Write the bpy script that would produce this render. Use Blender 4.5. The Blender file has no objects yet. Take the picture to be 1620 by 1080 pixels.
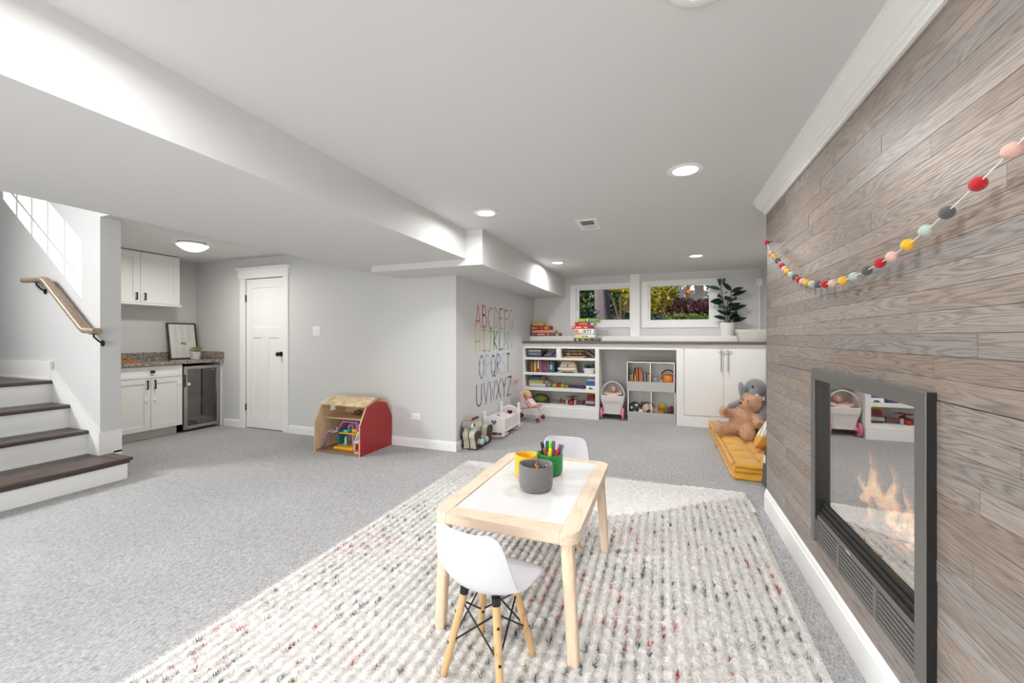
import bpy, bmesh, math, random
import numpy as np
from mathutils import Vector, Matrix, Euler
R = math.radians
random.seed(7)
rng = np.random.default_rng(11)
S = bpy.context.scene
COL = S.collection

# ------------------------------------------------------------------ camera
cam_d = bpy.data.cameras.new('camera')
cam_d.sensor_width = 36.0
cam_d.lens = 36.0 * 634.0 / 1620.0
cam_d.shift_y = -7.0 / 1620.0
cam_d.clip_start = 0.02
cam = bpy.data.objects.new('camera', cam_d)
cam.location = (0, 0, 1.22)
cam.rotation_euler = (R(90), 0, math.atan(238 / 634.0))
COL.objects.link(cam)
S.camera = cam

# ------------------------------------------------------------------ view, world, sun
S.view_settings.view_transform = 'Standard'
S.view_settings.look = 'None'
S.view_settings.gamma = 1.0
S.view_settings.use_curve_mapping = False
S.view_settings.exposure = 0.40
S.cycles.max_bounces = 10
S.cycles.diffuse_bounces = 6
S.cycles.glossy_bounces = 4
S.cycles.transparent_max_bounces = 12
S.cycles.sample_clamp_indirect = 6.0
S.cycles.caustics_reflective = False
S.cycles.caustics_refractive = False

world = bpy.data.worlds.new('world')
S.world = world
world.use_nodes = True
wn = world.node_tree
wn.nodes.clear()
wo = wn.nodes.new('ShaderNodeOutputWorld')
wb = wn.nodes.new('ShaderNodeBackground')
sky = wn.nodes.new('ShaderNodeTexSky')
sky.sky_type = 'NISHITA'
sky.sun_disc = False
sky.sun_elevation = R(30)
sky.sun_rotation = R(225)
wb.inputs['Strength'].default_value = 0.17
wn.links.new(sky.outputs[0], wb.inputs[0])
wn.links.new(wb.outputs[0], wo.inputs[0])

def light(name, kind, loc, direction, power, size=None, size_y=None, color=(1, 1, 1), parent=None, spread=None):
    d = bpy.data.lights.new(name, kind)
    d.energy = power
    d.color = color
    if kind == 'AREA':
        d.shape = 'RECTANGLE' if size_y else 'DISK'
        d.size = size
        if size_y:
            d.size_y = size_y
        if spread:
            d.spread = R(spread)
    o = bpy.data.objects.new(name, d)
    o.location = loc
    o.rotation_euler = Vector(direction).to_track_quat('-Z', 'Y').to_euler()
    COL.objects.link(o)
    if parent:
        o.parent = parent
        o.location = Vector(loc) - Vector(ORG[parent])
    return o

sun = light('sun', 'SUN', (-6, -6, 8), (1, 1, -0.74), 5.0, color=(1, .95, .88))
sun.data.angle = R(0.15)
# added fill lights in place of daylight: one hung in the stairwell,
# one behind the camera
light('stairwell_fill', 'AREA', (-7.2, -0.35, 3.3), (1, 0.16, -0.62), 95, 1.4, 1.3, (0.99, 0.995, 1.0), spread=95)
light('rear_fill', 'AREA', (-1.0, -2.55, 1.15), (0.0, 1, -0.02), 68, 2.6, 1.7, (0.985, 0.992, 1.0))

# ------------------------------------------------------------------ helpers
ORG = {}
def lin(c):
    c = c / 255.0
    return c / 12.92 if c <= 0.04045 else ((c + 0.055) / 1.055) ** 2.4
def rgb(r, g, b):
    return (lin(r), lin(g), lin(b), 1.0)

MATS = {}
def mat(name, col=None, rough=0.6, metal=0.0, bump=0.0, bscale=60.0, var=0.0, vscale=8.0, spec=0.5, emit=None, estr=0.0, sheen=0.0, stretch=None, coat=0.0):
    """principled material with optional noise colour variation and bump"""
    if name in MATS:
        return MATS[name]
    m = bpy.data.materials.new(name)
    m.use_nodes = True
    nt = m.node_tree
    p = nt.nodes['Principled BSDF']
    p.inputs['Base Color'].default_value = col
    p.inputs['Roughness'].default_value = rough
    p.inputs['Metallic'].default_value = metal
    p.inputs['Specular IOR Level'].default_value = spec
    if sheen:
        p.inputs['Sheen Weight'].default_value = sheen
    if coat:
        p.inputs['Coat Weight'].default_value = coat
        p.inputs['Coat Roughness'].default_value = 0.1
    if emit:
        p.inputs['Emission Color'].default_value = emit
        p.inputs['Emission Strength'].default_value = estr
    tc = None
    def coords():
        tc = nt.nodes.new('ShaderNodeTexCoord')
        mp = nt.nodes.new('ShaderNodeMapping')
        mp.inputs['Scale'].default_value = stretch or (1, 1, 1)
        nt.links.new(tc.outputs['Object'], mp.inputs[0])
        return mp.outputs[0]
    if var or bump:
        vec = coords()
    if var:
        n = nt.nodes.new('ShaderNodeTexNoise')
        n.inputs['Scale'].default_value = vscale
        n.inputs['Detail'].default_value = 5
        nt.links.new(vec, n.inputs['Vector'])
        mx = nt.nodes.new('ShaderNodeMix')
        mx.data_type = 'RGBA'
        mx.inputs[6].default_value = tuple(max(0, c * (1 - var)) for c in col[:3]) + (1,)
        mx.inputs[7].default_value = tuple(min(1, c * (1 + var)) for c in col[:3]) + (1,)
        nt.links.new(n.outputs[0], mx.inputs[0])
        nt.links.new(mx.outputs[2], p.inputs['Base Color'])
    if bump:
        n2 = nt.nodes.new('ShaderNodeTexNoise')
        n2.inputs['Scale'].default_value = bscale
        n2.inputs['Detail'].default_value = 3
        nt.links.new(vec, n2.inputs['Vector'])
        b = nt.nodes.new('ShaderNodeBump')
        b.inputs['Strength'].default_value = bump
        b.inputs['Distance'].default_value = 0.01
        nt.links.new(n2.outputs[0], b.inputs['Height'])
        nt.links.new(b.outputs[0], p.inputs['Normal'])
    MATS[name] = m
    return m

class MB:
    def __init__(s):
        s.v, s.f, s.mi, s.m = [], [], [], 0
    def add(s, vs, fs):
        b = len(s.v)
        s.v += [tuple(x) for x in vs]
        s.f += [tuple(b + i for i in f) for f in fs]
        s.mi += [s.m] * len(fs)
        return s
    def box(s, x0, y0, z0, x1, y1, z1):
        x0, x1 = min(x0, x1), max(x0, x1); y0, y1 = min(y0, y1), max(y0, y1); z0, z1 = min(z0, z1), max(z0, z1)
        return s.add([(x0,y0,z0),(x1,y0,z0),(x1,y1,z0),(x0,y1,z0),(x0,y0,z1),(x1,y0,z1),(x1,y1,z1),(x0,y1,z1)],
                     [(0,3,2,1),(4,5,6,7),(0,1,5,4),(1,2,6,5),(2,3,7,6),(3,0,4,7)])
    def rbox(s, x0, y0, z0, x1, y1, z1, r=0.005, seg=2):
        bm = bmesh.new()
        bmesh.ops.create_cube(bm, size=1)
        d = Vector((abs(x1-x0), abs(y1-y0), abs(z1-z0))); c = Vector(((x0+x1)/2, (y0+y1)/2, (z0+z1)/2))
        for v in bm.verts:
            v.co = Vector((v.co.x*d.x, v.co.y*d.y, v.co.z*d.z)) + c
        bmesh.ops.bevel(bm, geom=list(bm.edges), offset=min(r, min(d)*0.49), segments=seg, profile=0.5, affect='EDGES')
        bm.verts.index_update()
        s.add([v.co[:] for v in bm.verts], [[v.index for v in f.verts] for f in bm.faces])
        bm.free()
        return s
    def prism(s, pts, axis, a, b):
        """polygon pts in the plane of the two other axes (cyclic order), extruded from a to b along axis"""
        n = len(pts)
        def P(p, t):
            if axis == 'x': return (t, p[0], p[1])
            if axis == 'y': return (p[0], t, p[1])
            return (p[0], p[1], t)
        vs = [P(p, a) for p in pts] + [P(p, b) for p in pts]
        fs = [tuple(range(n))[::-1], tuple(range(n, 2*n))] + [(i, (i+1) % n, n+(i+1) % n, n+i) for i in range(n)]
        return s.add(vs, fs)
    def cyl(s, p0, p1, r0, r1=None, n=12):
        if r1 is None: r1 = r0
        p0, p1 = Vector(p0), Vector(p1)
        q = (p1 - p0).to_track_quat('Z', 'Y')
        vs = []
        for p, r in ((p0, r0), (p1, r1)):
            for i in range(n):
                a = 2*math.pi*i/n
                vs.append(p + q @ Vector((r*math.cos(a), r*math.sin(a), 0)))
        return s.add(vs, [tuple(range(n))[::-1], tuple(range(n, 2*n))] + [(i, (i+1) % n, n+(i+1) % n, n+i) for i in range(n)])
    def tube(s, pts, r, n=8, closed=False):
        pts = [Vector(p) for p in pts]
        m = len(pts)
        rs = r if isinstance(r, (list, tuple)) else [r]*m
        vs = []
        for k, p in enumerate(pts):
            a = pts[(k-1) % m] if (closed or k > 0) else p
            b = pts[(k+1) % m] if (closed or k < m-1) else p
            q = (b - a).to_track_quat('Z', 'Y')
            for i in range(n):
                t = 2*math.pi*i/n
                vs.append(p + q @ Vector((rs[k]*math.cos(t), rs[k]*math.sin(t), 0)))
        fs = []
        for k in range(m if closed else m-1):
            k2 = (k+1) % m
            for i in range(n):
                fs.append((k*n+i, k*n+(i+1) % n, k2*n+(i+1) % n, k2*n+i))
        if not closed:
            fs += [tuple(range(n))[::-1], tuple(range((m-1)*n, m*n))]
        return s.add(vs, fs)
    def ball(s, c, r, nu=14, nv=9, rot=None):
        if not isinstance(r, (list, tuple)): r = (r, r, r)
        c = Vector(c)
        M = Euler(rot).to_matrix() if rot else Matrix.Identity(3)
        vs = [c + M @ Vector((0, 0, -r[2]))]
        for j in range(1, nv):
            ph = -math.pi/2 + math.pi*j/nv
            for i in range(nu):
                th = 2*math.pi*i/nu
                vs.append(c + M @ Vector((r[0]*math.cos(ph)*math.cos(th), r[1]*math.cos(ph)*math.sin(th), r[2]*math.sin(ph))))
        vs.append(c + M @ Vector((0, 0, r[2])))
        fs = [(0, 1+(i+1) % nu, 1+i) for i in range(nu)]
        for j in range(nv-2):
            for i in range(nu):
                a = 1+j*nu
                fs.append((a+i, a+(i+1) % nu, a+nu+(i+1) % nu, a+nu+i))
        t = len(vs)-1; a = 1+(nv-2)*nu
        fs += [(a+i, a+(i+1) % nu, t) for i in range(nu)]
        return s.add(vs, fs)
    def lathe(s, prof, n=24, c=(0, 0, 0), cap=True):
        m = len(prof)
        vs = [(c[0]+r*math.cos(2*math.pi*i/n), c[1]+r*math.sin(2*math.pi*i/n), c[2]+z) for r, z in prof for i in range(n)]
        fs = [(k*n+i, k*n+(i+1) % n, (k+1)*n+(i+1) % n, (k+1)*n+i) for k in range(m-1) for i in range(n)]
        if cap:
            fs += [tuple(range(n))[::-1], tuple(range((m-1)*n, m*n))]
        return s.add(vs, fs)
    def xf(s, M, start=0):
        for i in range(start, len(s.v)):
            s.v[i] = tuple(M @ Vector(s.v[i]))
        return s
    def build(s, name, mats, parent=None, smooth=False, local=False, sharp=40):
        if not isinstance(mats, (list, tuple)): mats = [mats]
        V = np.array(s.v, dtype=float)
        if parent is None:
            lo, hi = V.min(0), V.max(0)
            org = np.array([(lo[0]+hi[0])/2, (lo[1]+hi[1])/2, lo[2]])
            V = V - org
        else:
            org = np.array(ORG[parent])
            if not local: V = V - org
        me = bpy.data.meshes.new(name)
        me.from_pydata(V.tolist(), [], s.f)
        for mt in mats: me.materials.append(mt)
        if len(mats) > 1: me.polygons.foreach_set('material_index', s.mi)
        if smooth:
            me.polygons.foreach_set('use_smooth', [True]*len(me.polygons))
            me.set_sharp_from_angle(angle=R(sharp))
        me.update()
        o = bpy.data.objects.new(name, me)
        COL.objects.link(o)
        if parent is None:
            o.location = org.tolist()
        else:
            o.parent = parent
        ORG[o] = tuple(org)
        return o

def tag(o, label=None, cat=None, group=None, kind=None):
    if label: o['label'] = label
    if cat: o['category'] = cat
    if group: o['group'] = group
    if kind: o['kind'] = kind
    return o
def thing(name, label, cat, loc=(0, 0, 0), rz=0.0, group=None, kind=None):
    o = bpy.data.objects.new(name, None)
    o.empty_display_size = 0.05
    COL.objects.link(o)
    o.location = loc
    o.rotation_euler = (0, 0, rz)
    ORG[o] = tuple(loc)
    return tag(o, label, cat, group, kind)
def struct(name, mb, m, parent=None, smooth=False):
    o = mb.build(name, m, parent, smooth)
    if parent is None: o['kind'] = 'structure'
    return o
def B(*a):
    return MB().box(*a)
def RB(*a, **k):
    return MB().rbox(*a, **k)

def blob(name, m, parent, balls, voxel=0.012, smooth=4, local=False):
    """one continuous soft body: overlapping ellipsoids fused by a voxel remesh and smoothed.
    an item is ('b', centre, radii, rot) or ('c', p0, p1, r0, r1) for a tapered limb"""
    mb = MB()
    for it in balls:
        if it[0] == 'b':
            mb.ball(it[1], it[2], 14, 10, it[3] if len(it) > 3 else None)
        else:
            p0, p1, r0, r1 = Vector(it[1]), Vector(it[2]), it[3], it[4]
            mb.cyl(p0, p1, r0, r1, 12).ball(p0, r0, 12, 8).ball(p1, r1, 12, 8)
    o = mb.build(name, m, parent, local=local)
    md = o.modifiers.new('remesh', 'REMESH'); md.mode = 'VOXEL'; md.voxel_size = voxel
    ms = o.modifiers.new('smooth', 'SMOOTH'); ms.iterations = smooth; ms.factor = 0.5
    dg = bpy.context.evaluated_depsgraph_get()
    me = bpy.data.meshes.new_from_object(o.evaluated_get(dg))
    me.name = name
    o.modifiers.clear()
    me.polygons.foreach_set('use_smooth', [True]*len(me.polygons))
    if len(me.materials) == 0: me.materials.append(m)
    o.data = me
    return o

def text_mesh(body, size, m, parent, M, depth=0.0008, name='lettering', bold=0.0):
    """lettering as a thin raised print; M places it (text in its XY plane)"""
    cu = bpy.data.curves.new('t', 'FONT')
    cu.body = body; cu.size = size; cu.extrude = depth; cu.align_x = 'CENTER'; cu.align_y = 'CENTER'
    cu.offset = bold
    cu.resolution_u = 3
    t = bpy.data.objects.new('t', cu)
    COL.objects.link(t)
    dg = bpy.context.evaluated_depsgraph_get()
    me = bpy.data.meshes.new_from_object(t.evaluated_get(dg))
    bpy.data.objects.remove(t)
    me.materials.clear(); me.materials.append(m)
    L = Vector(ORG[parent])
    for v in me.vertices: v.co = M @ v.co - L
    o = bpy.data.objects.new(name, me)
    COL.objects.link(o); o.parent = parent; ORG[o] = tuple(L)
    return o
def front_matrix(x, y, z):
    """text plane facing -Y"""
    return Matrix.Translation((x, y, z)) @ Matrix.Rotation(R(90), 4, 'X')

def balls(parent, name, m, items):
    for c, r in items:
        MB().ball(c, r, 12, 8).build(name, m, parent, True)

# ------------------------------------------------------------------ shared materials
WALL = mat('wall_paint', rgb(208, 208, 207), 0.75, bump=0.03, bscale=160, var=0.015, vscale=3)
CEIL = mat('ceiling_paint', rgb(214, 214, 213), 0.8, bump=0.03, bscale=160)
TRIM = mat('white_trim_paint', rgb(236, 236, 234), 0.4)
CAB = mat('white_cabinet_paint', rgb(232, 231, 228), 0.45)
BLACK = mat('black_metal', rgb(28, 27, 26), 0.4, 0.3)
BRONZE = mat('dark_bronze', rgb(52, 44, 38), 0.35, 0.7)
STEEL = mat('brushed_steel', rgb(178, 176, 172), 0.32, 0.9, bump=0.02, bscale=40, stretch=(1, 1, 20))
PLASTIC_W = mat('white_plastic', rgb(238, 238, 238), 0.4)
DARK = mat('soft_black', rgb(22, 21, 22), 0.6)

def wood(name, c1, c2, scale=(1, 1, 1), rough=0.5, freq=14.0, bump=0.05, rnd=False, contrast=(0.35, 0.7), spec=0.4):
    """wood grain: bands along the axis whose scale is small"""
    if name in MATS: return MATS[name]
    m = bpy.data.materials.new(name); m.use_nodes = True
    nt = m.node_tree; N = nt.nodes; L = nt.links
    p = N['Principled BSDF']
    p.inputs['Roughness'].default_value = rough
    p.inputs['Specular IOR Level'].default_value = spec
    g = N.new('ShaderNodeNewGeometry') if rnd else N.new('ShaderNodeTexCoord')
    src = g.outputs['Position'] if rnd else g.outputs['Object']
    mp = N.new('ShaderNodeMapping'); mp.inputs['Scale'].default_value = scale
    L.new(src, mp.inputs[0])
    vec = mp.outputs[0]
    if rnd:
        oi = N.new('ShaderNodeObjectInfo')
        ml = N.new('ShaderNodeMath'); ml.operation = 'MULTIPLY'; ml.inputs[1].default_value = 71.0
        L.new(oi.outputs['Random'], ml.inputs[0])
        ad = N.new('ShaderNodeVectorMath'); ad.operation = 'ADD'
        L.new(vec, ad.inputs[0]); L.new(ml.outputs[0], ad.inputs[1])
        vec = ad.outputs[0]
    n = N.new('ShaderNodeTexNoise'); n.inputs['Scale'].default_value = 1.0; n.inputs['Detail'].default_value = 1.5
    L.new(vec, n.inputs['Vector'])
    mu = N.new('ShaderNodeMath'); mu.operation = 'MULTIPLY'; mu.inputs[1].default_value = freq
    L.new(n.outputs[0], mu.inputs[0])
    fr = N.new('ShaderNodeMath'); fr.operation = 'PINGPONG'; fr.inputs[1].default_value = 0.5
    L.new(mu.outputs[0], fr.inputs[0])
    n2 = N.new('ShaderNodeTexNoise'); n2.inputs['Scale'].default_value = 14.0; n2.inputs['Detail'].default_value = 4
    L.new(vec, n2.inputs['Vector'])
    mm = N.new('ShaderNodeMath'); mm.operation = 'MULTIPLY_ADD'; mm.inputs[1].default_value = 1.2
    L.new(fr.outputs[0], mm.inputs[0])
    L.new(n2.outputs[0], mm.inputs[2])
    cr = N.new('ShaderNodeValToRGB')
    cr.color_ramp.elements[0].position = contrast[0]; cr.color_ramp.elements[0].color = c2
    cr.color_ramp.elements[1].position = contrast[1]; cr.color_ramp.elements[1].color = c1
    L.new(mm.outputs[0], cr.inputs[0])
    out = cr.outputs[0]
    if rnd:
        hv = N.new('ShaderNodeHueSaturation')
        mr = N.new('ShaderNodeMapRange'); mr.inputs['To Min'].default_value = 0.84; mr.inputs['To Max'].default_value = 1.14
        L.new(oi.outputs['Random'], mr.inputs[0]); L.new(mr.outputs[0], hv.inputs['Value'])
        m7 = N.new('ShaderNodeMath'); m7.operation = 'MULTIPLY'; m7.inputs[1].default_value = 7.31
        fr7 = N.new('ShaderNodeMath'); fr7.operation = 'FRACT'
        L.new(oi.outputs['Random'], m7.inputs[0]); L.new(m7.outputs[0], fr7.inputs[0])
        mr2 = N.new('ShaderNodeMapRange'); mr2.inputs['To Min'].default_value = 0.55; mr2.inputs['To Max'].default_value = 1.25
        L.new(fr7.outputs[0], mr2.inputs[0]); L.new(mr2.outputs[0], hv.inputs['Saturation'])
        L.new(out, hv.inputs['Color']); out = hv.outputs[0]
    L.new(out, p.inputs['Base Color'])
    b = N.new('ShaderNodeBump'); b.inputs['Strength'].default_value = bump; b.inputs['Distance'].default_value = 0.01
    L.new(mm.outputs[0], b.inputs['Height']); L.new(b.outputs[0], p.inputs['Normal'])
    MATS[name] = m
    return m

def carpet_material():
    m = bpy.data.materials.new('grey_carpet'); m.use_nodes = True
    nt = m.node_tree; N = nt.nodes; L = nt.links
    p = N['Principled BSDF']; p.inputs['Roughness'].default_value = 0.95
    p.inputs['Specular IOR Level'].default_value = 0.1
    p.inputs['Sheen Weight'].default_value = 0.15
    g = N.new('ShaderNodeNewGeometry')
    mp = N.new('ShaderNodeMapping'); mp.inputs['Scale'].default_value = (170, 60, 170)
    L.new(g.outputs['Position'], mp.inputs[0])
    n = N.new('ShaderNodeTexNoise'); n.inputs['Scale'].default_value = 1.0; n.inputs['Detail'].default_value = 4; n.inputs['Roughness'].default_value = 0.7
    L.new(mp.outputs[0], n.inputs['Vector'])
    mp3 = N.new('ShaderNodeMapping'); mp3.inputs['Scale'].default_value = (60, 17, 60)
    L.new(g.outputs['Position'], mp3.inputs[0])
    n3 = N.new('ShaderNodeTexNoise'); n3.inputs['Scale'].default_value = 1.0; n3.inputs['Detail'].default_value = 4
    L.new(mp3.outputs[0], n3.inputs['Vector'])
    mxn = N.new('ShaderNodeMix'); mxn.inputs[0].default_value = 0.25
    L.new(n.outputs[0], mxn.inputs[2]); L.new(n3.outputs[0], mxn.inputs[3])
    n2 = N.new('ShaderNodeTexNoise'); n2.inputs['Scale'].default_value = 1.6; n2.inputs['Detail'].default_value = 3
    L.new(g.outputs['Position'], n2.inputs['Vector'])
    cr = N.new('ShaderNodeValToRGB')
    cr.color_ramp.elements[0].position = 0.36; cr.color_ramp.elements[0].color = rgb(124, 123, 124)
    cr.color_ramp.elements[1].position = 0.63; cr.color_ramp.elements[1].color = rgb(200, 199, 199)
    L.new(mxn.outputs[0], cr.inputs[0])
    mx = N.new('ShaderNodeMix'); mx.data_type = 'RGBA'; mx.blend_type = 'MULTIPLY'; mx.inputs[0].default_value = 1
    cr2 = N.new('ShaderNodeValToRGB')
    cr2.color_ramp.elements[0].position = 0.3; cr2.color_ramp.elements[0].color = (0.88, 0.88, 0.88, 1)
    cr2.color_ramp.elements[1].position = 0.7; cr2.color_ramp.elements[1].color = (1, 1, 1, 1)
    L.new(n2.outputs[0], cr2.inputs[0])
    L.new(cr.outputs[0], mx.inputs[6]); L.new(cr2.outputs[0], mx.inputs[7])
    L.new(mx.outputs[2], p.inputs['Base Color'])
    b = N.new('ShaderNodeBump'); b.inputs['Strength'].default_value = 0.5; b.inputs['Distance'].default_value = 0.006
    L.new(n.outputs[0], b.inputs['Height']); L.new(b.outputs[0], p.inputs['Normal'])
    return m
CARPET = carpet_material()

# ================================================================== the room
GLASS = bpy.data.materials.new('window_glass'); GLASS.use_nodes = True
nt = GLASS.node_tree; nt.nodes.clear()
o_ = nt.nodes.new('ShaderNodeOutputMaterial'); mx = nt.nodes.new('ShaderNodeMixShader'); tr = nt.nodes.new('ShaderNodeBsdfTransparent'); gl = nt.nodes.new('ShaderNodeBsdfGlossy')
gl.inputs['Roughness'].default_value = 0.02; mx.inputs[0].default_value = 0.003
nt.links.new(tr.outputs[0], mx.inputs[1]); nt.links.new(gl.outputs[0], mx.inputs[2]); nt.links.new(mx.outputs[0], o_.inputs[0])
struct('floor', B(-7.7, -2.75, -0.1, 1.5, 6.75, 0.0), CARPET)
struct('ceiling', MB().box(-1.75, -2.75, 2.2, 1.5, 6.75, 2.3), CEIL)
struct('ceiling', B(-6.45, 2.165, 2.27, -2.99, 3.95, 2.4), CEIL).name = 'ceiling_alcove'
struct('soffit_long', B(-3.04, -2.75, 1.937, -1.69, 3.79, 2.45), CEIL).name = 'trim_1'
struct('soffit_low', MB().prism([(-2.76, 3.30), (-1.525, 3.30), (-1.525, 6.57), (-2.06, 6.57), (-2.06, 3.79), (-2.76, 3.79)], 'z', 1.877, 2.25), CEIL).name = 'trim_2'
# door wall with the door opening (x -5.26..-4.55, z 0..2.0)
w = MB(); w.box(-6.45, 3.79, 0, -5.26, 3.93, 2.45); w.box(-4.55, 3.79, 0, -2.06, 3.93, 2.45); w.box(-5.26, 3.79, 2.0, -4.55, 3.93, 2.45)
struct('wall_left', w, WALL)
struct('wall_alphabet', B(-2.2, 3.93, 0, -2.06, 6.57, 2.3), WALL)
# window wall
W1 = (-1.36, -0.44, 1.45, 2.04)
W2 = (-0.235, 0.71, 1.44, 2.05)
w = MB()
w.box(-2.2, 6.57, 0, 1.5, 6.75, 1.44); w.box(-2.2, 6.57, 2.05, 1.5, 6.75, 2.3)
w.box(-2.2, 6.57, 1.44, W1[0], 6.75, 2.05); w.box(W1[1], 6.57, 1.44, W2[0], 6.75, 2.05); w.box(W2[1], 6.57, 1.44, 1.5, 6.75, 2.05)
struct('wall_back', w, WALL)
struct('wall_nook', B(1.32, 3.28, 0, 1.5, 6.57, 2.2), WALL)
w = MB(); w.box(-3.2, -2.75, 0, -2.34, -2.62, 2.2); w.box(.34, -2.75, 0, 1.5, -2.62, 2.2); w.box(-2.34, -2.75, 2.05, .34, -2.62, 2.2)
struct('wall_front', w, WALL)
# added glazed door framing the fill light behind the camera
gd = thing('added_door', None, None, (-1.0, -2.68, 0), kind='structure')
for xa, xb in ((-2.34, -1.0), (-1.0, .34)):
    f = MB(); f.box(xa, -2.71, 0, xa+.08, -2.66, 2.05); f.box(xb-.08, -2.71, 0, xb, -2.66, 2.05); f.box(xa+.08, -2.71, 0, xb-.08, -2.66, .14); f.box(xa+.08, -2.71, 1.95, xb-.08, -2.66, 2.05)
    lf = f.build('added_door_leaf', TRIM, gd); B(xa+.08, -2.688, .14, xb-.08, -2.682, 1.95).build('pane', GLASS, lf)
w = MB(); w.box(-3.2, -2.75, 0, -3.04, -1.1, 2.4)
struct('wall_entry', w, WALL)
struct('wall_bar', B(-6.45, 2.165, 0, -6.27, 3.79, 2.4), WALL)
# the stair wall, its upper part reaching over the bar alcove
w = MB(); w.box(-7.6, 2.02, 0, -4.615, 2.165, 5.0); w.box(-4.615, 2.02, 2.275, -2.9, 2.165, 5.0)
struct('wall_stair', w, WALL)
# stairwell shell (upstairs, mostly out of sight): end wall with a gridded window, side walls and ceiling
WY0, WY1, WZ0, WZ1 = -0.60, 0.87, 3.49, 4.03
w = MB(); w.box(-7.53, -1.2, 0, -7.5, 2.165, WZ0); w.box(-7.53, -1.2, WZ1, -7.5, 2.165, 5.0)
w.box(-7.53, -1.2, WZ0, -7.5, WY0, WZ1); w.box(-7.53, WY1, WZ0, -7.5, 2.165, WZ1)
struct('wall_landing', w, WALL)
f = MB(); f.box(-7.5, -1.06, 2.62, -7.47, -.99, 3.4); f.box(-7.5, .30, 2.62, -7.47, .37, 3.4); f.box(-7.5, -.99, 2.62, -7.47, .30, 2.69); f.box(-7.5, -.99, 3.33, -7.47, .30, 3.4)
struct('added_window_frame', f, TRIM)  # added frame on the solid wall, dressing the stairwell fill light
g = MB()
for k in range(1, 5):
    y = WY0 + (WY1-WY0)*k/5
    g.box(-7.52, y-.009, WZ0, -7.51, y+.009, WZ1)
g.box(-7.52, WY0, 3.662, -7.51, WY1, 3.68)
struct('window_3', g, TRIM)
w = MB(); w.box(-7.7, -1.25, 0, -2.9, -1.1, 5.0)
struct('wall_stairside', w, WALL)
struct('wall_upper', B(-3.04, -1.25, 2.45, -2.9, 2.165, 5.0), WALL)
struct('ceiling_stairwell', B(-7.7, -1.25, 5.0, -2.9, 2.165, 5.1), CEIL)

# the bump-out that carries the plank wall, open at the firebox
FY0, FY1, FZ0, FZ1 = 1.445, 2.262, 0.262, 1.032
w = MB()
w.box(0.702, -2.75, 0, 1.32, FY0, 2.2); w.box(0.702, FY1, 0, 1.32, 3.28, 2.2)
w.box(0.702, FY0, 0, 1.32, FY1, FZ0); w.box(0.702, FY0, FZ1, 1.32, FY1, 2.2); w.box(1.15, FY0, FZ0, 1.32, FY1, FZ1)
wr = struct('wall_right', w, WALL)
PLANK = wood('weathered_oak', rgb(152, 140, 131), rgb(102, 91, 84), scale=(3, 1.5, 24), rough=0.42, freq=16.0, bump=0.12, rnd=True, contrast=(0.22, 0.95))
unit = MB().rbox(-0.5, -0.5, -0.5, 0.5, 0.5, 0.5, 0.0001, 1)
pm = bpy.data.meshes.new('plank')
u = B(-0.5, -0.5, -0.5, 0.5, 0.5, 0.5)
pm.from_pydata(u.v, [], u.f); pm.materials.append(PLANK)
prnd = random.Random(5)
RH = 0.0605
def add_plank(y0, y1, z0, z1):
    if y1 - y0 < 0.004 or z1 - z0 < 0.004: return
    o = bpy.data.objects.new('plank', pm)
    COL.objects.link(o); o.parent = wr
    t = 0.0115 + prnd.uniform(0, 0.0018)
    c = Vector((0.702 - t/2, (y0+y1)/2, (z0+z1)/2)) - Vector(ORG[wr])
    o.location = c
    o.scale = (t, (y1-y0) - 0.0009, (z1-z0) - 0.0010)
row = 0
z = 0.02
OY0, OY1, OZ0, OZ1 = 1.43, 2.28, 0.285, 1.05      # hidden behind the fireplace frame
while z < 2.2:
    z1 = min(z + RH, 2.2)
    y = 3.28
    first = True
    while y > 0.55:
        ln = prnd.choice((0.42, 0.55, 0.7, 0.85, 1.05, 1.25)) * prnd.uniform(0.85, 1.15)
        if first: ln *= prnd.uniform(0.25, 1.0); first = False
        y0 = max(y - ln, 0.5)
        if z1 <= OZ0 or z >= OZ1 or y <= OY0 or y0 >= OY1:
            add_plank(y0, y, z, z1)
        else:
            za, zb = z, z1
            if z < OZ0: add_plank(y0, y, z, OZ0); za = OZ0
            if z1 > OZ1: add_plank(y0, y, OZ1, z1); zb = OZ1
            if y > OY1: add_plank(OY1, y, za, zb)
            if y0 < OY0: add_plank(y0, OY0, za, zb)
        y = y0
    z = z1; row += 1
struct('end_cap', B(0.688, 3.279, 0, 0.702, 3.283, 2.2), mat('plank_edge', rgb(120, 112, 104), 0.6)).name = 'trim_3'

# crown moulding along the plank wall, returning round its end
prof = [(0.69, 2.085), (0.690, 2.2), (0.614, 2.2), (0.614, 2.188), (0.626, 2.186), (0.626, 2.178), (0.630, 2.166), (0.638, 2.150), (0.650, 2.134), (0.660, 2.124), (0.660, 2.117), (0.669, 2.115), (0.673, 2.108), (0.669, 2.101), (0.678, 2.098), (0.678, 2.085)]
def crown(mb, y0, y1):
    n = len(prof)
    vs = []
    for (x, zz) in prof: vs.append((x, y0, zz))
    for (x, zz) in prof: vs.append((x, y1 + (0.69 - x), zz))
    for (x, zz) in prof: vs.append((1.32, y1 + (0.69 - x), zz))
    fs = []
    for k in range(2):
        for i in range(n):
            fs.append((k*n+i, k*n+(i+1) % n, (k+1)*n+(i+1) % n, (k+1)*n+i))
    fs.append(tuple(range(n))[::-1])
    mb.add(vs, fs)
c = MB(); crown(c, -2.6, 3.285)
struct('trim_crown', c, TRIM).name = 'trim_4'

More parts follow.
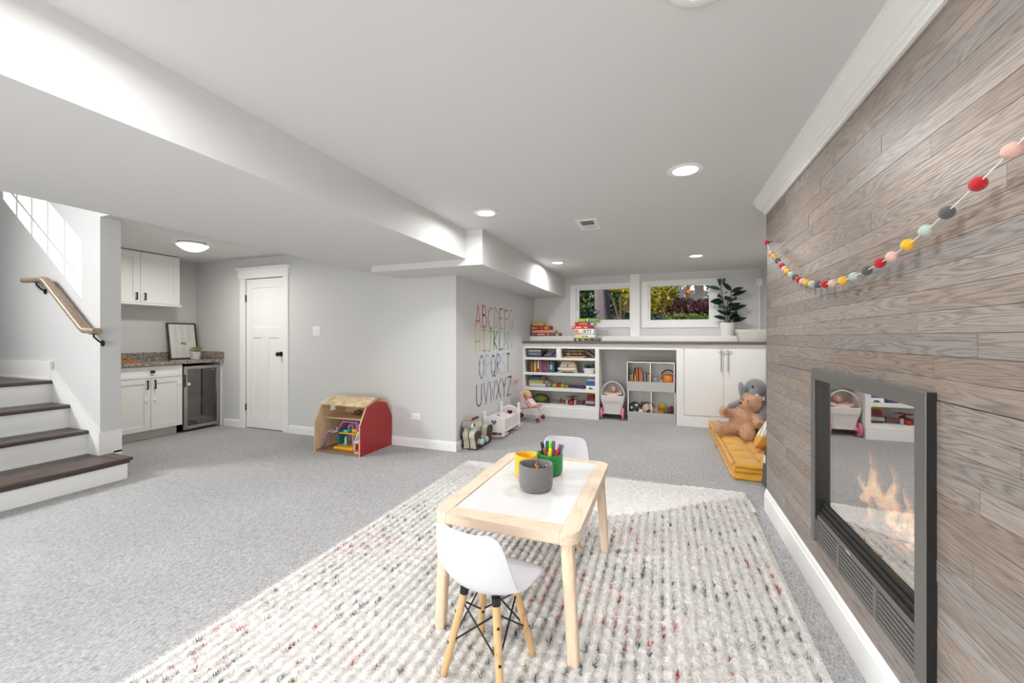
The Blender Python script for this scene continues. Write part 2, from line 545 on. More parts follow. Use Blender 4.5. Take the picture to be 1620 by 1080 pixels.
def baseboard(name, p0, p1, nx, ny, h=0.105, t=0.014):
    """moulded skirting from p0 to p1 whose face looks to (nx, ny)"""
    pr = [(0, 0), (t, 0), (t, h*0.78), (t*0.72, h*0.80), (t*0.6, h*0.93), (t*0.25, h), (0, h)]
    vs = []
    for (x, y) in (p0, p1):
        vs += [(x + nx*d, y + ny*d, zz) for d, zz in pr]
    n = len(pr)
    fs = [(i, (i+1) % n, n+(i+1) % n, n+i) for i in range(n)] + [tuple(range(n))[::-1], tuple(range(n, 2*n))]
    return struct(name, MB().add(vs, fs), TRIM)
baseboard('baseboard_right', (0.69, -2.6), (0.69, 3.283), -1, 0, 0.15, 0.015)
baseboard('baseboard_left', (-4.46, 3.79), (-2.046, 3.79), 0, -1, 0.10)
baseboard('baseboard_alphabet', (-2.06, 3.777), (-2.06, 5.98), 1, 0, 0.10)
baseboard('baseboard_corner', (-5.66, 3.79), (-5.34, 3.79), 0, -1, 0.10)

# ---------------------------------------------------------------- panelled door
d = thing('door_1', None, None, (-4.905, 3.80, 0), kind='structure')
DW = mat('white_door_paint', rgb(235, 234, 232), 0.42)
f = MB()
X0, X1 = -5.252, -4.556
yf, yb = 3.805, 3.84
f.box(X0, yf, 0.012, X0+.115, yb, 1.992); f.box(X1-.115, yf, 0.012, X1, yb, 1.992)
f.box(X0+.115, yf, 0.012, X1-.115, yb, 0.16); f.box(X0+.115, yf, 1.875, X1-.115, yb, 1.992); f.box(X0+.115, yf, 1.215, X1-.115, yb, 1.34)
xm = (X0+X1)/2
f.box(xm-.055, yf, 0.16, xm+.055, yb, 1.215)
f.build('door_slab', DW, d)
for (a, b, c0, c1) in ((X0+.115, X1-.115, 1.34, 1.875), (X0+.115, xm-.055, .16, 1.215), (xm+.055, X1-.115, .16, 1.215)):
    B(a, yf+.012, c0, b, yb-.004, c1).build('door_panel', DW, d)
k = MB(); k.cyl((-4.615, 3.805, 1.0), (-4.615, 3.795, 1.0), .033, .030, 18); k.cyl((-4.615, 3.797, 1.0), (-4.615, 3.765, 1.0), .011, .011, 12)
k.ball((-4.615, 3.752, 1.0), (.029, .022, .029), 18, 12)
tag(k.build('door_knob', BRONZE, d, True), 'dark bronze round door knob')
for hz in (0.28, 1.74):
    h = MB(); h.cyl((-5.258, 3.795, hz-.045), (-5.258, 3.795, hz+.045), .008); h.box(-5.275, 3.797, hz-.045, -5.252, 3.803, hz+.045)
    tag(h.build('hinge', BRONZE, d, True), 'dark bronze door hinge')
t = thing('trim_5', None, None, (-4.9, 3.79, 0), kind='structure')
RB(-5.345, 3.772, 0, -5.258, 3.792, 2.0, r=.003).build('casing', TRIM, t)
RB(-4.552, 3.772, 0, -4.465, 3.792, 2.0, r=.003).build('casing', TRIM, t)
h = MB(); h.box(-5.36, 3.762, 2.0, -4.45, 3.792, 2.11)
h.prism([(3.792, 2.11), (3.762, 2.11), (3.735, 2.128), (3.735, 2.142), (3.792, 2.142)], 'x', -5.385, -4.425)
h.build('head_casing', TRIM, t)

# light switch, outlet
t = thing('light_switch', 'white double rocker light switch on the wall beside the panelled door', 'switch', (-4.0, 3.79, 1.235))
RB(-4.06, 3.784, 1.235, -3.945, 3.7901, 1.353, r=.003).build('cover_plate', PLASTIC_W, t)
for x in (-4.03, -3.984): RB(x-.0165+.004, 3.780, 1.262, x+.0165+.004, 3.786, 1.328, r=.002).build('rocker', PLASTIC_W, t)
t = thing('wall_outlet', 'white double power outlet low on the grey wall right of the toy barn', 'outlet', (-2.565, 3.79, 0.305))
RB(-2.625, 3.784, .303, -2.505, 3.7901, .375, r=.003).build('cover_plate', PLASTIC_W, t)
for x in (-2.592, -2.54):
    o = RB(x-.02, 3.782, .322, x+.02, 3.786, .356, r=.003).build('socket', PLASTIC_W, t)
    for dx in (-.007, .007): B(x+dx-.0012, 3.7814, .336, x+dx+.0012, 3.7822, .348).build('slot', DARK, o)

# ---------------------------------------------------------------- windows
def window(name, x0, x1, z0, z1, gx0, gx1, gz0, gz1, ox0, ox1, oz0, oz1, cx):
    t = thing(name, None, None, ((x0+x1)/2, 6.60, z0), kind='structure')
    # casing on the room face
    c = MB(); c.box(ox0, 6.55, oz0, x0+.02, 6.57, oz1); c.box(x1-.02, 6.55, oz0, ox1, 6.57, oz1); c.box(x0+.02, 6.55, z1-.02, x1-.02, 6.57, oz1); c.box(x0+.02, 6.55, oz0, x1-.02, 6.57, z0+.03)
    c.build('casing', TRIM, t)
    fr = MB(); fr.box(x0, 6.575, z0, x0+.03, 6.68, z1); fr.box(x1-.03, 6.575, z0, x1, 6.68, z1); fr.box(x0, 6.575, z0, x1, 6.68, z0+.03); fr.box(x0, 6.575, z1-.03, x1, 6.68, z1)
    fr.build('jamb', TRIM, t)
    s = MB(); s.box(x0+.03, 6.60, z0+.03, gx0, 6.64, z1-.03); s.box(gx1, 6.60, z0+.03, x1-.03, 6.64, z1-.03); s.box(gx0, 6.60, z0+.03, gx1, 6.64, gz0); s.box(gx0, 6.60, gz1, gx1, 6.64, z1-.03)
    sa = s.build('sash', TRIM, t)
    B(gx0, 6.618, gz0, gx1, 6.622, gz1).build('pane', GLASS, sa)
    k = MB(); k.ball((cx, 6.565, gz0-.045), (.055, .02, .016), 16, 8); k.tube([(cx-.04, 6.555, gz0-.04), (cx, 6.548, gz0-.03), (cx+.05, 6.552, gz0-.028)], .006, 8)
    tag(k.build('crank', PLASTIC_W, t, True), 'white folding window crank')
    for xx in (gx0-.02, gx1+.02):
        B(xx-.004, 6.59, (gz0+gz1)/2-.09, xx+.004, 6.60, (gz0+gz1)/2+.03).build('lock_lever', mat('lever_grey', rgb(200, 200, 200), .4), t)
window('window_1', W1[0], W1[1], W1[2], W1[3], -1.292, -0.488, 1.498, 1.992, -1.43, -0.40, 1.375, 2.075, -0.90)
window('window_2', W2[0], W2[1], W2[2], W2[3], -0.174, 0.648, 1.485, 2.004, -0.30, 0.775, 1.365, 2.085, 0.27)
struct('pilaster', B(-0.472, 6.535, 1.235, -0.335, 6.57, 2.2), TRIM).name = 'trim_6'
struct('ledge', RB(-2.06, 6.33, 1.155, 1.32, 6.57, 1.236, r=.004), TRIM).name = 'trim_7'
w = MB(); w.box(-1.43, 6.56, 2.075, 0.775, 6.57, 2.2)
struct('over_window', w, WALL).name = 'trim_8'
struct('cable_cover', B(1.285, 6.555, 1.236, 1.30, 6.57, 1.95), TRIM).name = 'trim_9'
t = thing('sensor_box', 'small white square sensor high in the corner right of the windows', 'sensor', (1.29, 6.57, 1.945))
RB(1.254, 6.535, 1.945, 1.322, 6.571, 2.048, r=.005).build('housing', PLASTIC_W, t)
B(1.276, 6.5335, 1.985, 1.30, 6.5355, 2.01).build('lens', mat('sensor_lens', rgb(222, 222, 220), .3), t)

# ---------------------------------------------------------------- ceiling fixtures
def emis(name, col, strength):
    m = bpy.data.materials.new(name); m.use_nodes = True
    nt = m.node_tree; nt.nodes.clear()
    o = nt.nodes.new('ShaderNodeOutputMaterial'); e = nt.nodes.new('ShaderNodeEmission')
    e.inputs[0].default_value = col; e.inputs[1].default_value = strength
    nt.links.new(e.outputs[0], o.inputs[0]); MATS[name] = m
    return m
LAMP = emis('lamp_lens', (1, .985, .96, 1), 6.0)
P_DOWN = 7.5
def downlight(x, y, label, power=P_DOWN):
    t = thing('recessed_light', label, 'ceiling light', (x, y, 2.2), group='recessed ceiling downlights')
    MB().lathe([(.068, -.001), (.098, -.001), (.1, -.006), (.092, -.010), (.07, -.009), (.066, .0), (.068, -.001)], 32, (x, y, 2.2), cap=False).build('trim_ring', TRIM, t, True)
    MB().lathe([(.001, -.0035), (.067, -.0035), (.067, -.001), (.001, -.001)], 32, (x, y, 2.2), cap=False).build('lens', LAMP, t)
    light('downlight_lamp', 'AREA', (x, y, 2.188), (0, 0, -1), power, .13, None, (1, .993, .98), parent=t, spread=170)
downlight(.125, 2.551, 'round recessed ceiling light nearest the garland wall, large in view')
downlight(-1.299, 2.881, 'round recessed ceiling light beside the step in the soffit')
downlight(-1.291, 5.14, 'small round recessed ceiling light far back beside the low soffit', 10)
downlight(.377, 5.286, 'small round recessed ceiling light far back before the right window', 13)
downlight(.107, 1.20, 'recessed ceiling light cut off by the top edge of the photo', 5.5)
downlight(-1.3, .62, 'recessed ceiling light above the near end of the soffit', 5.0)
downlight(.107, -.9, 'added recessed ceiling light behind the camera by the plank wall')  # this and the next are unseen lamps, added to even the room light
downlight(-1.3, -1.3, 'added recessed ceiling light behind the camera by the soffit')

t = thing('ceiling_vent', 'small white square air vent in the ceiling with one open slot', 'air vent', (-.6, 3.5, 2.2))
v = MB(); v.box(-.69, 3.34, 2.194, -.655, 3.66, 2.2005); v.box(-.545, 3.34, 2.194, -.51, 3.66, 2.2005); v.box(-.655, 3.34, 2.194, -.545, 3.37, 2.2005); v.box(-.655, 3.63, 2.194, -.545, 3.66, 2.2005)
v.build('vent_frame', TRIM, t)
B(-.655, 3.37, 2.1985, -.545, 3.63, 2.2005).build('duct_opening', DARK, t)
for y0 in (3.385, 3.405, 3.425, 3.445): MB().prism([(y0, 2.1985), (y0+.004, 2.1985), (y0+.014, 2.194), (y0+.01, 2.194)], 'x', -.655, -.545).build('louvre', mat('vent_grey', rgb(120, 117, 110), .5), t)
B(-.655, 3.50, 2.1935, -.545, 3.63, 2.1985).build('damper_plate', mat('vent_white', rgb(215, 215, 216), .5), t)

t = thing('flush_light', 'frosted glass bowl ceiling light in the bar alcove', 'ceiling light', (-4.90, 2.93, 2.27))
MB().lathe([(.0, 0), (.125, 0), (.13, -.012), (.115, -.02), (0, -.02)], 32, (-4.90, 2.93, 2.27), cap=False).build('canopy', STEEL, t, True)
BOWL = emis('frosted_bowl', (1, .98, .95, 1), .8)
bw = MB().lathe([(.15, -.03), (.144, -.04), (.12, -.062), (.088, -.084), (.05, -.098), (.001, -.103), (.001, -.098), (.05, -.093), (.088, -.079), (.12, -.057), (.146, -.026)], 36, (-4.90, 2.93, 2.27), cap=False)
bw.build('glass_bowl', BOWL, t, True)
for a in (20, 140, 260):
    x, y = -4.90+.138*math.cos(R(a)), 2.93+.138*math.sin(R(a))
    MB().cyl((x, y, 2.27), (x, y, 2.232), .006, .009, 8).build('clip', STEEL, t, True)
light('flush_lamp', 'AREA', (-4.90, 2.93, 2.16), (0, 0, -1), 12, .25, None, (1, .96, .90), parent=t)

# ================================================================== stairs
TREAD = wood('dark_walnut_tread', rgb(84, 72, 65), rgb(46, 38, 33), scale=(14, 1.6, 14), rough=0.38, freq=8, bump=0.04)
st = thing('staircase', 'white staircase with dark wooden treads rising to the left', 'staircase', (-5.0, 1.45, 0))
tops = [.185, .395, .605, .815]
rx = [-4.33, -4.785, -5.08, -5.387]
SY0 = .86
for i in range(4):
    z0 = 0 if i == 0 else tops[i-1]
    y1 = 2.075 if i == 0 else 2.02
    xb = rx[i+1] if i < 3 else -5.45
    B(xb - .02, SY0, z0, rx[i], y1, tops[i]-.032).build('riser', TRIM, st)
    if i: B(rx[i]-.001, SY0, z0, rx[i]+.012, 2.02, z0+.012).build('riser_moulding', TRIM, st)
    xe = xb if i < 3 else -7.485
    tr_ = MB()
    if i == 0:
        # the bullnosed first tread runs on past the wall end
        tr_.rbox(-4.80, SY0, tops[0]-.032, -4.30, 2.02, tops[0], r=.012, seg=3)
        tr_.rbox(-4.612, 1.99, tops[0]-.032, -4.30, 2.105, tops[0], r=.012, seg=3)
        tr_.box(-4.60, SY0, tops[0]-.05, -4.315, 2.085, tops[0]-.031)
    else:
        tr_.rbox(xe - .01, SY0 if i < 3 else -1.095, tops[i]-.032, rx[i]+.03, 2.019, tops[i], r=.012, seg=3)
    tr_.build('tread', TREAD, st, True)
B(-7.495, -1.095, 0, -5.47, 2.018, .78).build('landing_base', TRIM, st)
# skirting board that climbs the wall beside the steps
sk = MB().prism([(-4.615, .185), (-4.615, .385), (-5.40, .93), (-5.40, .80), (-5.35, .80), (-5.35, .60), (-5.05, .60), (-5.05, .39), (-4.75, .39), (-4.75, .185)], 'y', 2.004, 2.022)
sk.build('stair_skirt', TRIM, st)
B(-5.42, 2.0, .815, -5.385, 2.02, .995).build('skirt_post', TRIM, st)
l = MB().box(-7.495, 2.004, .815, -5.42, 2.02, .985); l.box(-7.495, 1.998, .815, -5.42, 2.006, .835)
l.build('landing_skirt', TRIM, st)
struct('end_base', MB().box(-4.615, 2.006, .185, -4.600, 2.165, .385).box(-4.615, 2.105, 0, -4.600, 2.165, .2), TRIM).name = 'baseboard_end'

rail = thing('handrail', 'brown wooden handrail with dark brackets on the stair wall', 'handrail', (-5.1, 1.95, 1.25))
RAILW = wood('rail_wood', rgb(166, 142, 116), rgb(98, 80, 64), scale=(3, 14, 14), rough=0.35, freq=9, bump=0.03)
def oval_bar(pts, hw, hh):
    mb = MB(); n = 14; P = [Vector(p) for p in pts]; vs = []
    for k, p in enumerate(P):
        a = P[max(k-1, 0)]; b = P[min(k+1, len(P)-1)]
        dr = (b-a).normalized(); up = Vector((0, 1, 0)).cross(dr) * -1
        if up.z < 0: up = -up
        for i in range(n):
            t = 2*math.pi*i/n
            ct, si = math.cos(t), math.sin(t)
            vs.append(p + Vector((0, 1, 0))*hw*math.copysign(abs(ct)**.6, ct) + up*hh*math.copysign(abs(si)**.6, si))
    fs = []
    for k in range(len(P)-1):
        for i in range(n): fs.append((k*n+i, k*n+(i+1) % n, (k+1)*n+(i+1) % n, (k+1)*n+i))
    fs += [tuple(range(n))[::-1], tuple(range((len(P)-1)*n, len(P)*n))]
    return mb.add(vs, fs)
oval_bar([(-5.72, 1.955, 1.762), (-5.70, 1.955, 1.762), (-5.37, 1.955, 1.755), (-5.33, 1.955, 1.735), (-4.72, 1.955, 1.297), (-4.685, 1.955, 1.277), (-4.53, 1.955, 1.272), (-4.51, 1.955, 1.272)], .033, .024).build('rail', RAILW, rail, True)
for bx, bz in ((-5.52, 1.74), (-5.07, 1.53), (-4.57, 1.25)):
    b = MB().tube([(bx, 1.957, bz-.004), (bx, 1.96, bz-.03), (bx, 1.99, bz-.065), (bx, 2.019, bz-.085)], .007, 8)
    b.rbox(bx-.03, 1.94, bz-.008, bx+.03, 1.972, bz-.001, r=.002); b.cyl((bx, 2.021, bz-.085), (bx, 2.012, bz-.085), .028, .024, 14)
    b.build('bracket', BLACK, rail, True)

# ================================================================== bar alcove
def shaker(parent, x, y0, y1, z0, z1, name='door', w=.058, t=.02):
    """a shaker front facing +X at x; frame of stiles and rails round a set-back panel"""
    m = MB(); m.box(x-t, y0, z0, x, y0+w, z1); m.box(x-t, y1-w, z0, x, y1, z1); m.box(x-t, y0+w, z0, x, y1-w, z0+w); m.box(x-t, y0+w, z1-w, x, y1-w, z1)
    o = m.build(name, CAB, parent)
    B(x-t, y0+w-.001, z0+w-.001, x-.010, y1-w+.001, z1-w+.001).build('panel', CAB, o)
    return o
def pull(parent, x, y, z, h=.11):
    m = MB().rbox(x+.02, y-.006, z-h/2, x+.032, y+.006, z+h/2, r=.002)
    m.rbox(x-.001, y-.005, z-h/2+.001, x+.026, y+.005, z-h/2+.012, r=.001); m.rbox(x-.001, y-.005, z+h/2-.012, x+.026, y+.005, z+h/2-.001, r=.001)
    return m.build('handle', BRONZE, parent)
def safety_knob(parent, x, y, z):
    m = MB().cyl((x-.001, y, z), (x+.006, y, z), .02, .02, 16).cyl((x+.005, y, z), (x+.02, y, z), .012, .009, 12)
    return tag(m.build('child_lock', PLASTIC_W, parent, True), 'round white child safety latch')
bc = thing('bar_cabinet', 'white shaker base cabinet with a drawer and two doors under the granite counter', 'cabinet', (-5.98, 2.74, 0))
CX = -5.70
B(-6.265, 2.17, .11, CX-.02, 3.293, .877).build('body', CAB, bc)
B(-6.2, 2.17, 0, CX-.075, 3.265, .11).build('toe_kick', mat('toe_kick_grey', rgb(198, 196, 192), .6), bc)
dr = shaker(bc, CX, 2.612, 3.288, .735, .868, 'drawer', .035)
RB(CX-.001, 2.95, .79, CX+.022, 2.99, .82, r=.003).build('knob', BRONZE, dr)
d1 = shaker(bc, CX, 2.612, 2.950, .115, .727); d2 = shaker(bc, CX, 2.955, 3.288, .115, .727)
pull(d1, CX, 2.915, .655); pull(d2, CX, 2.990, .655)
safety_knob(d1, CX, 2.912, .47); safety_knob(d2, CX, 2.998, .47); safety_knob(d2, CX, 3.255, .64)
ds = shaker(bc, CX, 2.175, 2.607, .115, .868)
GRAN = bpy.data.materials.new('speckled_granite'); GRAN.use_nodes = True
nt = GRAN.node_tree; p = nt.nodes['Principled BSDF']; p.inputs['Roughness'].default_value = .18
tc = nt.nodes.new('ShaderNodeTexCoord'); vo = nt.nodes.new('ShaderNodeTexVoronoi'); vo.inputs['Scale'].default_value = 110
nz = nt.nodes.new('ShaderNodeTexNoise'); nz.inputs['Scale'].default_value = 45; nz.inputs['Detail'].default_value = 4
cr = nt.nodes.new('ShaderNodeValToRGB'); e = cr.color_ramp.elements
e[0].position = .25; e[0].color = rgb(48, 42, 38); e[1].position = .75; e[1].color = rgb(196, 188, 178)
for po, co in ((.4, rgb(120, 108, 98)), (.52, rgb(172, 162, 150)), (.6, rgb(96, 80, 68))):
    n_ = e.new(po); n_.color = co
mx = nt.nodes.new('ShaderNodeMix'); mx.inputs[0].default_value = .5
nt.links.new(tc.outputs['Object'], vo.inputs['Vector']); nt.links.new(tc.outputs['Object'], nz.inputs['Vector'])
sep = nt.nodes.new('ShaderNodeSeparateColor'); nt.links.new(vo.outputs['Color'], sep.inputs[0])
nt.links.new(sep.outputs[0], mx.inputs[2]); nt.links.new(nz.outputs[0], mx.inputs[3]); nt.links.new(mx.outputs[0], cr.inputs[0]); nt.links.new(cr.outputs[0], p.inputs['Base Color'])
t = thing('granite_counter', 'speckled grey brown granite counter with backsplash in the bar alcove', 'countertop', (-5.97, 3.0, .88))
RB(-6.268, 2.17, .880, -5.672, 3.786, .917, r=.004).build('slab', GRAN, t)
s = MB().box(-6.268, 2.17, .917, -6.245, 3.786, 1.02); s.box(-6.245, 3.764, .917, -5.672, 3.786, 1.02)
s.build('backsplash', GRAN, t)
t = thing('filler_panel', 'narrow white filler panel right of the glass door fridge', 'panel', (-5.7, 3.77, 0))
B(-6.2, 3.768, 0, -5.715, 3.786, .878).build('panel', CAB, t)
# fridge
fr = thing('beverage_fridge', 'steel framed glass door beverage fridge below the granite counter', 'fridge', (-5.95, 3.53, 0))
FX = -5.715
INN = mat('fridge_inside', rgb(70, 66, 62), .5)
y0, y1, z0, z1 = 3.315, 3.762, .03, .845
c = MB(); c.box(-6.24, y0, 0.02, -6.22, y1, z1); c.box(-6.24, y0, .02, FX-.05, y0+.02, z1); c.box(-6.24, y1-.02, .02, FX-.05, y1, z1); c.box(-6.24, y0, z1-.02, FX-.05, y1, z1); c.box(-6.24, y0, .02, FX-.05, y1, .05); c.box(-6.2, y0, 0, FX-.1, y1, .02)
c.build('carcass', BLACK, fr)
c = MB(); c.box(-6.219, y0+.021, .051, -6.215, y1-.021, z1-.021)
c.build('back_liner', INN, fr)
for zz in (.30, .54): 
    r = MB()
    for k in range(9): r.box(-6.21, y0+.03+k*.047, zz, FX-.06, y0+.034+k*.047, zz+.004)
    r.box(FX-.066, y0+.021, zz-.004, FX-.06, y1-.021, zz+.008)
    r.build('wire_shelf', STEEL, fr)
dd = MB(); W_ = .042
dd.rbox(FX-.045, y0, z0, FX, y0+W_, z1, r=.004); dd.rbox(FX-.045, y1-W_, z0, FX, y1, z1, r=.004); dd.rbox(FX-.045, y0+W_-.004, z0, FX, y1-W_+.004, z0+W_, r=.004); dd.rbox(FX-.045, y0+W_-.004, z1-W_, FX, y1-W_+.004, z1, r=.004)
fd = dd.build('door_frame', STEEL, fr, True)
SMOKE = bpy.data.materials.new('smoked_glass'); SMOKE.use_nodes = True
nt = SMOKE.node_tree; nt.nodes.clear()
o_ = nt.nodes.new('ShaderNodeOutputMaterial'); mx = nt.nodes.new('ShaderNodeMixShader'); tr = nt.nodes.new('ShaderNodeBsdfTransparent'); gl = nt.nodes.new('ShaderNodeBsdfGlossy')
tr.inputs[0].default_value = (.46, .43, .39, 1); gl.inputs['Roughness'].default_value = 0.03; mx.inputs[0].default_value = 0.16
nt.links.new(tr.outputs[0], mx.inputs[1]); nt.links.new(gl.outputs[0], mx.inputs[2]); nt.links.new(mx.outputs[0], o_.inputs[0])
B(FX-.03, y0+W_-.004, z0+W_-.004, FX-.024, y1-W_+.004, z1-W_+.004).build('door_glass', SMOKE, fr)
B(FX-.001, y0+.006, .58, FX+.014, y0+.016, .74).build('door_handle', BLACK, fd)
B(FX-.0238, y1-W_-.07, .775, FX-.0228, y1-W_-.02, .783).build('badge', STEEL, fd)
MB().cyl((FX-.001, 3.55, .051), (FX+.003, 3.55, .051), .007).build('lock', STEEL, fd)
RB(FX-.023, y0+.05, .595, FX-.010, y0+.085, .63, r=.005).build('child_lock', PLASTIC_W, fd)
CAN = mat('can_silver', rgb(214, 214, 210), .35, .4); CANB = mat('can_blue', rgb(150, 178, 196), .35, .3)
ORD = ('leftmost', 'second', 'third', 'fourth', 'rightmost')
for zz, lab in ((.308, 'middle'), (.058, 'bottom')):
    for k in range(5):
        y = 3.372 + k*.058
        c = MB().lathe([(.02, 0), (.027, .006), (.028, .10), (.022, .115), (.001, .115)], 14, (FX-.12, y, zz if zz > .1 else .0515))
        tag(c.build('drink_can', [CAN, CANB][k == 3], None, True), '%s %s drink can on the %s level inside the glass door fridge' % (ORD[k], 'pale blue' if k == 3 else 'silver', lab), 'can', 'drink cans in the fridge')
# wall cabinet
uc = thing('wall_cabinet', 'white two door shaker cabinet hung above the bar counter', 'cabinet', (-6.1, 2.75, 1.62))
UX = -5.94
B(-6.268, 2.17, 1.635, UX-.02, 3.40, 2.262).build('body', CAB, uc)
RB(-6.268, 2.17, 1.612, UX+.012, 3.415, 1.636, r=.004).build('light_rail', CAB, uc)
e1 = shaker(uc, UX, 2.59, 2.972, 1.64, 2.258, w=.07); e2 = shaker(uc, UX, 2.976, 3.397, 1.64, 2.258, w=.07)
shaker(uc, UX, 2.175, 2.586, 1.64, 2.258, w=.07)
pull(e1, UX, 2.93, 1.715, .09); pull(e2, UX, 3.015, 1.715, .09)
# things on the counter
t = thing('framed_print', 'dark framed white print leaning on the wall behind the bar counter', 'picture frame', (-6.16, 3.58, .917))
FRM = wood('dark_frame_wood', rgb(74, 62, 52), rgb(44, 36, 30), scale=(14, 3, 14), rough=.5, freq=6, bump=.02)
tilt = Matrix.Translation((-6.16, 0, .9175)) @ Matrix.Rotation(R(-9), 4, 'Y') @ Matrix.Translation((6.16, 0, -.9175))
ya, yb_, za, zb_ = 3.405, 3.76, .9175, 1.42
m = MB(); m.box(-6.17, ya, za, -6.15, ya+.018, zb_); m.box(-6.17, yb_-.018, za, -6.15, yb_, zb_); m.box(-6.17, ya+.018, za, -6.15, yb_-.018, za+.018); m.box(-6.17, ya+.018, zb_-.018, -6.15, yb_-.018, zb_)
m.xf(tilt).build('frame', FRM, t)
m = B(-6.168, ya+.018, za+.018, -6.158, yb_-.018, zb_-.018).xf(tilt); pr = m.build('print', mat('print_paper', rgb(226, 224, 219), .35), t)
INK = mat('print_ink', rgb(176, 174, 170), .6); INK2 = mat('print_ink_dark', rgb(110, 108, 106), .6)
m = MB(); rr = random.Random(3)
for k in range(22):
    zz = zb_-.05-k*.018
    if 12 < k < 16: continue
    for cx_, wd in ((3.50, .05), (3.583, .045), (3.665, .05)):
        a = wd*rr.uniform(.5, 1)
        m.box(-6.1582, cx_-a/2, zz, -6.1572, cx_+a/2, zz+.0035)
m.xf(tilt).build('fine_print', INK, pr)
m = MB()
for k in range(16): m.box(-6.1582, 3.55+rr.uniform(0, .07), za+.17+rr.uniform(0, .06), -6.1572, 3.553+rr.uniform(.004, .07), za+.174+rr.uniform(0, .06)) if False else m.cyl((-6.1583, 3.55+rr.uniform(0, .07), za+.19+rr.uniform(0, .05)), (-6.1571, 3.55+.035, za+.215), .003, .003, 6)
m.xf(tilt).build('emblem', INK2, pr)

def succulent():
    t = thing('potted_succulent', 'small green succulent in a speckled white pot on the bar counter', 'plant', (-5.95, 3.592, .917))
    MB().lathe([(.001, 0), (.046, 0), (.052, .005), (.06, .1), (.056, .105), (.052, .1), (.05, .085), (.001, .085)], 24, (-5.95, 3.592, .917)).build('pot', mat('speckled_pot', rgb(206, 204, 200), .6, var=.3, vscale=220), t, True)
    r_ = random.Random(2); lm = mat('succulent_leaf', rgb(146, 156, 112), .5, var=.25, vscale=30)
    MB().ball((-5.95, 3.592, .998), (.05, .05, .012), 12, 6).build('soil', mat('soil', rgb(70, 58, 48), .9), t)
    m = MB()
    for k in range(15):
        a = r_.uniform(0, 6.28); d = r_.uniform(.01, .075); h = r_.uniform(.03, .085)
        b = Vector((-5.95+d*.4*math.cos(a), 3.592+d*.4*math.sin(a), .995)); c = Vector((-5.95+d*math.cos(a), 3.592+d*1.15*math.sin(a), .995+h))
        m.tube([b, c], .0025, 5)
        for q in range(7):
            aa = q*.9; el = .5+.5*(q % 2)
            dv = Vector((math.cos(aa)*math.cos(el), math.sin(aa)*math.cos(el), math.sin(el)))
            m.ball(c+dv*.012, (.012, .007, .004), 6, 4, dv.to_track_quat('X', 'Z').to_euler())
    tag(m.build('leaves', lm, t, True), None, None, None, None)
succulent()
t = thing('copper_tray', 'shallow copper coloured tray at the left end of the bar counter', 'tray', (-5.85, 2.70, .917))
COP = mat('copper', rgb(190, 130, 78), .3, .8)
m = MB().box(-5.96, 2.55, .9172, -5.74, 2.845, .922); m.box(-5.96, 2.55, .922, -5.955, 2.845, .955); m.box(-5.745, 2.55, .922, -5.74, 2.845, .955); m.box(-5.955, 2.55, .922, -5.745, 2.555, .955)
m.build('tray_body', COP, t)
B(-5.955, 2.84, .922, -5.745, 2.845, .955).build('tray_end', COP, t)

# ================================================================== toy barn
bn = thing('toy_barn', 'open fronted wooden toy barn with a red end wall and shingled roof', 'dollhouse', (-3.17, 3.52, 0))
PLY = wood('pale_plywood', rgb(214, 188, 150), rgb(190, 160, 120), scale=(10, 10, 2), rough=.55, freq=5, bump=.03)
REDP = mat('barn_red_paint', rgb(158, 40, 40), .4, var=.06, vscale=20)
prof_b = [(3.262, 0), (3.262, .315), (3.36, .495), (3.525, .548), (3.685, .498), (3.772, .335), (3.772, 0)]
EDGE = mat('plywood_edge', rgb(222, 190, 160), .6)
MB().prism(prof_b, 'x', -2.885, -2.872).build('end_wall', EDGE, bn)
tag(MB().prism([(y*.996+.013, z*.985+.003) for y, z in prof_b], 'x', -2.8722, -2.8705).build('red_panel', REDP, bn), 'barn red painted end panel')
# other end wall with a little square window
lw = MB()
hw = (3.475, 3.55, .40, .455)
lw.prism([(3.262, 0), (3.262, .315), (3.308, .40), (3.772, .40), (3.772, .335), (3.772, 0)][:3] + [(3.738, .40), (3.772, .335), (3.772, 0)], 'x', -3.482, -3.469)
lw.prism([(3.308, .40), (3.338, .455), (hw[0], .455), (hw[0], .40)], 'x', -3.482, -3.469)
lw.prism([(hw[1], .40), (hw[1], .455), (3.708, .455), (3.738, .40)], 'x', -3.482, -3.469)
lw.prism([(3.338, .455), (3.36, .495), (3.525, .548), (3.685, .498), (3.708, .455)], 'x', -3.482, -3.469)
lw.build('end_wall', PLY, bn)
B(-3.469, 3.27, .004, -2.885, 3.765, .02).build('floor_board', wood('barn_floor_wood', rgb(150, 118, 92), rgb(120, 92, 70), scale=(2, 12, 12), rough=.5, freq=6), bn)
B(-3.469, 3.40, .335, -2.885, 3.70, .348).build('upper_floor', PLY, bn)
# back: open window in its lower part
bk = MB().box(-3.469, 3.758, .30, -2.885, 3.768, .345); bk.box(-3.469, 3.758, .02, -3.40, 3.768, .3); bk.box(-2.95, 3.758, .02, -2.885, 3.768, .3)
bk.build('back_wall', PLY, bn)
B(-3.469, 3.70, .335, -2.885, 3.71, .48).build('loft_back', PLY, bn)
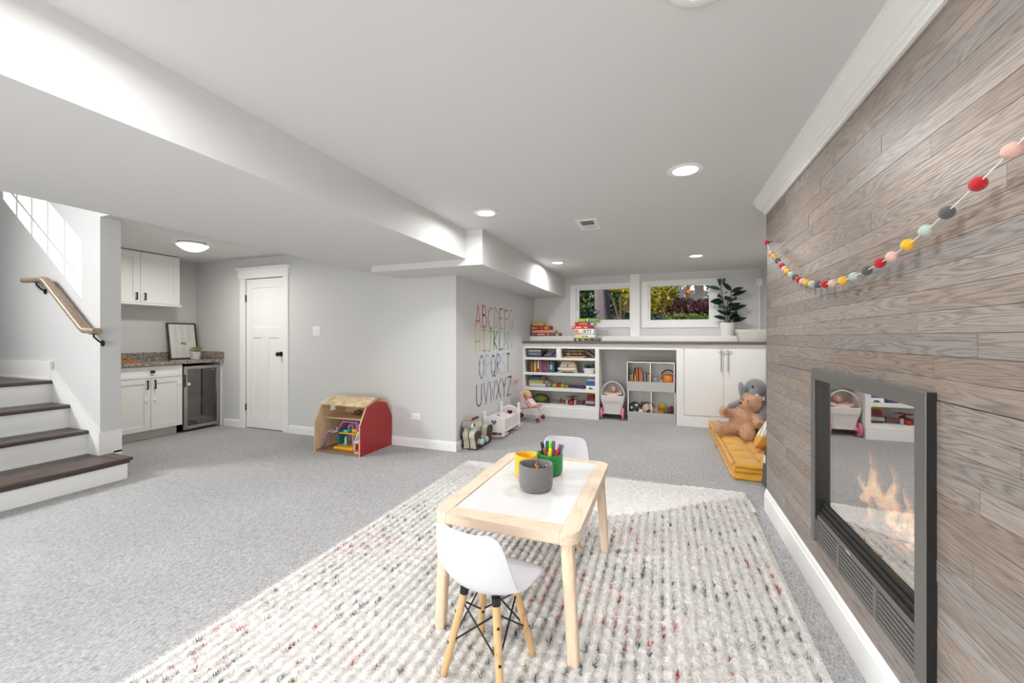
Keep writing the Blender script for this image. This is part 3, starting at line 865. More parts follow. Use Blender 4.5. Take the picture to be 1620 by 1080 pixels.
# roof boards and shingles
def slope_box(mb, x0, x1, pa, pb, t0, t1):
    a, b = Vector((0, *pa)), Vector((0, *pb)); d = (b-a).normalized(); n = Vector((0, -d.z, d.y))
    vs = []
    for x in (x0, x1):
        for p, t in ((a, t0), (b, t0), (b, t1), (a, t1)):
            q = p + n*t; vs.append((x, q.y, q.z))
    mb.add(vs, [(0,3,2,1),(4,5,6,7),(0,1,5,4),(1,2,6,5),(2,3,7,6),(3,0,4,7)])
for pa, pb in (((3.345, .487), (3.525, .545)), ((3.525, .545), (3.69, .495)), ((3.69, .495), (3.772, .335))):
    m = MB(); slope_box(m, -3.485, -2.884, pa, pb, .0, .009); m.build('roof_board', PLY, bn)
SH = [wood('cedar_shingle_%d' % i, rgb(*c1), rgb(*c2), scale=(18, 3, 3), rough=.7, freq=5, bump=.08) for i, (c1, c2) in enumerate((((222, 200, 160), (196, 168, 124)), ((210, 184, 142), (180, 150, 108)), ((232, 212, 176), (204, 178, 138))))]
sr = random.Random(8)
for (pa, pb, rows) in (((3.335, .486), (3.53, .549), 4), ((3.528, .552), (3.70, .492), 3)):
    A, Bv = Vector(pa), Vector(pb)
    for r_ in range(rows):
        q0 = A.lerp(Bv, r_/rows) if rows == 4 else A.lerp(Bv, 1-(r_+1)/rows); q1 = A.lerp(Bv, min((r_+1.35)/rows, 1)) if rows == 4 else A.lerp(Bv, max(1-r_/rows-1.35/rows, 0)+.0)
        if rows == 3: q0, q1 = A.lerp(Bv, max(1-(r_+1.3)/rows, 0)), A.lerp(Bv, 1-r_/rows)
        x = -3.49
        while x < -2.89:
            w_ = sr.uniform(.035, .075); x1 = min(x+w_, -2.876)
            m = MB(); b0 = .010 + .004; slope_box(m, x+.0008, x1-.0008, (q0.x + sr.uniform(-.006, .004), q0.y), (q1.x, q1.y), .0095 if rows == 4 else .0095, b0+sr.uniform(0, .003))
            m.build('shingle', sr.choice(SH), bn); x = x1
for p in ((-2.870, 3.30, .03), (-2.870, 3.50, .02), (-2.870, 3.73, .03), (-2.870, 3.528, .525), (-2.870, 3.74, .22)): MB().cyl((p[0]-.001, p[1], p[2]), (p[0]+.001, p[1], p[2]), .006, .005, 8).build('screw', STEEL, bn)

# the small plastic play house with a slide inside the barn
ph = thing('play_house', 'plastic doll house with purple roof, yellow floors and slide inside the barn', 'dollhouse', (-3.205, 3.5, .02))
YEL = mat('toy_yellow', rgb(244, 178, 20), .4); PUR = mat('toy_purple', rgb(176, 100, 158), .4); TEAL = mat('toy_teal', rgb(36, 128, 142), .4); LIL = mat('toy_lilac', rgb(188, 150, 192), .4)
RB(-3.315, 3.36, .0205, -3.05, 3.56, .045, r=.004).build('ground_floor', YEL, ph)
RB(-3.295, 3.42, .172, -3.06, 3.56, .186, r=.003).build('upper_deck', YEL, ph)
B(-3.32, 3.43, .045, -3.308, 3.55, .215).build('side_wall', TEAL, ph); B(-3.065, 3.43, .045, -3.053, 3.55, .215).build('side_wall', TEAL, ph)
m = MB()
ro = [(-3.33, .205), (-3.255, .295), (-3.245, .315), (-3.04, .315), (-3.04, .30), (-3.235, .298), (-3.31, .205)]
m.prism(ro, 'y', 3.42, 3.56); m.prism([(-3.05, .20), (-3.035, .20), (-3.035, .30), (-3.065, .30)], 'y', 3.42, 3.56)
m.build('roof', PUR, ph)
B(-3.305, 3.553, .05, -3.055, 3.559, .30).build('back_panel', mat('toy_backdrop', rgb(150, 128, 150), .6, var=.2, vscale=18), ph)
B(-3.185, 3.50, .045, -3.177, 3.55, .172).build('partition', mat('toy_white', rgb(230, 230, 230), .5), ph)
m = MB()
pts = [(-3.32, .21), (-3.355, .205), (-3.38, .18), (-3.405, .12), (-3.43, .06), (-3.465, .024)]
for (x0, z0), (x1, z1) in zip(pts, pts[1:]):
    m.add([(x0, 3.33, z0), (x1, 3.33, z1), (x1, 3.38, z1), (x0, 3.38, z0), (x0, 3.33, z0+.012), (x1, 3.33, z1+.012), (x1, 3.335, z1+.012), (x0, 3.335, z0+.012), (x0, 3.335, z0+.003), (x1, 3.335, z1+.003), (x1, 3.375, z1+.003), (x0, 3.375, z0+.003), (x0, 3.375, z0+.012), (x1, 3.375, z1+.012), (x1, 3.38, z1+.012), (x0, 3.38, z0+.012)],
          [(0,1,2,3),(0,4,5,1),(4,7,6,5),(7,8,9,6),(8,11,10,9),(11,12,13,10),(12,15,14,13),(15,3,2,14)])
m.build('slide', LIL, ph)
m = MB().tube([(-3.33, 3.42, .186), (-3.375, 3.42, .20), (-3.375, 3.38, .20)], .006, 8); m.box(-3.375, 3.38, .188, -3.32, 3.43, .194); m.tube([(-3.327, 3.425, .19), (-3.327, 3.425, .235)], .005, 6)
m.build('slide_platform', mat('toy_white', None), ph)
TQ = mat('toy_turquoise', rgb(92, 188, 182), .4)
t = thing('toy_bed', 'tiny turquoise doll bed on the upper yellow deck of the play house', 'toy', (-3.205, 3.45, .186))
RB(-3.24, 3.425, .1865, -3.18, 3.50, .215, r=.005).build('bed_base', TQ, t)
m = MB().box(-3.24, 3.50, .1865, -3.235, 3.508, .255); m.box(-3.185, 3.50, .1865, -3.18, 3.508, .255); m.box(-3.24, 3.50, .245, -3.18, 3.508, .25)
m.build('headboard', mat('toy_white', None), t)
t = thing('toy_dresser', 'tiny yellow doll dresser with white round mirror on the yellow deck', 'toy', (-3.105, 3.48, .186))
RB(-3.15, 3.455, .1865, -3.09, 3.51, .222, r=.006).build('dresser', YEL, t)
m = MB(); m.tube([(-3.12+.022*math.cos(a), 3.512, .245+.022*math.sin(a)) for a in [k*6.283/14 for k in range(14)]], .004, 6, True)
m.build('mirror_frame', mat('toy_white', None), t, True)
MB().cyl((-3.12, 3.510, .245), (-3.12, 3.514, .245), .02, .02, 14).build('mirror', STEEL, t)
t = thing('toy_rabbit', 'tiny white rabbit figure in a turquoise seat on the yellow ground floor', 'toy', (-3.22, 3.44, .045))
blob('body', mat('toy_cream', rgb(228, 222, 200), .6), t, [('b', (-3.22, 3.44, .085), (.014, .012, .018)), ('b', (-3.22, 3.437, .108), (.011, .011, .011)), ('c', (-3.224, 3.44, .115), (-3.229, 3.44, .142), .0045, .003), ('c', (-3.216, 3.44, .115), (-3.212, 3.44, .142), .0045, .003)], .0022, 2)
RB(-3.242, 3.425, .0455, -3.198, 3.465, .075, r=.008).build('seat', TQ, t)
t = thing('red_toy_house', 'small red and white toy house half hidden behind the barn end wall', 'toy', (-2.96, 3.36, .02))
TR = mat('toy_red_orange', rgb(196, 76, 44), .45); TW = MATS['toy_white']
m = MB(); m.box(-2.985, 3.31, .0205, -2.932, 3.40, .13); m.build('house_body', TR, t)
m = MB(); m.box(-2.988, 3.305, .128, -2.93, 3.405, .14); m.box(-2.988, 3.305, .0205, -2.98, 3.313, .13); m.box(-2.988, 3.305, .0205, -2.93, 3.311, .03); m.tube([(-2.985, 3.32, .14), (-2.965, 3.34, .235)], .004, 6); m.tube([(-2.955, 3.32, .14), (-2.96, 3.34, .235)], .004, 6)
m.build('white_trim', TW, t)
B(-2.96, 3.3095, .06, -2.94, 3.3105, .11).build('window_pane', DARK, t)
t = thing('brown_toy_animal', 'small brown toy animal lying on the upper floor of the barn', 'toy', (-3.2, 3.6, .348))
blob('body', mat('toy_brown', rgb(104, 84, 66), .7), t, [('b', (-3.2, 3.6, .375), (.05, .03, .027)), ('b', (-3.165, 3.58, .395), (.024, .022, .022)), ('c', (-3.23, 3.59, .36), (-3.24, 3.56, .356), .009, .007), ('c', (-3.17, 3.58, .36), (-3.16, 3.555, .356), .009, .007)], .006, 3)
t = thing('dark_toy_figure', 'small dark toy figure standing behind the red end wall of the barn', 'toy', (-2.93, 3.5, .348))
blob('body', mat('toy_dark_brown', rgb(70, 48, 40), .7), t, [('b', (-2.925, 3.47, .39), (.022, .02, .04)), ('b', (-2.925, 3.465, .445), (.018, .018, .02)), ('c', (-2.94, 3.47, .41), (-2.955, 3.46, .38), .008, .006), ('c', (-2.917, 3.47, .36), (-2.915, 3.465, .352), .008, .007)], .005, 3)

# ================================================================== built-in shelving below the windows
YF, YB = 5.98, 6.50
bs = thing('bookcase', 'white built-in open bookcase with four shelf levels left of the knee space', 'bookcase', (-1.47, 6.24, 0))
B(-2.058, YF, 0.0, -2.032, YB, 1.12).build('side_panel', CAB, bs)
B(-.932, YF, 0.0, -.876, YB, 1.12).build('side_panel', CAB, bs)
B(-2.032, YB-.012, .16, -.932, YB, 1.12).build('back_panel', mat('bookcase_back', rgb(214, 212, 208), .6), bs)
B(-2.032, YF, 1.045, -.932, YB-.012, 1.12).build('top_rail', CAB, bs)
for z0, z1 in ((.868, .905), (.633, .670), (.392, .438), (.148, .188)):
    B(-2.032, YF, z0, -.932, YB-.012, z1).build('shelf', CAB, bs)
B(-1.522, YF, .905, -1.452, YB-.012, 1.045).build('divider', CAB, bs)
RB(-2.058, YF-.012, 0, -.876, YF+.02, .148, r=.003).build('plinth', TRIM, bs)
kn = thing('knee_space', 'white framed knee space under the counter with a recessed grey back', 'cabinet', (-.35, 6.4, 0))
B(-.876, YF, 1.04, .18, YF+.03, 1.12).build('top_rail', CAB, kn)
B(-.876, YB-.012, 0, .18, YB, 1.12).build('back_panel', WALL, kn)
B(-.876, YB-.10, .93, .18, YB-.012, 1.04).build('rear_apron', mat('apron_paint', rgb(206, 208, 196), .6), kn)
db = thing('double_cabinet', 'white flat door double cabinet with steel bar handles right of the knee space', 'cabinet', (.75, 6.24, 0))
B(.18, YF, 0, .272, YB, 1.12).build('stile', CAB, db)
B(.272, YF+.022, .0, 1.318, YB, 1.12).build('body', CAB, db)
B(.272, YF, 1.065, 1.318, YF+.022, 1.12).build('top_rail', CAB, db)
RB(.18, YF-.012, 0, 1.318, YF+.02, .142, r=.003).build('plinth', TRIM, db)
for a, b, hx in ((.284, .761, .726), (.765, 1.245, .808)):
    dd = RB(a, YF-.004, .155, b, YF+.0215, 1.062, r=.002).build('door', CAB, db)
    h = MB().cyl((hx, YF-.034, .765), (hx, YF-.034, 1.062), .0065, .0065, 12)
    for zz in (.80, 1.03): h.cyl((hx, YF-.003, zz), (hx, YF-.034, zz), .005, .005, 8)
    h.build('bar_handle', STEEL, dd, True)
lk = MB().tube([(.70, YF-.012, 1.03), (.73, YF-.03, 1.032), (.767, YF-.022, 1.026), (.81, YF-.03, 1.032), (.86, YF-.014, 1.032)], .006, 8)
tag(lk.build('child_lock_strap', mat('clear_plastic', rgb(206, 206, 204), .3), db, True), 'pale plastic child lock strap joining the handles')
B(1.25, YF-.002, .155, 1.318, YF+.0215, 1.062).build('filler', CAB, db)
ct = wood('dark_counter_wood', rgb(104, 90, 80), rgb(66, 54, 47), scale=(2.2, 16, 16), rough=.4, freq=8, bump=.04)
tag(RB(-2.058, 5.945, 1.1205, 1.318, 6.335, 1.155, r=.003).build('wood_counter', ct), 'long dark brown wooden counter top running below the windows', 'countertop')

# ---------------------------------------------------------------- books, boxes
def cm(r, g, b, rough=.55):
    return mat('c_%d_%d_%d' % (r, g, b), rgb(r, g, b), rough)
PAGES = mat('book_pages', rgb(226, 220, 206), .8)
def book_up(x, w, y, d, z, h, col, label, group, lean=0, band=None):
    """upright book, spine to the front"""
    t = thing('book', label, 'book', (x+w/2, y+d/2, z), group=group)
    M = Matrix.Translation((x, y, z)) @ Matrix.Rotation(R(lean), 4, 'Y') @ Matrix.Translation((-x, -y, -z))
    c = MB().box(x, y, z, x+.0022, y+d, z+h); c.box(x+w-.0022, y, z, x+w, y+d, z+h); c.box(x, y, z, x+w, y+.003, z+h)
    c.xf(M).build('cover', cm(*col), t)
    B(x+.0022, y+.003, z+.003, x+w-.0022, y+d-.004, z+h-.004).xf(M).build('pages', PAGES, t)
    if band: B(x+.001, y-.0006, z+h*band[0], x+w-.001, y+.001, z+h*band[1]).xf(M).build('spine_band', cm(*band[2]), t)
    return t
def game_box(x0, x1, y0, y1, z0, z1, col, label, group, marks=(), rz=0, name='game_box', cat='board game', side=None):
    """lidded box: base tray, lid and printed marks (fraction x0,x1,z0,z1,colour) on the front face"""
    t = thing(name, label, cat, ((x0+x1)/2, (y0+y1)/2, z0), group=group)
    c = Vector(((x0+x1)/2, (y0+y1)/2, 0))
    M = Matrix.Translation(c) @ Matrix.Rotation(R(rz), 4, 'Z') @ Matrix.Translation(-c)
    hz = z0 + (z1-z0)*.25
    RB(x0+.003, y0+.003, z0, x1-.003, y1-.003, z1-.003, r=.001, seg=1).xf(M).build('tray', cm(*(side or tuple(int(v*.85) for v in col))), t)
    l = RB(x0, y0, hz, x1, y1, z1, r=.0015, seg=1).xf(M).build('lid', cm(*col), t)
    for (a, b, c0, c1, mc) in marks:
        B(x0+(x1-x0)*a, y0-.0006, z0+(z1-z0)*c0, x0+(x1-x0)*b, y0+.0005, z0+(z1-z0)*c1).xf(M).build('print', cm(*mc), l)
    t['_m'] = 0
    del t['_m']
    return t, l, M
G1 = 'games stacked on the ledge by the letter wall'
game_box(-2.05, -1.575, 6.345, 6.56, 1.2365, 1.286, (176, 44, 44), 'long dark red game box at the bottom of the stack on the left ledge', G1, ((.0, .14, .1, .95, (120, 92, 92)), (.25, .5, .35, .7, (226, 190, 180)), (.6, .66, .3, .75, (208, 160, 130)), (.72, .9, .1, .95, (110, 84, 78)), (.9, 1, .1, .95, (188, 176, 172))))
game_box(-2.035, -1.64, 6.35, 6.56, 1.2865, 1.334, (196, 176, 150), 'tan game box second from the bottom on the left ledge', G1, ((.0, .85, .6, .95, (206, 168, 106)),))
game_box(-2.045, -1.725, 6.352, 6.56, 1.3345, 1.404, (172, 30, 34), 'deep red game box with small yellow mark on the left ledge', G1, ((.02, .2, .3, .7, (220, 170, 168)), (.2, .38, .35, .6, (208, 130, 126)), (.5, .62, .2, .8, (206, 80, 84)), (.74, .86, .2, .8, (232, 176, 40)), (.9, .97, .15, .85, (196, 120, 120))))
game_box(-2.03, -1.84, 6.36, 6.55, 1.4045, 1.46, (212, 178, 92), 'small mustard game box on top of the stack on the left ledge', G1, ((.05, .85, .2, .9, (222, 186, 96)),))
G2 = 'games stacked on the counter before the left window'
game_box(-1.262, -.90, 6.04, 6.325, 1.1555, 1.205, (126, 124, 120), 'grey black patterned game box at the bottom of the counter stack', G2, ((.0, .1, .1, .95, (84, 80, 78)), (.12, .17, .1, .8, (208, 206, 200)), (.2, .3, .2, .7, (60, 58, 58)), (.34, .42, .1, .6, (168, 164, 158)), (.45, .6, .3, .8, (70, 68, 66)), (.7, .84, .2, .9, (62, 60, 60)), (.9, .98, .1, .5, (90, 86, 84))))
game_box(-1.24, -.945, 6.05, 6.32, 1.2055, 1.252, (232, 232, 222), 'white and yellow game box second from the bottom of the counter stack', G2, ((.0, .3, .1, .95, (222, 218, 110)), (.3, .85, .0, .25, (226, 196, 90)), (.34, .46, .4, .7, (90, 92, 92)), (.5, .64, .35, .75, (110, 112, 110))))
t_, l_, M_ = game_box(-1.252, -.965, 6.052, 6.318, 1.2525, 1.343, (238, 238, 236), 'white game box with large rainbow lettering in the counter stack', G2, ((.03, .55, .1, .16, (120, 120, 122)),))
for ch, cx_, col in zip('BLURT!', (-1.225, -1.187, -1.14, -1.095, -1.05, -1.012), ((206, 44, 52), (226, 120, 44), (214, 190, 60), (44, 140, 66), (38, 120, 130), (52, 50, 54))):
    text_mesh(ch, .068, cm(*col), l_, front_matrix(cx_, 6.0515, 1.302), .0006, 'lettering', .003)
game_box(-1.292, -1.005, 6.055, 6.31, 1.3435, 1.388, (208, 62, 38), 'flat orange red game box in the middle of the counter stack', G2, ((.02, .14, .35, .65, (236, 190, 180)), (.22, .5, .35, .7, (240, 214, 200)), (.66, .82, .35, .65, (240, 200, 180)), (.9, .98, .2, .8, (120, 40, 60))), rz=-3)
game_box(-1.255, -1.02, 6.06, 6.30, 1.3885, 1.447, (196, 52, 56), 'red game box with purple corners in the counter stack', G2, ((.0, 1, .82, 1, (104, 34, 72)), (.12, .22, .2, .7, (120, 28, 30)), (.3, .8, .35, .7, (228, 110, 80)), (.84, 1, .1, .8, (110, 50, 110))), rz=2)
game_box(-1.035, -.965, 6.07, 6.30, 1.3885, 1.437, (176, 176, 182), 'narrow grey box beside the red game box in the counter stack', G2)
game_box(-1.20, -.91, 6.07, 6.31, 1.4475, 1.50, (142, 190, 66), 'lime green game box on top of the counter stack', G2, ((.4, .45, .2, .85, (40, 60, 36)), (.47, .53, .3, .85, (238, 238, 226)), (.56, .62, .2, .85, (44, 70, 40)), (.65, 1, .05, .95, (112, 150, 92))), rz=-5)

# plant and basket
t = thing('rubber_plant', 'dark leaved rubber plant in a white pot on the right ledge', 'plant', (.868, 6.43, 1.236))
PY = 6.45; px_ = .868; pz = 1.2365
MB().lathe([(.001, 0), (.074, 0), (.078, .004), (.098, .178), (.100, .19), (.094, .19), (.09, .165), (.001, .165)], 32, (px_, PY, pz)).build('pot', mat('white_ceramic', rgb(238, 237, 234), .35), t, True)
MB().lathe([(.001, .001), (.09, .001), (.09, 0), (.001, 0)], 20, (px_, PY, pz+.166)).build('soil', mat('soil', None), t)
RLEAF = mat('rubber_leaf', rgb(30, 44, 36), .3, var=.25, vscale=14); RLEAF2 = mat('rubber_leaf_light', rgb(58, 98, 62), .35, var=.2, vscale=14)
STEM = mat('plant_stem', rgb(74, 66, 48), .7)
stems = [((px_-.02, PY, pz+.165), (px_-.05, PY, 1.68), (px_-.085, PY, 1.98)), ((px_+.03, PY-.01, pz+.165), (px_+.03, PY-.01, 1.62), (px_+.05, PY-.03, 1.90)), ((px_+.005, PY-.02, pz+.165), (px_, PY-.03, 1.55), (px_+.0, PY-.04, 1.76))]
for s3 in stems: MB().tube(s3, [.007, .006, .004], 8).build('stem', STEM, t, True)
def leaf_mesh(mb, base, direction, length, width, up=(0, 0, 1), fold=.25, droop=.25):
    d = Vector(direction).normalized(); u = Vector(up); s = d.cross(u)
    if s.length < .1: s = Vector((1, 0, 0))
    s.normalize(); n = s.cross(d)
    N = 8; vs = []; fs = []
    for k in range(N+1):
        q = k/N; w = width*math.sin(math.pi*min(1, q**.85))*.5 + .0004
        c = Vector(base) + d*length*q - n*droop*length*q*q
        vs += [c - s*w + n*fold*w, c, c + s*w + n*fold*w]
        b = [v - n*.0012 for v in vs[-3:]]; vs += b
    for k in range(N):
        a, b = k*6, (k+1)*6
        fs += [(a, a+1, b+1, b), (a+1, a+2, b+2, b+1), (a+3, b+3, b+4, a+4), (a+4, b+4, b+5, a+5), (a, b, b+3, a+3), (a+2, a+5, b+5, b+2)]
    mb.add(vs, fs)
# (base x offset, z, direction, length, width, light?)
LV = [(-.085, 1.97, (-.3, -.6, .5), .12, .10, 1), (-.085, 1.98, (.55, -.2, .8), .10, .055, 0), (-.085, 1.90, (-1, -.2, .35), .19, .06, 1), (-.07, 1.84, (.3, -.8, .1), .13, .09, 0),
      (-.055, 1.78, (-.5, -.8, .15), .15, .10, 0), (-.05, 1.72, (-1, -.3, .1), .18, .10, 0), (-.04, 1.66, (-.6, -.8, -.1), .13, .09, 1), (-.03, 1.60, (.2, -1, -.2), .15, .10, 0),
      (.05, 1.88, (-.7, -.2, .75), .17, .06, 0), (.05, 1.86, (.8, -.4, .35), .16, .07, 0), (.05, 1.80, (1, -.2, .45), .21, .06, 0), (.04, 1.74, (.3, -.9, .1), .15, .11, 0), (.035, 1.66, (.9, -.4, .3), .14, .05, 0),
      (.035, 1.60, (1, -.2, .4), .22, .07, 0), (.03, 1.56, (.4, -.9, .0), .16, .11, 0), (.02, 1.50, (.7, -.7, .1), .16, .11, 0), (-.02, 1.54, (-.8, -.3, .5), .14, .045, 0), (-.02, 1.48, (-1, -.25, .3), .17, .06, 0),
      (.06, 1.44, (1, -.3, .35), .19, .065, 0), (-.01, 1.43, (.3, -.9, .2), .12, .09, 0), (.0, 1.72, (.2, -1, .3), .14, .10, 0), (.0, 1.66, (-.2, -1, -.3), .14, .10, 0), (-.01, 1.58, (.1, -1, -.4), .13, .09, 0), (.02, 1.70, (.5, -.6, -.5), .14, .09, 0), (-.03, 1.75, (.5, .6, .4), .14, .08, 0), (.04, 1.62, (.2, .8, .3), .12, .08, 0)]
for bx, bz, dr_, ln, wd, lt in LV:
    m = MB(); leaf_mesh(m, (px_+bx, PY-.02, bz), dr_, ln, wd*1.1, up=(.25*math.sin(bz*90), -1, .55), fold=.18, droop=.12)
    m.build('leaf', RLEAF2 if lt else RLEAF, t, True)
t = thing('white_basket', 'white woven oblong basket at the right end of the wooden counter', 'basket', (1.13, 6.15, 1.155))
BW = mat('white_wicker', rgb(226, 224, 218), .75, bump=.6, bscale=60, stretch=(1, 1, 5))
def rect_ring(x, y, hx, hy, z, r=.03, n=5):
    pts = []
    for cx_, cy_, a0 in ((hx-r, hy-r, 0), (-hx+r, hy-r, 90), (-hx+r, -hy+r, 180), (hx-r, -hy+r, 270)):
        for k in range(n): a = R(a0+90*k/(n-1)); pts.append((x+cx_+r*math.cos(a), y+cy_+r*math.sin(a), z))
    return pts
m = MB(); rings = [rect_ring(1.125, 6.15, .155, .09, 1.1555), rect_ring(1.125, 6.15, .165, .10, 1.20), rect_ring(1.125, 6.15, .178, .11, 1.26), rect_ring(1.125, 6.15, .188, .12, 1.312), rect_ring(1.125, 6.15, .178, .11, 1.312), rect_ring(1.125, 6.15, .150, .085, 1.165)]
n = len(rings[0]); vs = [p for r_ in rings for p in r_]
fs = [(k*n+i, k*n+(i+1) % n, (k+1)*n+(i+1) % n, (k+1)*n+i) for k in range(5) for i in range(n)] + [tuple(range(n))[::-1], tuple(range(5*n, 6*n))]
m.add(vs, fs).build('basket_body', BW, t, True)
for zz, e_ in ((1.314, .185), (1.299, .187), (1.284, .185), (1.269, .182), (1.254, .178), (1.239, .176), (1.224, .173), (1.209, .169), (1.194, .167), (1.179, .163), (1.164, .159)):
    MB().tube(rect_ring(1.125, 6.15, e_, e_-.067, zz), .0062, 6, True).build('woven_band', BW, t, True)

# ---------------------------------------------------------------- things on the shelves
SY = 6.0
# level 1 left
game_box(-2.0, -1.775, SY+.03, 6.35, .9055, .925, (46, 46, 50), 'flat black box under the grey blue box on the top shelf', 'boxes on the top shelf')
game_box(-1.995, -1.775, SY+.03, 6.35, .9255, .985, (92, 98, 108), 'thick grey blue box on the top shelf of the bookcase', 'boxes on the top shelf', ((.1, .8, .45, .6, (150, 158, 168)), (.2, .6, .3, .38, (130, 138, 148))))
game_box(-1.99, -1.785, SY+.035, 6.33, .9855, 1.018, (196, 192, 180), 'cream coloured box on top of the grey blue box on the top shelf', 'boxes on the top shelf')
t = thing('blue_toy_creature', 'grey blue rounded toy with two knobs on the top shelf', 'toy', (-1.66, 6.1, .905))
blob('body', mat('slate_toy', rgb(104, 112, 132), .5), t, [('b', (-1.665, 6.1, .945), (.055, .05, .04)), ('b', (-1.655, 6.08, .985), (.03, .03, .026)), ('c', (-1.70, 6.08, .955), (-1.725, 6.06, .93), .018, .014), ('c', (-1.625, 6.08, .955), (-1.605, 6.06, .975), .016, .013)], .008, 3)
t = thing('pink_toy_car', 'muted pink toy lying beside the grey blue toy on the top shelf', 'toy', (-1.57, 6.12, .905))
blob('body', mat('dusty_pink', rgb(140, 116, 118), .5), t, [('b', (-1.575, 6.12, .932), (.045, .06, .026)), ('b', (-1.565, 6.12, .952), (.03, .04, .022))], .007, 3)
# level 1 right: wooden puzzle boards
PW = wood('puzzle_wood', rgb(182, 152, 116), rgb(140, 112, 82), scale=(3, 12, 12), rough=.6, freq=5)
GP = 'wooden puzzle boards on the top shelf'
for (x0, x1, z0, z1, rot, lab) in ((-1.42, -1.10, .9055, .917, 0, 'lowest pale wooden puzzle board on the top right shelf'), (-1.39, -1.08, .9175, .930, 3, 'second wooden puzzle board from the bottom on the top right shelf'), (-1.385, -1.13, .958, .970, -2, 'wooden puzzle board resting on pegs in the middle of the pile'), (-1.41, -1.12, 1.004, 1.016, 4, 'topmost wooden puzzle board on the top right shelf')):
    t = thing('puzzle_board', lab, 'puzzle', ((x0+x1)/2, 6.17, z0), group=GP)
    M = Matrix.Translation(((x0+x1)/2, 6.17, z0)) @ Matrix.Rotation(R(rot), 4, 'Z') @ Matrix.Translation((-(x0+x1)/2, -6.17, -z0))
    RB(x0, 6.03, z0, x1, 6.30, z1, r=.003).xf(M).build('board', PW, t)
    pg = MB()
    zt = {.9175: .958, .958: 1.004}.get(z0)
    for k in range(3):
        for yy in (6.06, 6.27):
            x = x0+.04+k*(x1-x0-.08)/2
            h = (zt-z1) if zt else (.0 if z0 < .91 else .008)
            if h > 0: pg.cyl((x, yy, z1-.001), (x, yy, z1+h-.0005), .008, .008, 8)
    if pg.v: pg.xf(M).build('pegs', PW, t)
t = thing('puzzle_board', 'wooden puzzle board leaning at a slant at the right of the top shelf', 'puzzle', (-1.0, 6.15, .905), group=GP)
M = Matrix.Translation((-.945, 6.16, .909)) @ Matrix.Rotation(R(35), 4, 'Y')
RB(-.17, -.12, 0, 0, .12, .010, r=.003).xf(M).build('board', PW, t)
# level 2: upright books
GB = 'books standing on the second shelf'
bx = -1.985
for w_, h_, col, lab, band in ((.022, .150, (70, 40, 42), 'thin dark maroon book at the left end of the second shelf', None), (.02, .160, (92, 84, 70), 'slim olive brown book near the left end of the second shelf', None), (.026, .168, (146, 84, 52), 'rust brown book on the second shelf', (.1, .9, (168, 110, 70))), (.018, .17, (74, 46, 34), 'thin dark brown book on the second shelf', None), (.04, .172, (196, 142, 46), 'ochre yellow book on the second shelf', (.15, .85, (214, 170, 80))), (.016, .165, (60, 56, 62), 'thin charcoal book right of the ochre book', None), (.028, .176, (214, 206, 196), 'white spined book with red foot on the second shelf', (.0, .3, (178, 40, 46))), (.016, .176, (168, 50, 66), 'slim crimson book beside the white spined book', None), (.016, .165, (196, 150, 140), 'slim pale rose book on the second shelf', None), (.10, .172, (132, 34, 40), 'wide dark red box set with two blue figures on the second shelf', None), (.012, .17, (214, 140, 70), 'thin orange book right of the wide red box set', None), (.026, .168, (40, 62, 96), 'navy blue book on the second shelf', (.2, .8, (60, 90, 130))), (.042, .172, (52, 124, 136), 'teal patterned book on the second shelf', (.3, .7, (150, 190, 190))), (.03, .165, (66, 74, 100), 'slate blue book at the right end of the row', None)):
    t = book_up(bx, w_, SY+.03, .16, .6705, h_, col, lab, GB, 0, band)
    if 'figures' in lab:
        for q, c_ in ((.028, (52, 80, 140)), (.07, (70, 90, 150))):
            f = MB().ball((bx+q, SY+.0295, .6705+.06), (.017, .001, .04), 10, 6).ball((bx+q, SY+.0295, .6705+.115), (.013, .001, .015), 10, 6)
            f.build('printed_figure', cm(*c_), t, True)
    bx += w_ + .0008
# level 2: activity toy
t = thing('wooden_activity_toy', 'wooden toy with sloped sides, white slots and turquoise feet on the second shelf', 'toy', (-1.36, 6.12, .67))
AW = wood('beech_toy', rgb(206, 176, 142), rgb(182, 150, 116), scale=(3, 12, 12), rough=.5, freq=5)
MB().prism([(-1.505, .688), (-1.215, .688), (-1.235, .80), (-1.27, .845), (-1.445, .845), (-1.475, .80)], 'y', 6.06, 6.20).build('body', AW, t)
RB(-1.515, 6.042, .715, -1.24, 6.062, .748, r=.004).build('white_slat', cm(224, 216, 206), t)
MB().prism([(-1.48, .765), (-1.24, .765), (-1.262, .80), (-1.46, .80)], 'y', 6.05, 6.062).build('white_slat', cm(224, 216, 206), t)
for x in (-1.49, -1.235): RB(x-.035, 6.03, .6705, x+.035, 6.20, .690, r=.005).build('turquoise_foot', cm(84, 190, 190), t)
MB().cyl((-1.36, 6.055, .782), (-1.36, 6.04, .782), .014, .012, 14).build('dial', cm(52, 70, 84), t, True)
t = thing('white_tub', 'white plastic tub on the right of the second shelf', 'tub', (-1.03, 6.12, .67))
m = MB().lathe([(.001, 0), (.075, 0), (.08, .004), (.095, .07), (.112, .072), (.112, .08), (.092, .08), (.076, .008), (.001, .008)], 28, (0, 0, 0))
m.xf(Matrix.Translation((-1.045, 6.12, .6705)) @ Matrix.Diagonal((.95, .8, 1, 1))).build('tub_body', PLASTIC_W, t, True)
game_box(-1.105, -.985, 6.08, 6.16, .6805, .80, (40, 110, 112), 'dark teal box standing in the white tub', 'boxes in the tub', ((.1, .9, .6, .95, (24, 40, 44)), (.4, .6, .66, .82, (220, 226, 222))), cat='box', name='small_box')
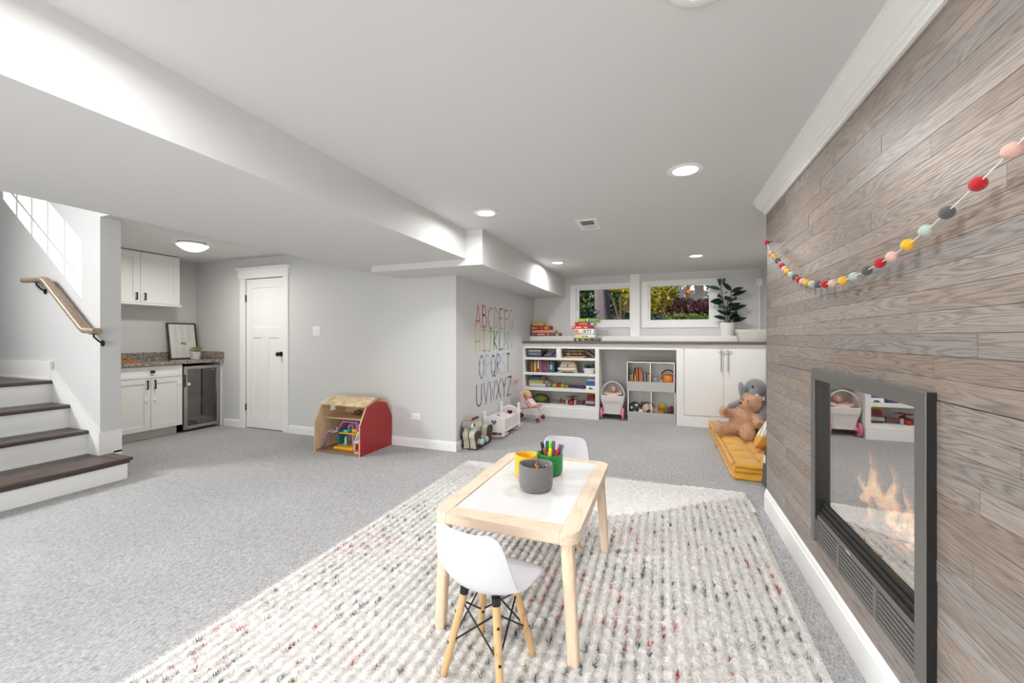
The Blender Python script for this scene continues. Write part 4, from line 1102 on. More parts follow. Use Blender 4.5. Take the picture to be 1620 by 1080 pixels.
# level 3: pile of books
GC = 'flat pile of books on the third shelf'
for x0, x1, z0, z1, col, lab, rz_ in ((-1.985, -1.70, .4385, .455, (150, 178, 196), 'pale blue flat book at the bottom of the third shelf pile', 0), (-1.975, -1.71, .4555, .492, (206, 204, 196), 'thick white flat book in the third shelf pile', 2), (-1.98, -1.745, .4925, .512, (196, 190, 150), 'cream flat book in the third shelf pile', -2), (-1.975, -1.745, .5125, .545, (172, 166, 66), 'olive yellow flat book in the third shelf pile', 1), (-1.97, -1.76, .5455, .565, (86, 110, 120), 'grey teal flat book near the top of the third shelf pile', 3), (-1.975, -1.77, .5655, .600, (40, 92, 122), 'deep blue flat book on top of the third shelf pile', 0)):
    t = thing('book', lab, 'book', ((x0+x1)/2, 6.14, z0), group=GC)
    c_ = Vector(((x0+x1)/2, 6.14, 0)); M = Matrix.Translation(c_) @ Matrix.Rotation(R(rz_), 4, 'Z') @ Matrix.Translation(-c_)
    m = MB().box(x0, 6.03, z0, x1, 6.25, z0+.0025); m.box(x0, 6.03, z1-.0025, x1, 6.25, z1); m.box(x0, 6.03, z0, x1, 6.033, z1)
    m.xf(M).build('cover', cm(*col), t)
    B(x0+.004, 6.033, z0+.0025, x1-.004, 6.246, z1-.0025).xf(M).build('pages', PAGES, t)
t = thing('book', 'brown book leaning askew on the third shelf pile', 'book', (-1.71, 6.15, .492), group=GC)
M = Matrix.Translation((-1.745, 6.07, .5135)) @ Matrix.Rotation(R(-6), 4, 'Z') @ Matrix.Rotation(R(42), 4, 'Y')
B(-.0, 0, 0, .11, .15, .012).xf(M).build('cover', cm(120, 96, 76), t)
B(.002, .002, .0122, .108, .148, .02).xf(M).build('pages', PAGES, t)
t = thing('caterpillar_toy', 'green, yellow and red segmented caterpillar toy on the third shelf', 'toy', (-1.49, 6.1, .438))
for k, (c_, r_) in enumerate((((140, 168, 66), .03), ((206, 186, 60), .033), ((172, 60, 30), .036), ((178, 66, 34), .036), ((206, 186, 60), .033), ((130, 164, 60), .032), ((196, 150, 60), .028))):
    MB().ball((-1.595+k*.036, 6.09, .4385+r_), (.022, r_, r_), 12, 8).build('segment', cm(*c_), t, True)
t = thing('purple_toy', 'flat dark purple toy guitar on the third shelf', 'toy', (-1.2, 6.12, .438))
MB().prism([(-1.36, 6.10), (-1.24, 6.08), (-1.20, 6.04), (-1.11, 6.03), (-1.075, 6.08), (-1.11, 6.14), (-1.20, 6.13), (-1.25, 6.11), (-1.36, 6.125)], 'z', .4385, .475).build('guitar_body', cm(64, 54, 104), t)
B(-1.35, 6.104, .4752, -1.13, 6.116, .479).build('strings', cm(120, 110, 150), t)
t = thing('blue_play_set', 'white and blue plastic play set at the right end of the third shelf', 'toy', (-1.0, 6.1, .438))
m = MB().prism([(-1.075, .4385), (-1.045, .4385), (-1.03, .462), (-.985, .462), (-.965, .4385), (-.938, .4385), (-.938, .49), (-1.075, .49)], 'y', 6.03, 6.17)
m.box(-1.06, 6.04, .562, -.94, 6.17, .578); m.build('white_shell', PLASTIC_W, t)
B(-1.068, 6.035, .49, -.94, 6.168, .562).build('blue_block', cm(44, 106, 160), t)
for x in (-1.03, -.995, -.96): MB().tube([(x-.012, 6.08, .578), (x-.012, 6.08, .597), (x+.012, 6.08, .597), (x+.012, 6.08, .578)], .004, 6).build('loop_handle', PLASTIC_W, t)
# level 4
t = thing('green_toy_bug', 'green and black shell shaped toy on the bottom shelf', 'toy', (-1.78, 6.12, .188))
MB().ball((-1.80, 6.12, .252), (.115, .09, .062), 20, 12).build('green_shell', cm(112, 130, 50), t, True)
MB().tube([(-1.80+.118*math.cos(a), 6.115-.02*math.sin(a), .245+.07*math.sin(a)) for a in [R(-18+k*21.6) for k in range(11)]], .013, 8).build('black_rim', DARK, t, True)
MB().tube([(-1.70, 6.05, .225), (-1.66, 6.05, .215), (-1.635, 6.05, .198)], [.02, .018, .009], 8).build('snout', DARK, t, True)
MB().box(-1.89, 6.08, .1885, -1.71, 6.17, .20).build('base', DARK, t)
t = thing('red_toy_plane', 'red toy plane with rotor and wide wings on the bottom shelf', 'toy', (-1.30, 6.13, .188))
RP = cm(186, 36, 40, .35); GR = cm(70, 68, 72)
blob('fuselage', RP, t, [('b', (-1.305, 6.10, .228), (.052, .08, .036)), ('b', (-1.305, 6.03, .216), (.036, .035, .026)), ('b', (-1.305, 6.16, .25), (.035, .05, .03))], .007, 3)
for sx in (-1, 1):
    MB().prism([(-1.305+sx*.04, 6.06), (-1.305+sx*.175, 6.10), (-1.305+sx*.175, 6.15), (-1.305+sx*.04, 6.15)][::sx], 'z', .222, .236).build('wing', RP, t)
    MB().tube([(-1.305+sx*.18, 6.12, .205), (-1.305+sx*.185, 6.12, .23), (-1.305+sx*.178, 6.12, .268)], [.016, .018, .006], 10).build('wing_engine', GR, t, True)
    RB(-1.305+sx*.062-.014, 6.02, .1885, -1.305+sx*.062+.014, 6.07, .26, r=.008).build('landing_pod', cm(176, 178, 184), t, True)
RB(-1.335, 6.03, .24, -1.275, 6.09, .262, r=.008).build('windscreen', cm(54, 46, 60), t, True)
m = MB(); 
for a in (10, 80): 
    dx, dy = .09*math.cos(R(a)), .09*math.sin(R(a))
    m.prism([(-1.305-dx-dy*.15, 6.12-dy+dx*.15), (-1.305+dx-dy*.15, 6.12+dy+dx*.15), (-1.305+dx+dy*.15, 6.12+dy-dx*.15), (-1.305-dx+dy*.15, 6.12-dy-dx*.15)][::-1], 'z', .300, .308)
m.cyl((-1.305, 6.12, .26), (-1.305, 6.12, .312), .012)
m.build('rotor', cm(150, 42, 56), t)
t = thing('red_toy_truck', 'red toy truck with grey bumper at the right end of the bottom shelf', 'toy', (-1.02, 6.12, .188))
MB().prism([(-1.085, .215), (-.95, .215), (-.955, .27), (-.98, .345), (-1.06, .345), (-1.08, .27)], 'y', 6.06, 6.30).build('cab', cm(150, 40, 36), t)
RB(-1.085, 6.03, .212, -.95, 6.062, .262, r=.01).build('bumper', cm(160, 158, 160), t, True)
B(-1.055, 6.057, .285, -.985, 6.0605, .335).build('windscreen', cm(92, 48, 46), t)
B(-1.08, 6.12, .3455, -.955, 6.29, .372).build('load', cm(196, 158, 62), t)
for x in (-1.09, -.962):
    for y in (6.10, 6.25): MB().cyl((x, y, .2165), (x+.018, y, .2165), .028, .028, 14).build('wheel', DARK, t, True)

# ---------------------------------------------------------------- bin organiser in the knee space
bo = thing('bin_organizer', 'white two tier toy bin organizer in the knee space', 'storage unit', (-.15, 6.2, 0))
OX0, OX1 = -.485, .172
def tier(z0, z1, lip, xa, xb):
    yf = 6.03; yb = 6.40
    side = [(yf+.05, z0), (yb, z0), (yb, z1), (yf+.01, z1), (yf, lip)]
    for x in (xa, (xa+xb)/2-.006, xb-.012):
        MB().prism(side if x != (xa+xb)/2-.006 else [(yf+.06, z0+.012), (yb, z0+.012), (yb, z1-.002), (yf+.012, z1-.002), (yf+.003, lip)], 'x', x, x+.012).build('side_panel', CAB, bo)
    B(xa+.012, yb-.01, z0, xb-.012, yb, z1).build('back_panel', CAB, bo)
    B(xa+.012, yf+.035, z0+.07, xb-.012, yb-.01, z0+.082).build('bin_floor', CAB, bo)
    m = MB(); a, b = Vector((0, yf+.05, z0)), Vector((0, yf, lip))
    m.add([(xa+.012, yf+.05, z0), (xb-.012, yf+.05, z0), (xb-.012, yf, lip), (xa+.012, yf, lip), (xa+.012, yf+.062, z0+.002), (xb-.012, yf+.062, z0+.002), (xb-.012, yf+.012, lip), (xa+.012, yf+.012, lip)],
          [(0,1,2,3),(5,4,7,6),(3,2,6,7),(0,4,5,1),(0,3,7,4),(1,5,6,2)])
    m.build('slanted_front', mat('bin_front', rgb(214, 213, 210), .5), bo)
tier(0.0, .437, .142, OX0+.012, OX1)
tier(.4385, .85, .58, OX0, OX1-.012)
B(OX0, 6.04, .8505, OX1-.012, 6.40, .862).build('top_board', CAB, bo)
# books in the upper left bin
GD = 'small books in the upper left toy bin'
bx = -.462
for w_, h_, col, lab, z_l in ((.016, .19, (92, 88, 66), 'tall olive book at the left end of the upper left bin', 0), (.02, .13, (196, 132, 110), 'short salmon book in the upper left bin', 0), (.022, .14, (206, 150, 40), 'short yellow book in the upper left bin', 0), (.012, .21, (54, 38, 30), 'thin tall dark brown book in the upper left bin', 4), (.018, .175, (216, 214, 206), 'white book leaning in the upper left bin', -4), (.03, .215, (196, 96, 30), 'tall orange book in the upper left bin', -3), (.024, .21, (214, 120, 40), 'second tall orange book in the upper left bin', 0), (.014, .16, (208, 150, 140), 'thin pink book in the upper left bin', 0), (.014, .14, (150, 150, 140), 'thin grey book in the middle of the upper left bin', 0), (.014, .15, (44, 46, 44), 'thin black book in the upper left bin', 0), (.018, .16, (170, 174, 184), 'pale grey blue book in the upper left bin', 0), (.012, .15, (66, 62, 70), 'thin dark grey book near the right of the upper left bin', 0), (.018, .15, (176, 120, 90), 'tan book near the right of the upper left bin', 0), (.02, .135, (196, 180, 120), 'small cream yellow book near the right of the upper left bin', 0), (.016, .15, (66, 34, 34), 'dark maroon book at the right end of the upper left bin', 0)):
    book_up(bx, w_, 6.10, .14, .521, h_*1.18, col, lab, GD, z_l)
    bx += w_ + .0015 + (.010 if z_l > 0 else 0) + (.004 if z_l < 0 else 0)
_k0 = set(COL.objects)
t = thing('pumpkin_basket', 'orange pumpkin basket with black handle in the upper right bin', 'basket', (.085, 6.20, .45))
OR = mat('pumpkin_orange', rgb(208, 120, 36), .6, var=.25, vscale=18)
m = MB()
for k in range(8):
    a = k*math.pi/4; m.ball((.075+.035*math.cos(a), 6.20+.035*math.sin(a), .535), (.05, .05, .08), 12, 8)
m.build('pumpkin_body', OR, t, True)
MB().tube([(.075+.085*math.cos(a), 6.19, .60+.075*math.sin(a)) for a in [R(k*18) for k in range(11)]], .008, 8).build('handle', DARK, t, True)
for o_ in [q for q in COL.objects if q not in _k0 and q.parent is None]: o_.location.z += 0.07; o_.location.y += 0
blob_items = None
_k0 = set(COL.objects)
t = thing('grey_plush_lump', 'pale grey soft toy lying in the upper right bin', 'soft toy', (-.09, 6.18, .45))
blob('body', mat('plush_light_grey', rgb(150, 146, 144), .9), t, [('b', (-.10, 6.18, .512), (.06, .07, .06)), ('b', (-.02, 6.17, .50), (.04, .05, .05)), ('c', (-.06, 6.12, .56), (-.03, 6.11, .59), .016, .012)], .01, 3)
for o_ in [q for q in COL.objects if q not in _k0 and q.parent is None]: o_.location.z += 0.07; o_.location.y += 0
_k0 = set(COL.objects)
t = thing('soccer_ball', 'small black and white patterned ball in the lower left bin', 'ball', (-.385, 6.17, .012))
m = MB().ball((-.385, 6.17, .102), .09, 20, 14); o = m.build('ball_body', cm(54, 54, 52), t, True)
for k in range(12):
    a = k*2.4; zz = -.75+1.5*k/11; rr_ = math.sqrt(1-zz*zz); d_ = Vector((rr_*math.cos(a), rr_*math.sin(a), zz))
    c_ = Vector((-.385, 6.17, .102)) + d_*.0875
    MB().cyl(c_, c_+d_*.0035, .024, .022, 5).build('white_patch', cm(190, 190, 186), o)
t = thing('brown_plush', 'brown soft toy behind the balls in the lower left bin', 'soft toy', (-.27, 6.26, .012))
blob('body', mat('plush_brown', rgb(126, 92, 66), .9), t, [('b', (-.265, 6.26, .09), (.06, .06, .078)), ('b', (-.25, 6.23, .15), (.045, .045, .04)), ('c', (-.29, 6.22, .17), (-.295, 6.22, .19), .014, .012), ('c', (-.215, 6.22, .17), (-.21, 6.22, .19), .014, .012)], .01, 3)
t = thing('owl_ball', 'round cream plush ball with dark face in the lower left bin', 'soft toy', (-.20, 6.13, .012))
MB().ball((-.198, 6.15, .098), .0855, 20, 14).build('body', mat('plush_cream', rgb(196, 176, 150), .9, var=.15, vscale=40), t, True)
MB().ball((-.185, 6.076, .075), (.035, .022, .04), 12, 8).build('face_patch', cm(70, 58, 52), t, True)
MB().tube([(-.198+.088*math.cos(a), 6.14+.02*math.sin(a*.5), .098+.088*math.sin(a)) for a in [R(20+k*16) for k in range(10)]], .008, 6).build('dark_band', cm(60, 40, 34), t, True)
t = thing('white_toy_egg', 'small cream ball at the front of the lower left bin', 'toy', (-.295, 6.12, .012))
MB().ball((-.295, 6.115, .055), (.04, .04, .042), 14, 10).build('egg', cm(208, 200, 190), t, True)
t = thing('yellow_plush_dinosaur', 'mustard yellow soft toy with green back in the lower right bin', 'soft toy', (.0, 6.17, .012))
blob('body', mat('plush_mustard', rgb(176, 134, 44), .9, var=.15, vscale=30), t, [('b', (-.005, 6.17, .085), (.065, .06, .072)), ('b', (.0, 6.13, .15), (.048, .045, .045)), ('c', (.04, 6.17, .10), (.085, 6.18, .13), .03, .02), ('c', (-.05, 6.12, .06), (-.06, 6.09, .04), .02, .018)], .01, 3)
MB().ball((.045, 6.15, .095), (.035, .05, .06), 12, 8).build('green_back', cm(96, 104, 60), t, True)
t = thing('pink_toy', 'pale pink toy at the left of the lower right bin', 'toy', (-.085, 6.13, .012))
blob('body', cm(190, 140, 150), t, [('b', (-.085, 6.13, .075), (.035, .035, .062)), ('b', (-.075, 6.12, .125), (.022, .022, .02))], .008, 3)
t = thing('red_toy_piece', 'dark red curled toy at the right of the lower right bin', 'toy', (.12, 6.14, .012))
MB().tube([(.085, 6.14, .11), (.10, 6.13, .125), (.12, 6.13, .165), (.135, 6.14, .15), (.135, 6.15, .03)], .014, 8).build('body', cm(124, 44, 60), t, True)
MB().ball((.09, 6.15, .07), (.04, .04, .056), 10, 8).build('base_lump', cm(62, 50, 56), t, True)

for o_ in [q for q in COL.objects if q not in _k0 and q.parent is None]: o_.location.z += 0.07; o_.location.y += 0.025
# ---------------------------------------------------------------- toy carriage with doll
cg = thing('doll_carriage', 'white toy doll carriage with pink wheels in the knee space', 'toy carriage', (-.695, 6.2, 0))
CW = mat('carriage_white', rgb(226, 224, 220), .45); PK = mat('toy_pink', rgb(226, 130, 164), .45)
def loft(sections, n=20, p=3.0):
    """sections: (y, cx, hw, z0, z1) super-ellipse rings along y"""
    m = MB(); vs = []
    for (y, cx_, hw, z0, z1) in sections:
        for i in range(n):
            a = 2*math.pi*i/n; c_, s_ = math.cos(a), math.sin(a)
            vs.append((cx_+hw*math.copysign(abs(c_)**(2/p), c_), y, (z0+z1)/2+(z1-z0)/2*math.copysign(abs(s_)**(2/p), s_)))
    fs = [(k*n+i, k*n+(i+1) % n, (k+1)*n+(i+1) % n, (k+1)*n+i) for k in range(len(sections)-1) for i in range(n)]
    fs += [tuple(range(n))[::-1], tuple(range((len(sections)-1)*n, len(sections)*n))]
    return m.add(vs, fs)
# tub: lofted upward, narrow at the foot, open on top
m = MB(); sec = []
for z, hx, hy in ((.075, .12, .13), (.085, .135, .15), (.20, .145, .165), (.26, .165, .18), (.30, .172, .19), (.355, .176, .195), (.36, .168, .187), (.26, .15, .17), (.12, .12, .14)):
    sec.append(rect_ring(-.695, 6.21, hx, hy, z, .05, 6))
n = len(sec[0]); vs = [q for r_ in sec for q in r_]
m.add(vs, [(k*n+i, k*n+(i+1) % n, (k+1)*n+(i+1) % n, (k+1)*n+i) for k in range(len(sec)-1) for i in range(n)] + [tuple(range(n))[::-1], tuple(range((len(sec)-1)*n, len(sec)*n))])
m.build('tub', CW, cg, True)
sc = [(-.695+.155*math.cos(R(a))*0+x, 6.021, .285-.008*abs(math.sin(x*60))) for a, x in [(0, -.125+k*.25/24) for k in range(25)]]
MB().tube(sc, .003, 6).build('scalloped_trim', cm(206, 200, 194), cg)
# hood and handle hoop
hd = MB(); vs = []; N1, N2 = 9, 14
for j in range(N1):
    el = j/(N1-1)
    for i in range(N2+1):
        a = math.pi*i/N2
        vs.append((-.695+.175*math.cos(a)*(1-.25*el), 6.24+.165*math.sin(R(90*el))*1.0, .36+.19*math.sin(a)*math.cos(R(85*el))))
fs = [(j*(N2+1)+i, j*(N2+1)+i+1, (j+1)*(N2+1)+i+1, (j+1)*(N2+1)+i) for j in range(N1-1) for i in range(N2)]
hd.add(vs, fs); hd.add([(x*.985-.0105, y-.006, z-.006) for x, y, z in vs], [f[::-1] for f in fs])
hd.build('hood', CW, cg, True)
MB().tube([(-.69+.168*math.cos(R(a)), 6.06+.02*math.sin(R(a)), .355+.205*math.sin(R(a))) for a in range(0, 181, 12)], .009, 8).build('hoop_handle', cm(206, 206, 204), cg, True)
for x, sgn in ((-.862, 1), (-.53, -1)):
    for y in (6.09, 6.32):
        w_ = MB().cyl((x, y, .088), (x+sgn*.022, y, .088), .088, .088, 24).cyl((x+sgn*.02, y, .088), (x+sgn*.055, y, .088), .034, .02, 16).cyl((x-sgn*.002, y, .088), (x+sgn*.004, y, .088), .03, .03, 16)
        w_.build('wheel', PK, cg, True)
MB().cyl((-.83, 6.09, .088), (-.56, 6.09, .088), .012).cyl((-.83, 6.32, .088), (-.56, 6.32, .088), .012).build('axle', cm(120, 70, 88), cg)
SKIN = mat('doll_skin', rgb(214, 160, 132), .5)
t = thing('baby_doll', 'baby doll in pale pink clothes lying in the white carriage', 'doll', (-.695, 6.2, .3))
PINKC = mat('pale_pink_cloth', rgb(226, 196, 192), .85, var=.1, vscale=60, bump=.2, bscale=90)
blob('clothed_body', PINKC, t, [('b', (-.695, 6.16, .335), (.075, .10, .05)), ('c', (-.76, 6.17, .36), (-.815, 6.14, .37), .028, .022), ('c', (-.63, 6.17, .36), (-.58, 6.14, .375), .028, .022), ('b', (-.695, 6.09, .345), (.085, .05, .035))], .009, 3)
blob('head', SKIN, t, [('b', (-.69, 6.24, .425), (.042, .042, .046)), ('b', (-.69, 6.2, .41), (.02, .012, .014)), ('b', (-.732, 6.24, .425), (.008, .01, .012)), ('b', (-.648, 6.24, .425), (.008, .01, .012))], .006, 2)
balls(t, 'eye', DARK, [((-.705, 6.2, .432), .005), ((-.676, 6.2, .432), .005)])
blob('hand', SKIN, t, [('b', (-.822, 6.13, .375), (.016, .016, .02)), ('c', (-.825, 6.13, .385), (-.828, 6.13, .405), .006, .005), ('c', (-.817, 6.125, .385), (-.814, 6.12, .404), .006, .005)], .004, 2)
t = thing('pink_blanket', 'crumpled pale pink blanket in the white doll carriage', 'blanket', (-.695, 6.12, .3))
blob('blanket', mat('blanket_pink', rgb(214, 184, 180), .9, var=.18, vscale=40), t, [('b', (-.765, 6.22, .35), (.06, .06, .04)), ('b', (-.62, 6.22, .35), (.06, .06, .045)), ('b', (-.80, 6.27, .36), (.03, .06, .04)), ('b', (-.585, 6.27, .37), (.028, .06, .045)), ('b', (-.69, 6.30, .33), (.1, .04, .04))], .01, 2)

# ================================================================== alphabet on the wall
al = thing('alphabet_decal', 'rainbow watercolour alphabet of tall thin capitals on the side wall', 'wall decal', (-2.06, 4.87, .38))
def arc(cx, cy, rx, ry, a0, a1, n=14):
    return [(cx+rx*math.cos(R(a0+(a1-a0)*k/n)), cy+ry*math.sin(R(a0+(a1-a0)*k/n))) for k in range(n+1)]
GL = {  # strokes in a box 0..1 wide, 0..1 high
 'A': [[(0, 0), (.45, 1), (1, 0)], [(.12, .27), (.85, .30)]], 'B': [[(.1, 0), (.1, 1)], [(.1, 1)] + arc(.3, .78, .5, .22, 90, -90) + [(.1, .56)], [(.1, .56)] + arc(.35, .28, .6, .28, 90, -90) + [(.1, 0)]],
 'C': [arc(.62, .5, .6, .5, 60, 300)], 'D': [[(.1, 0), (.1, 1)], [(.1, 1)] + arc(.2, .5, .75, .5, 90, -90) + [(.1, 0)]], 'E': [[(.95, 1), (.1, 1), (.1, 0), (.95, 0)], [(.1, .52), (.8, .52)]],
 'F': [[(.95, 1), (.1, 1), (.1, 0)], [(.1, .55), (.8, .55)]], 'G': [arc(.62, .5, .6, .5, 60, 340) + [(.95, .42), (.6, .42)]], 'H': [[(.05, 0), (.05, 1)], [(.95, 0), (.95, 1)], [(.05, .45), (.95, .48)]],
 'I': [[(.5, 0), (.5, 1)], [(.05, 1), (.95, 1)], [(.05, 0), (.95, 0)]], 'J': [[(.6, 1), (.6, .2)] + arc(.32, .2, .28, .2, 0, -170), [(.1, 1), (1, 1)]], 'K': [[(.1, 0), (.1, 1)], [(.95, 1), (.1, .45), (1, 0)]],
 'L': [[(.1, 1), (.1, 0), (.95, .04)]], 'M': [[(0, 0), (.12, 1), (.5, .3), (.88, 1), (1, 0)]], 'N': [[(.05, 0), (.05, 1), (.95, 0), (.95, 1)]], 'O': [arc(.5, .5, .5, .5, 90, 450, 24)],
 'P': [[(.1, 0), (.1, 1)] + arc(.2, .75, .7, .25, 90, -90) + [(.1, .5)]], 'Q': [arc(.5, .5, .5, .5, 90, 450, 24), [(.5, .25), (1.05, -.06)]], 'R': [[(.1, 0), (.1, 1)] + arc(.2, .75, .7, .25, 90, -90) + [(.1, .5), (.95, 0)]],
 'S': [arc(.5, .75, .45, .25, 40, 270) + arc(.5, .25, .45, .25, 90, -140)], 'T': [[(.5, 0), (.5, 1)], [(0, 1), (1, 1)]], 'U': [[(.05, 1), (.05, .3)] + arc(.5, .3, .45, .3, 180, 360) + [(.95, 1)]], 'V': [[(0, 1), (.5, 0), (1, 1)]],
 'W': [[(0, 1), (.22, 0), (.5, .65), (.78, 0), (1, 1)]], 'X': [[(0, 1), (1, 0)], [(1, 1), (0, 0)]], 'Y': [[(0, 1), (.5, .5), (1, 1)], [(.5, .5), (.5, 0)]], 'Z': [[(0, 1), (1, 1), (0, 0), (1, .03)]]}
def ribbon(mb, pts, y0, z0, w, h, sw):
    P = [Vector((y0 + p[0]*w, z0 + p[1]*h)) for p in pts]
    n = len(P)
    L_, R_ = [], []
    for k in range(n):
        a = P[max(k-1, 0)]; b = P[min(k+1, n-1)]
        if k == 0: dv = (P[1]-P[0]).normalized(); nn = Vector((-dv.y, dv.x)); off = nn
        elif k == n-1: dv = (P[-1]-P[-2]).normalized(); off = Vector((-dv.y, dv.x))
        else:
            d1 = (P[k]-P[k-1]).normalized(); d2 = (P[k+1]-P[k]).normalized()
            n1 = Vector((-d1.y, d1.x)); n2 = Vector((-d2.y, d2.x)); off = (n1+n2)
            if off.length < .15: off = n1
            off.normalize(); off = off / max(.45, off.dot(n1))
        tw = sw*(.8+.35*math.sin(k*1.7))/2
        L_.append(P[k]+off*tw); R_.append(P[k]-off*tw)
    x0, x1 = -2.0602, -2.0588
    vs = [(x1, p.x, p.y) for p in L_] + [(x1, p.x, p.y) for p in R_] + [(x0, p.x, p.y) for p in L_] + [(x0, p.x, p.y) for p in R_]
    fs = []
    for k in range(n-1):
        fs += [(k, n+k, n+k+1, k+1), (k, k+1, 2*n+k+1, 2*n+k), (n+k, 3*n+k, 3*n+k+1, n+k+1)]
    mb.add(vs, fs)
def letter_mat(i, ch, c):
    """watercolour: the pigment thins and pools along each letter"""
    m = mat('watercolour_%s' % ch, rgb(*c), .8)
    nt = m.node_tree; p = nt.nodes['Principled BSDF']
    tc = nt.nodes.new('ShaderNodeNewGeometry'); n = nt.nodes.new('ShaderNodeTexNoise'); n.inputs['Scale'].default_value = 9; n.inputs['Detail'].default_value = 3
    cr = nt.nodes.new('ShaderNodeValToRGB'); e = cr.color_ramp.elements
    e[0].position = .36; e[0].color = rgb(*[int(v*.9) for v in c]); e[1].position = .68; e[1].color = rgb(*[int(v*.62+204*.38) for v in c])
    nt.links.new(tc.outputs['Position'], n.inputs['Vector']); nt.links.new(n.outputs[0], cr.inputs[0]); nt.links.new(cr.outputs[0], p.inputs['Base Color'])
    return m
LC = dict(A=(196, 84, 62), B=(188, 84, 72), C=(200, 104, 88), D=(186, 160, 150), E=(192, 96, 76), F=(202, 148, 108), G=(206, 186, 106), H=(222, 212, 106), I=(222, 184, 110), J=(190, 204, 70), K=(62, 138, 66), L=(52, 124, 104), M=(104, 120, 116), N=(156, 162, 158),
          O=(44, 112, 124), P=(156, 198, 208), Q=(40, 76, 144), R=(72, 108, 176), S=(186, 206, 222), T=(84, 100, 172), U=(46, 46, 126), V=(100, 80, 140), W=(118, 56, 116), X=(84, 84, 108), Y=(58, 62, 68), Z=(72, 72, 78))
for rowt, ya, yb, z0, z1 in (('ABCDEFG', 4.25, 5.53, 1.335, 1.60), ('HIJKLMN', 4.235, 5.52, 1.045, 1.305), ('OPQRST', 4.35, 5.42, .722, .99), ('UVWXYZ', 4.265, 5.48, .395, .655)):
    pitch = (yb-ya)/len(rowt)
    for i, ch in enumerate(rowt):
        m = MB(); jz = .008*math.sin(i*2.3)
        for s_ in GL[ch]: ribbon(m, s_, ya+i*pitch+pitch*.1, z0+jz, pitch*.76, z1-z0, .023)
        m.build('letter', letter_mat(i, ch, LC[ch]), al)

# ================================================================== small armchair with koala
ch_ = thing('toy_armchair', 'small striped armchair with dark brown edging by the wall corner', 'toy chair', (-1.93, 4.13, 0))
STR = bpy.data.materials.new('striped_upholstery'); STR.use_nodes = True
nt = STR.node_tree; p = nt.nodes['Principled BSDF']; p.inputs['Roughness'].default_value = .85
tc = nt.nodes.new('ShaderNodeTexCoord'); sp = nt.nodes.new('ShaderNodeSeparateXYZ'); nt.links.new(tc.outputs['Object'], sp.inputs[0])
mu = nt.nodes.new('ShaderNodeMath'); mu.operation = 'MULTIPLY_ADD'; mu.inputs[1].default_value = 13.0; mu.inputs[2].default_value = .42; nt.links.new(sp.outputs[0], mu.inputs[0])
fr_ = nt.nodes.new('ShaderNodeMath'); fr_.operation = 'FRACT'; nt.links.new(mu.outputs[0], fr_.inputs[0])
cr = nt.nodes.new('ShaderNodeValToRGB'); cr.color_ramp.interpolation = 'CONSTANT'; e = cr.color_ramp.elements
e[0].position = 0; e[0].color = rgb(92, 98, 84); e[1].position = .24; e[1].color = rgb(214, 208, 188)
for po, c_ in ((.42, rgb(184, 178, 156)), (.58, rgb(206, 198, 178)), (.8, rgb(150, 152, 132)), (.9, rgb(222, 216, 198))):
    q = e.new(po); q.color = c_
nz = nt.nodes.new('ShaderNodeTexNoise'); nz.inputs['Scale'].default_value = 70; nt.links.new(tc.outputs['Object'], nz.inputs['Vector'])
mx = nt.nodes.new('ShaderNodeMix'); mx.data_type = 'RGBA'; mx.blend_type = 'OVERLAY'; mx.inputs[0].default_value = .35
nt.links.new(fr_.outputs[0], cr.inputs[0]); nt.links.new(cr.outputs[0], mx.inputs[6]); nt.links.new(nz.outputs[0], mx.inputs[7]); nt.links.new(mx.outputs[2], p.inputs['Base Color'])
BRN = mat('dark_brown_edging', rgb(66, 52, 46), .6)
AX0, AX1, AY0, AY1 = -2.042, -1.865, 3.865, 4.31
# arms: flared rolls, their ends edged in brown
def arm(y, s):
    pr_ = [(y, .012), (y+s*.075, .012), (y+s*.075, .14), (y+s*.07, .185), (y+s*.03, .205), (y-s*.02, .20), (y-s*.045, .175), (y-s*.04, .14), (y-s*.012, .08)]
    MB().prism(pr_[::-1] if s > 0 else pr_, 'x', AX0+.02, AX1-.012).build('arm', STR, ch_)
    MB().prism([(a, b*1.01) for a, b in (pr_[::-1] if s > 0 else pr_)], 'x', AX1-.013, AX1+.006).build('arm_front', BRN, ch_)
arm(AY0+.045, 1); arm(AY1-.045, -1)
bpz = [(AX0, .012), (AX0+.05, .012), (AX0+.05, .18), (AX0+.03, .27), (AX0-.0, .30), (AX0-.01, .28), (AX0-.004, .2)]
MB().prism([(-2.04, .012), (-1.985, .012), (-1.985, .2), (-2.0, .27), (-2.04, .285)], 'y', AY0+.03, AY1-.03).build('back', STR, ch_)
MB().tube([(-2.03, AY0+.02, .03), (-2.035, AY0+.0, .16), (-2.03, AY0+.02, .24), (-2.02, AY0+.07, .285), (-2.02, AY1-.07, .285), (-2.03, AY1-.02, .24), (-2.035, AY1, .16)], .015, 8).build('back_piping', BRN, ch_, True)
RB(-2.0, AY0+.115, .012, AX1-.02, AY1-.115, .095, r=.02, seg=3).build('seat_cushion', STR, ch_, True)
B(AX1-.022, AY0+.1, .01, AX1+.003, AY1-.1, .05).build('front_rail', BRN, ch_)
B(AX0+.02, AY0+.04, .0, AX1-.01, AY1-.04, .013).build('base', BRN, ch_)
_k0 = set(COL.objects)
ko = thing('plush_koala', 'grey plush koala with a blue bib sitting in the striped toy armchair', 'soft toy', (-1.92, 4.13, .1))
KG = mat('koala_grey', rgb(160, 148, 146), .95, var=.12, vscale=60, bump=.6, bscale=200, sheen=.4)
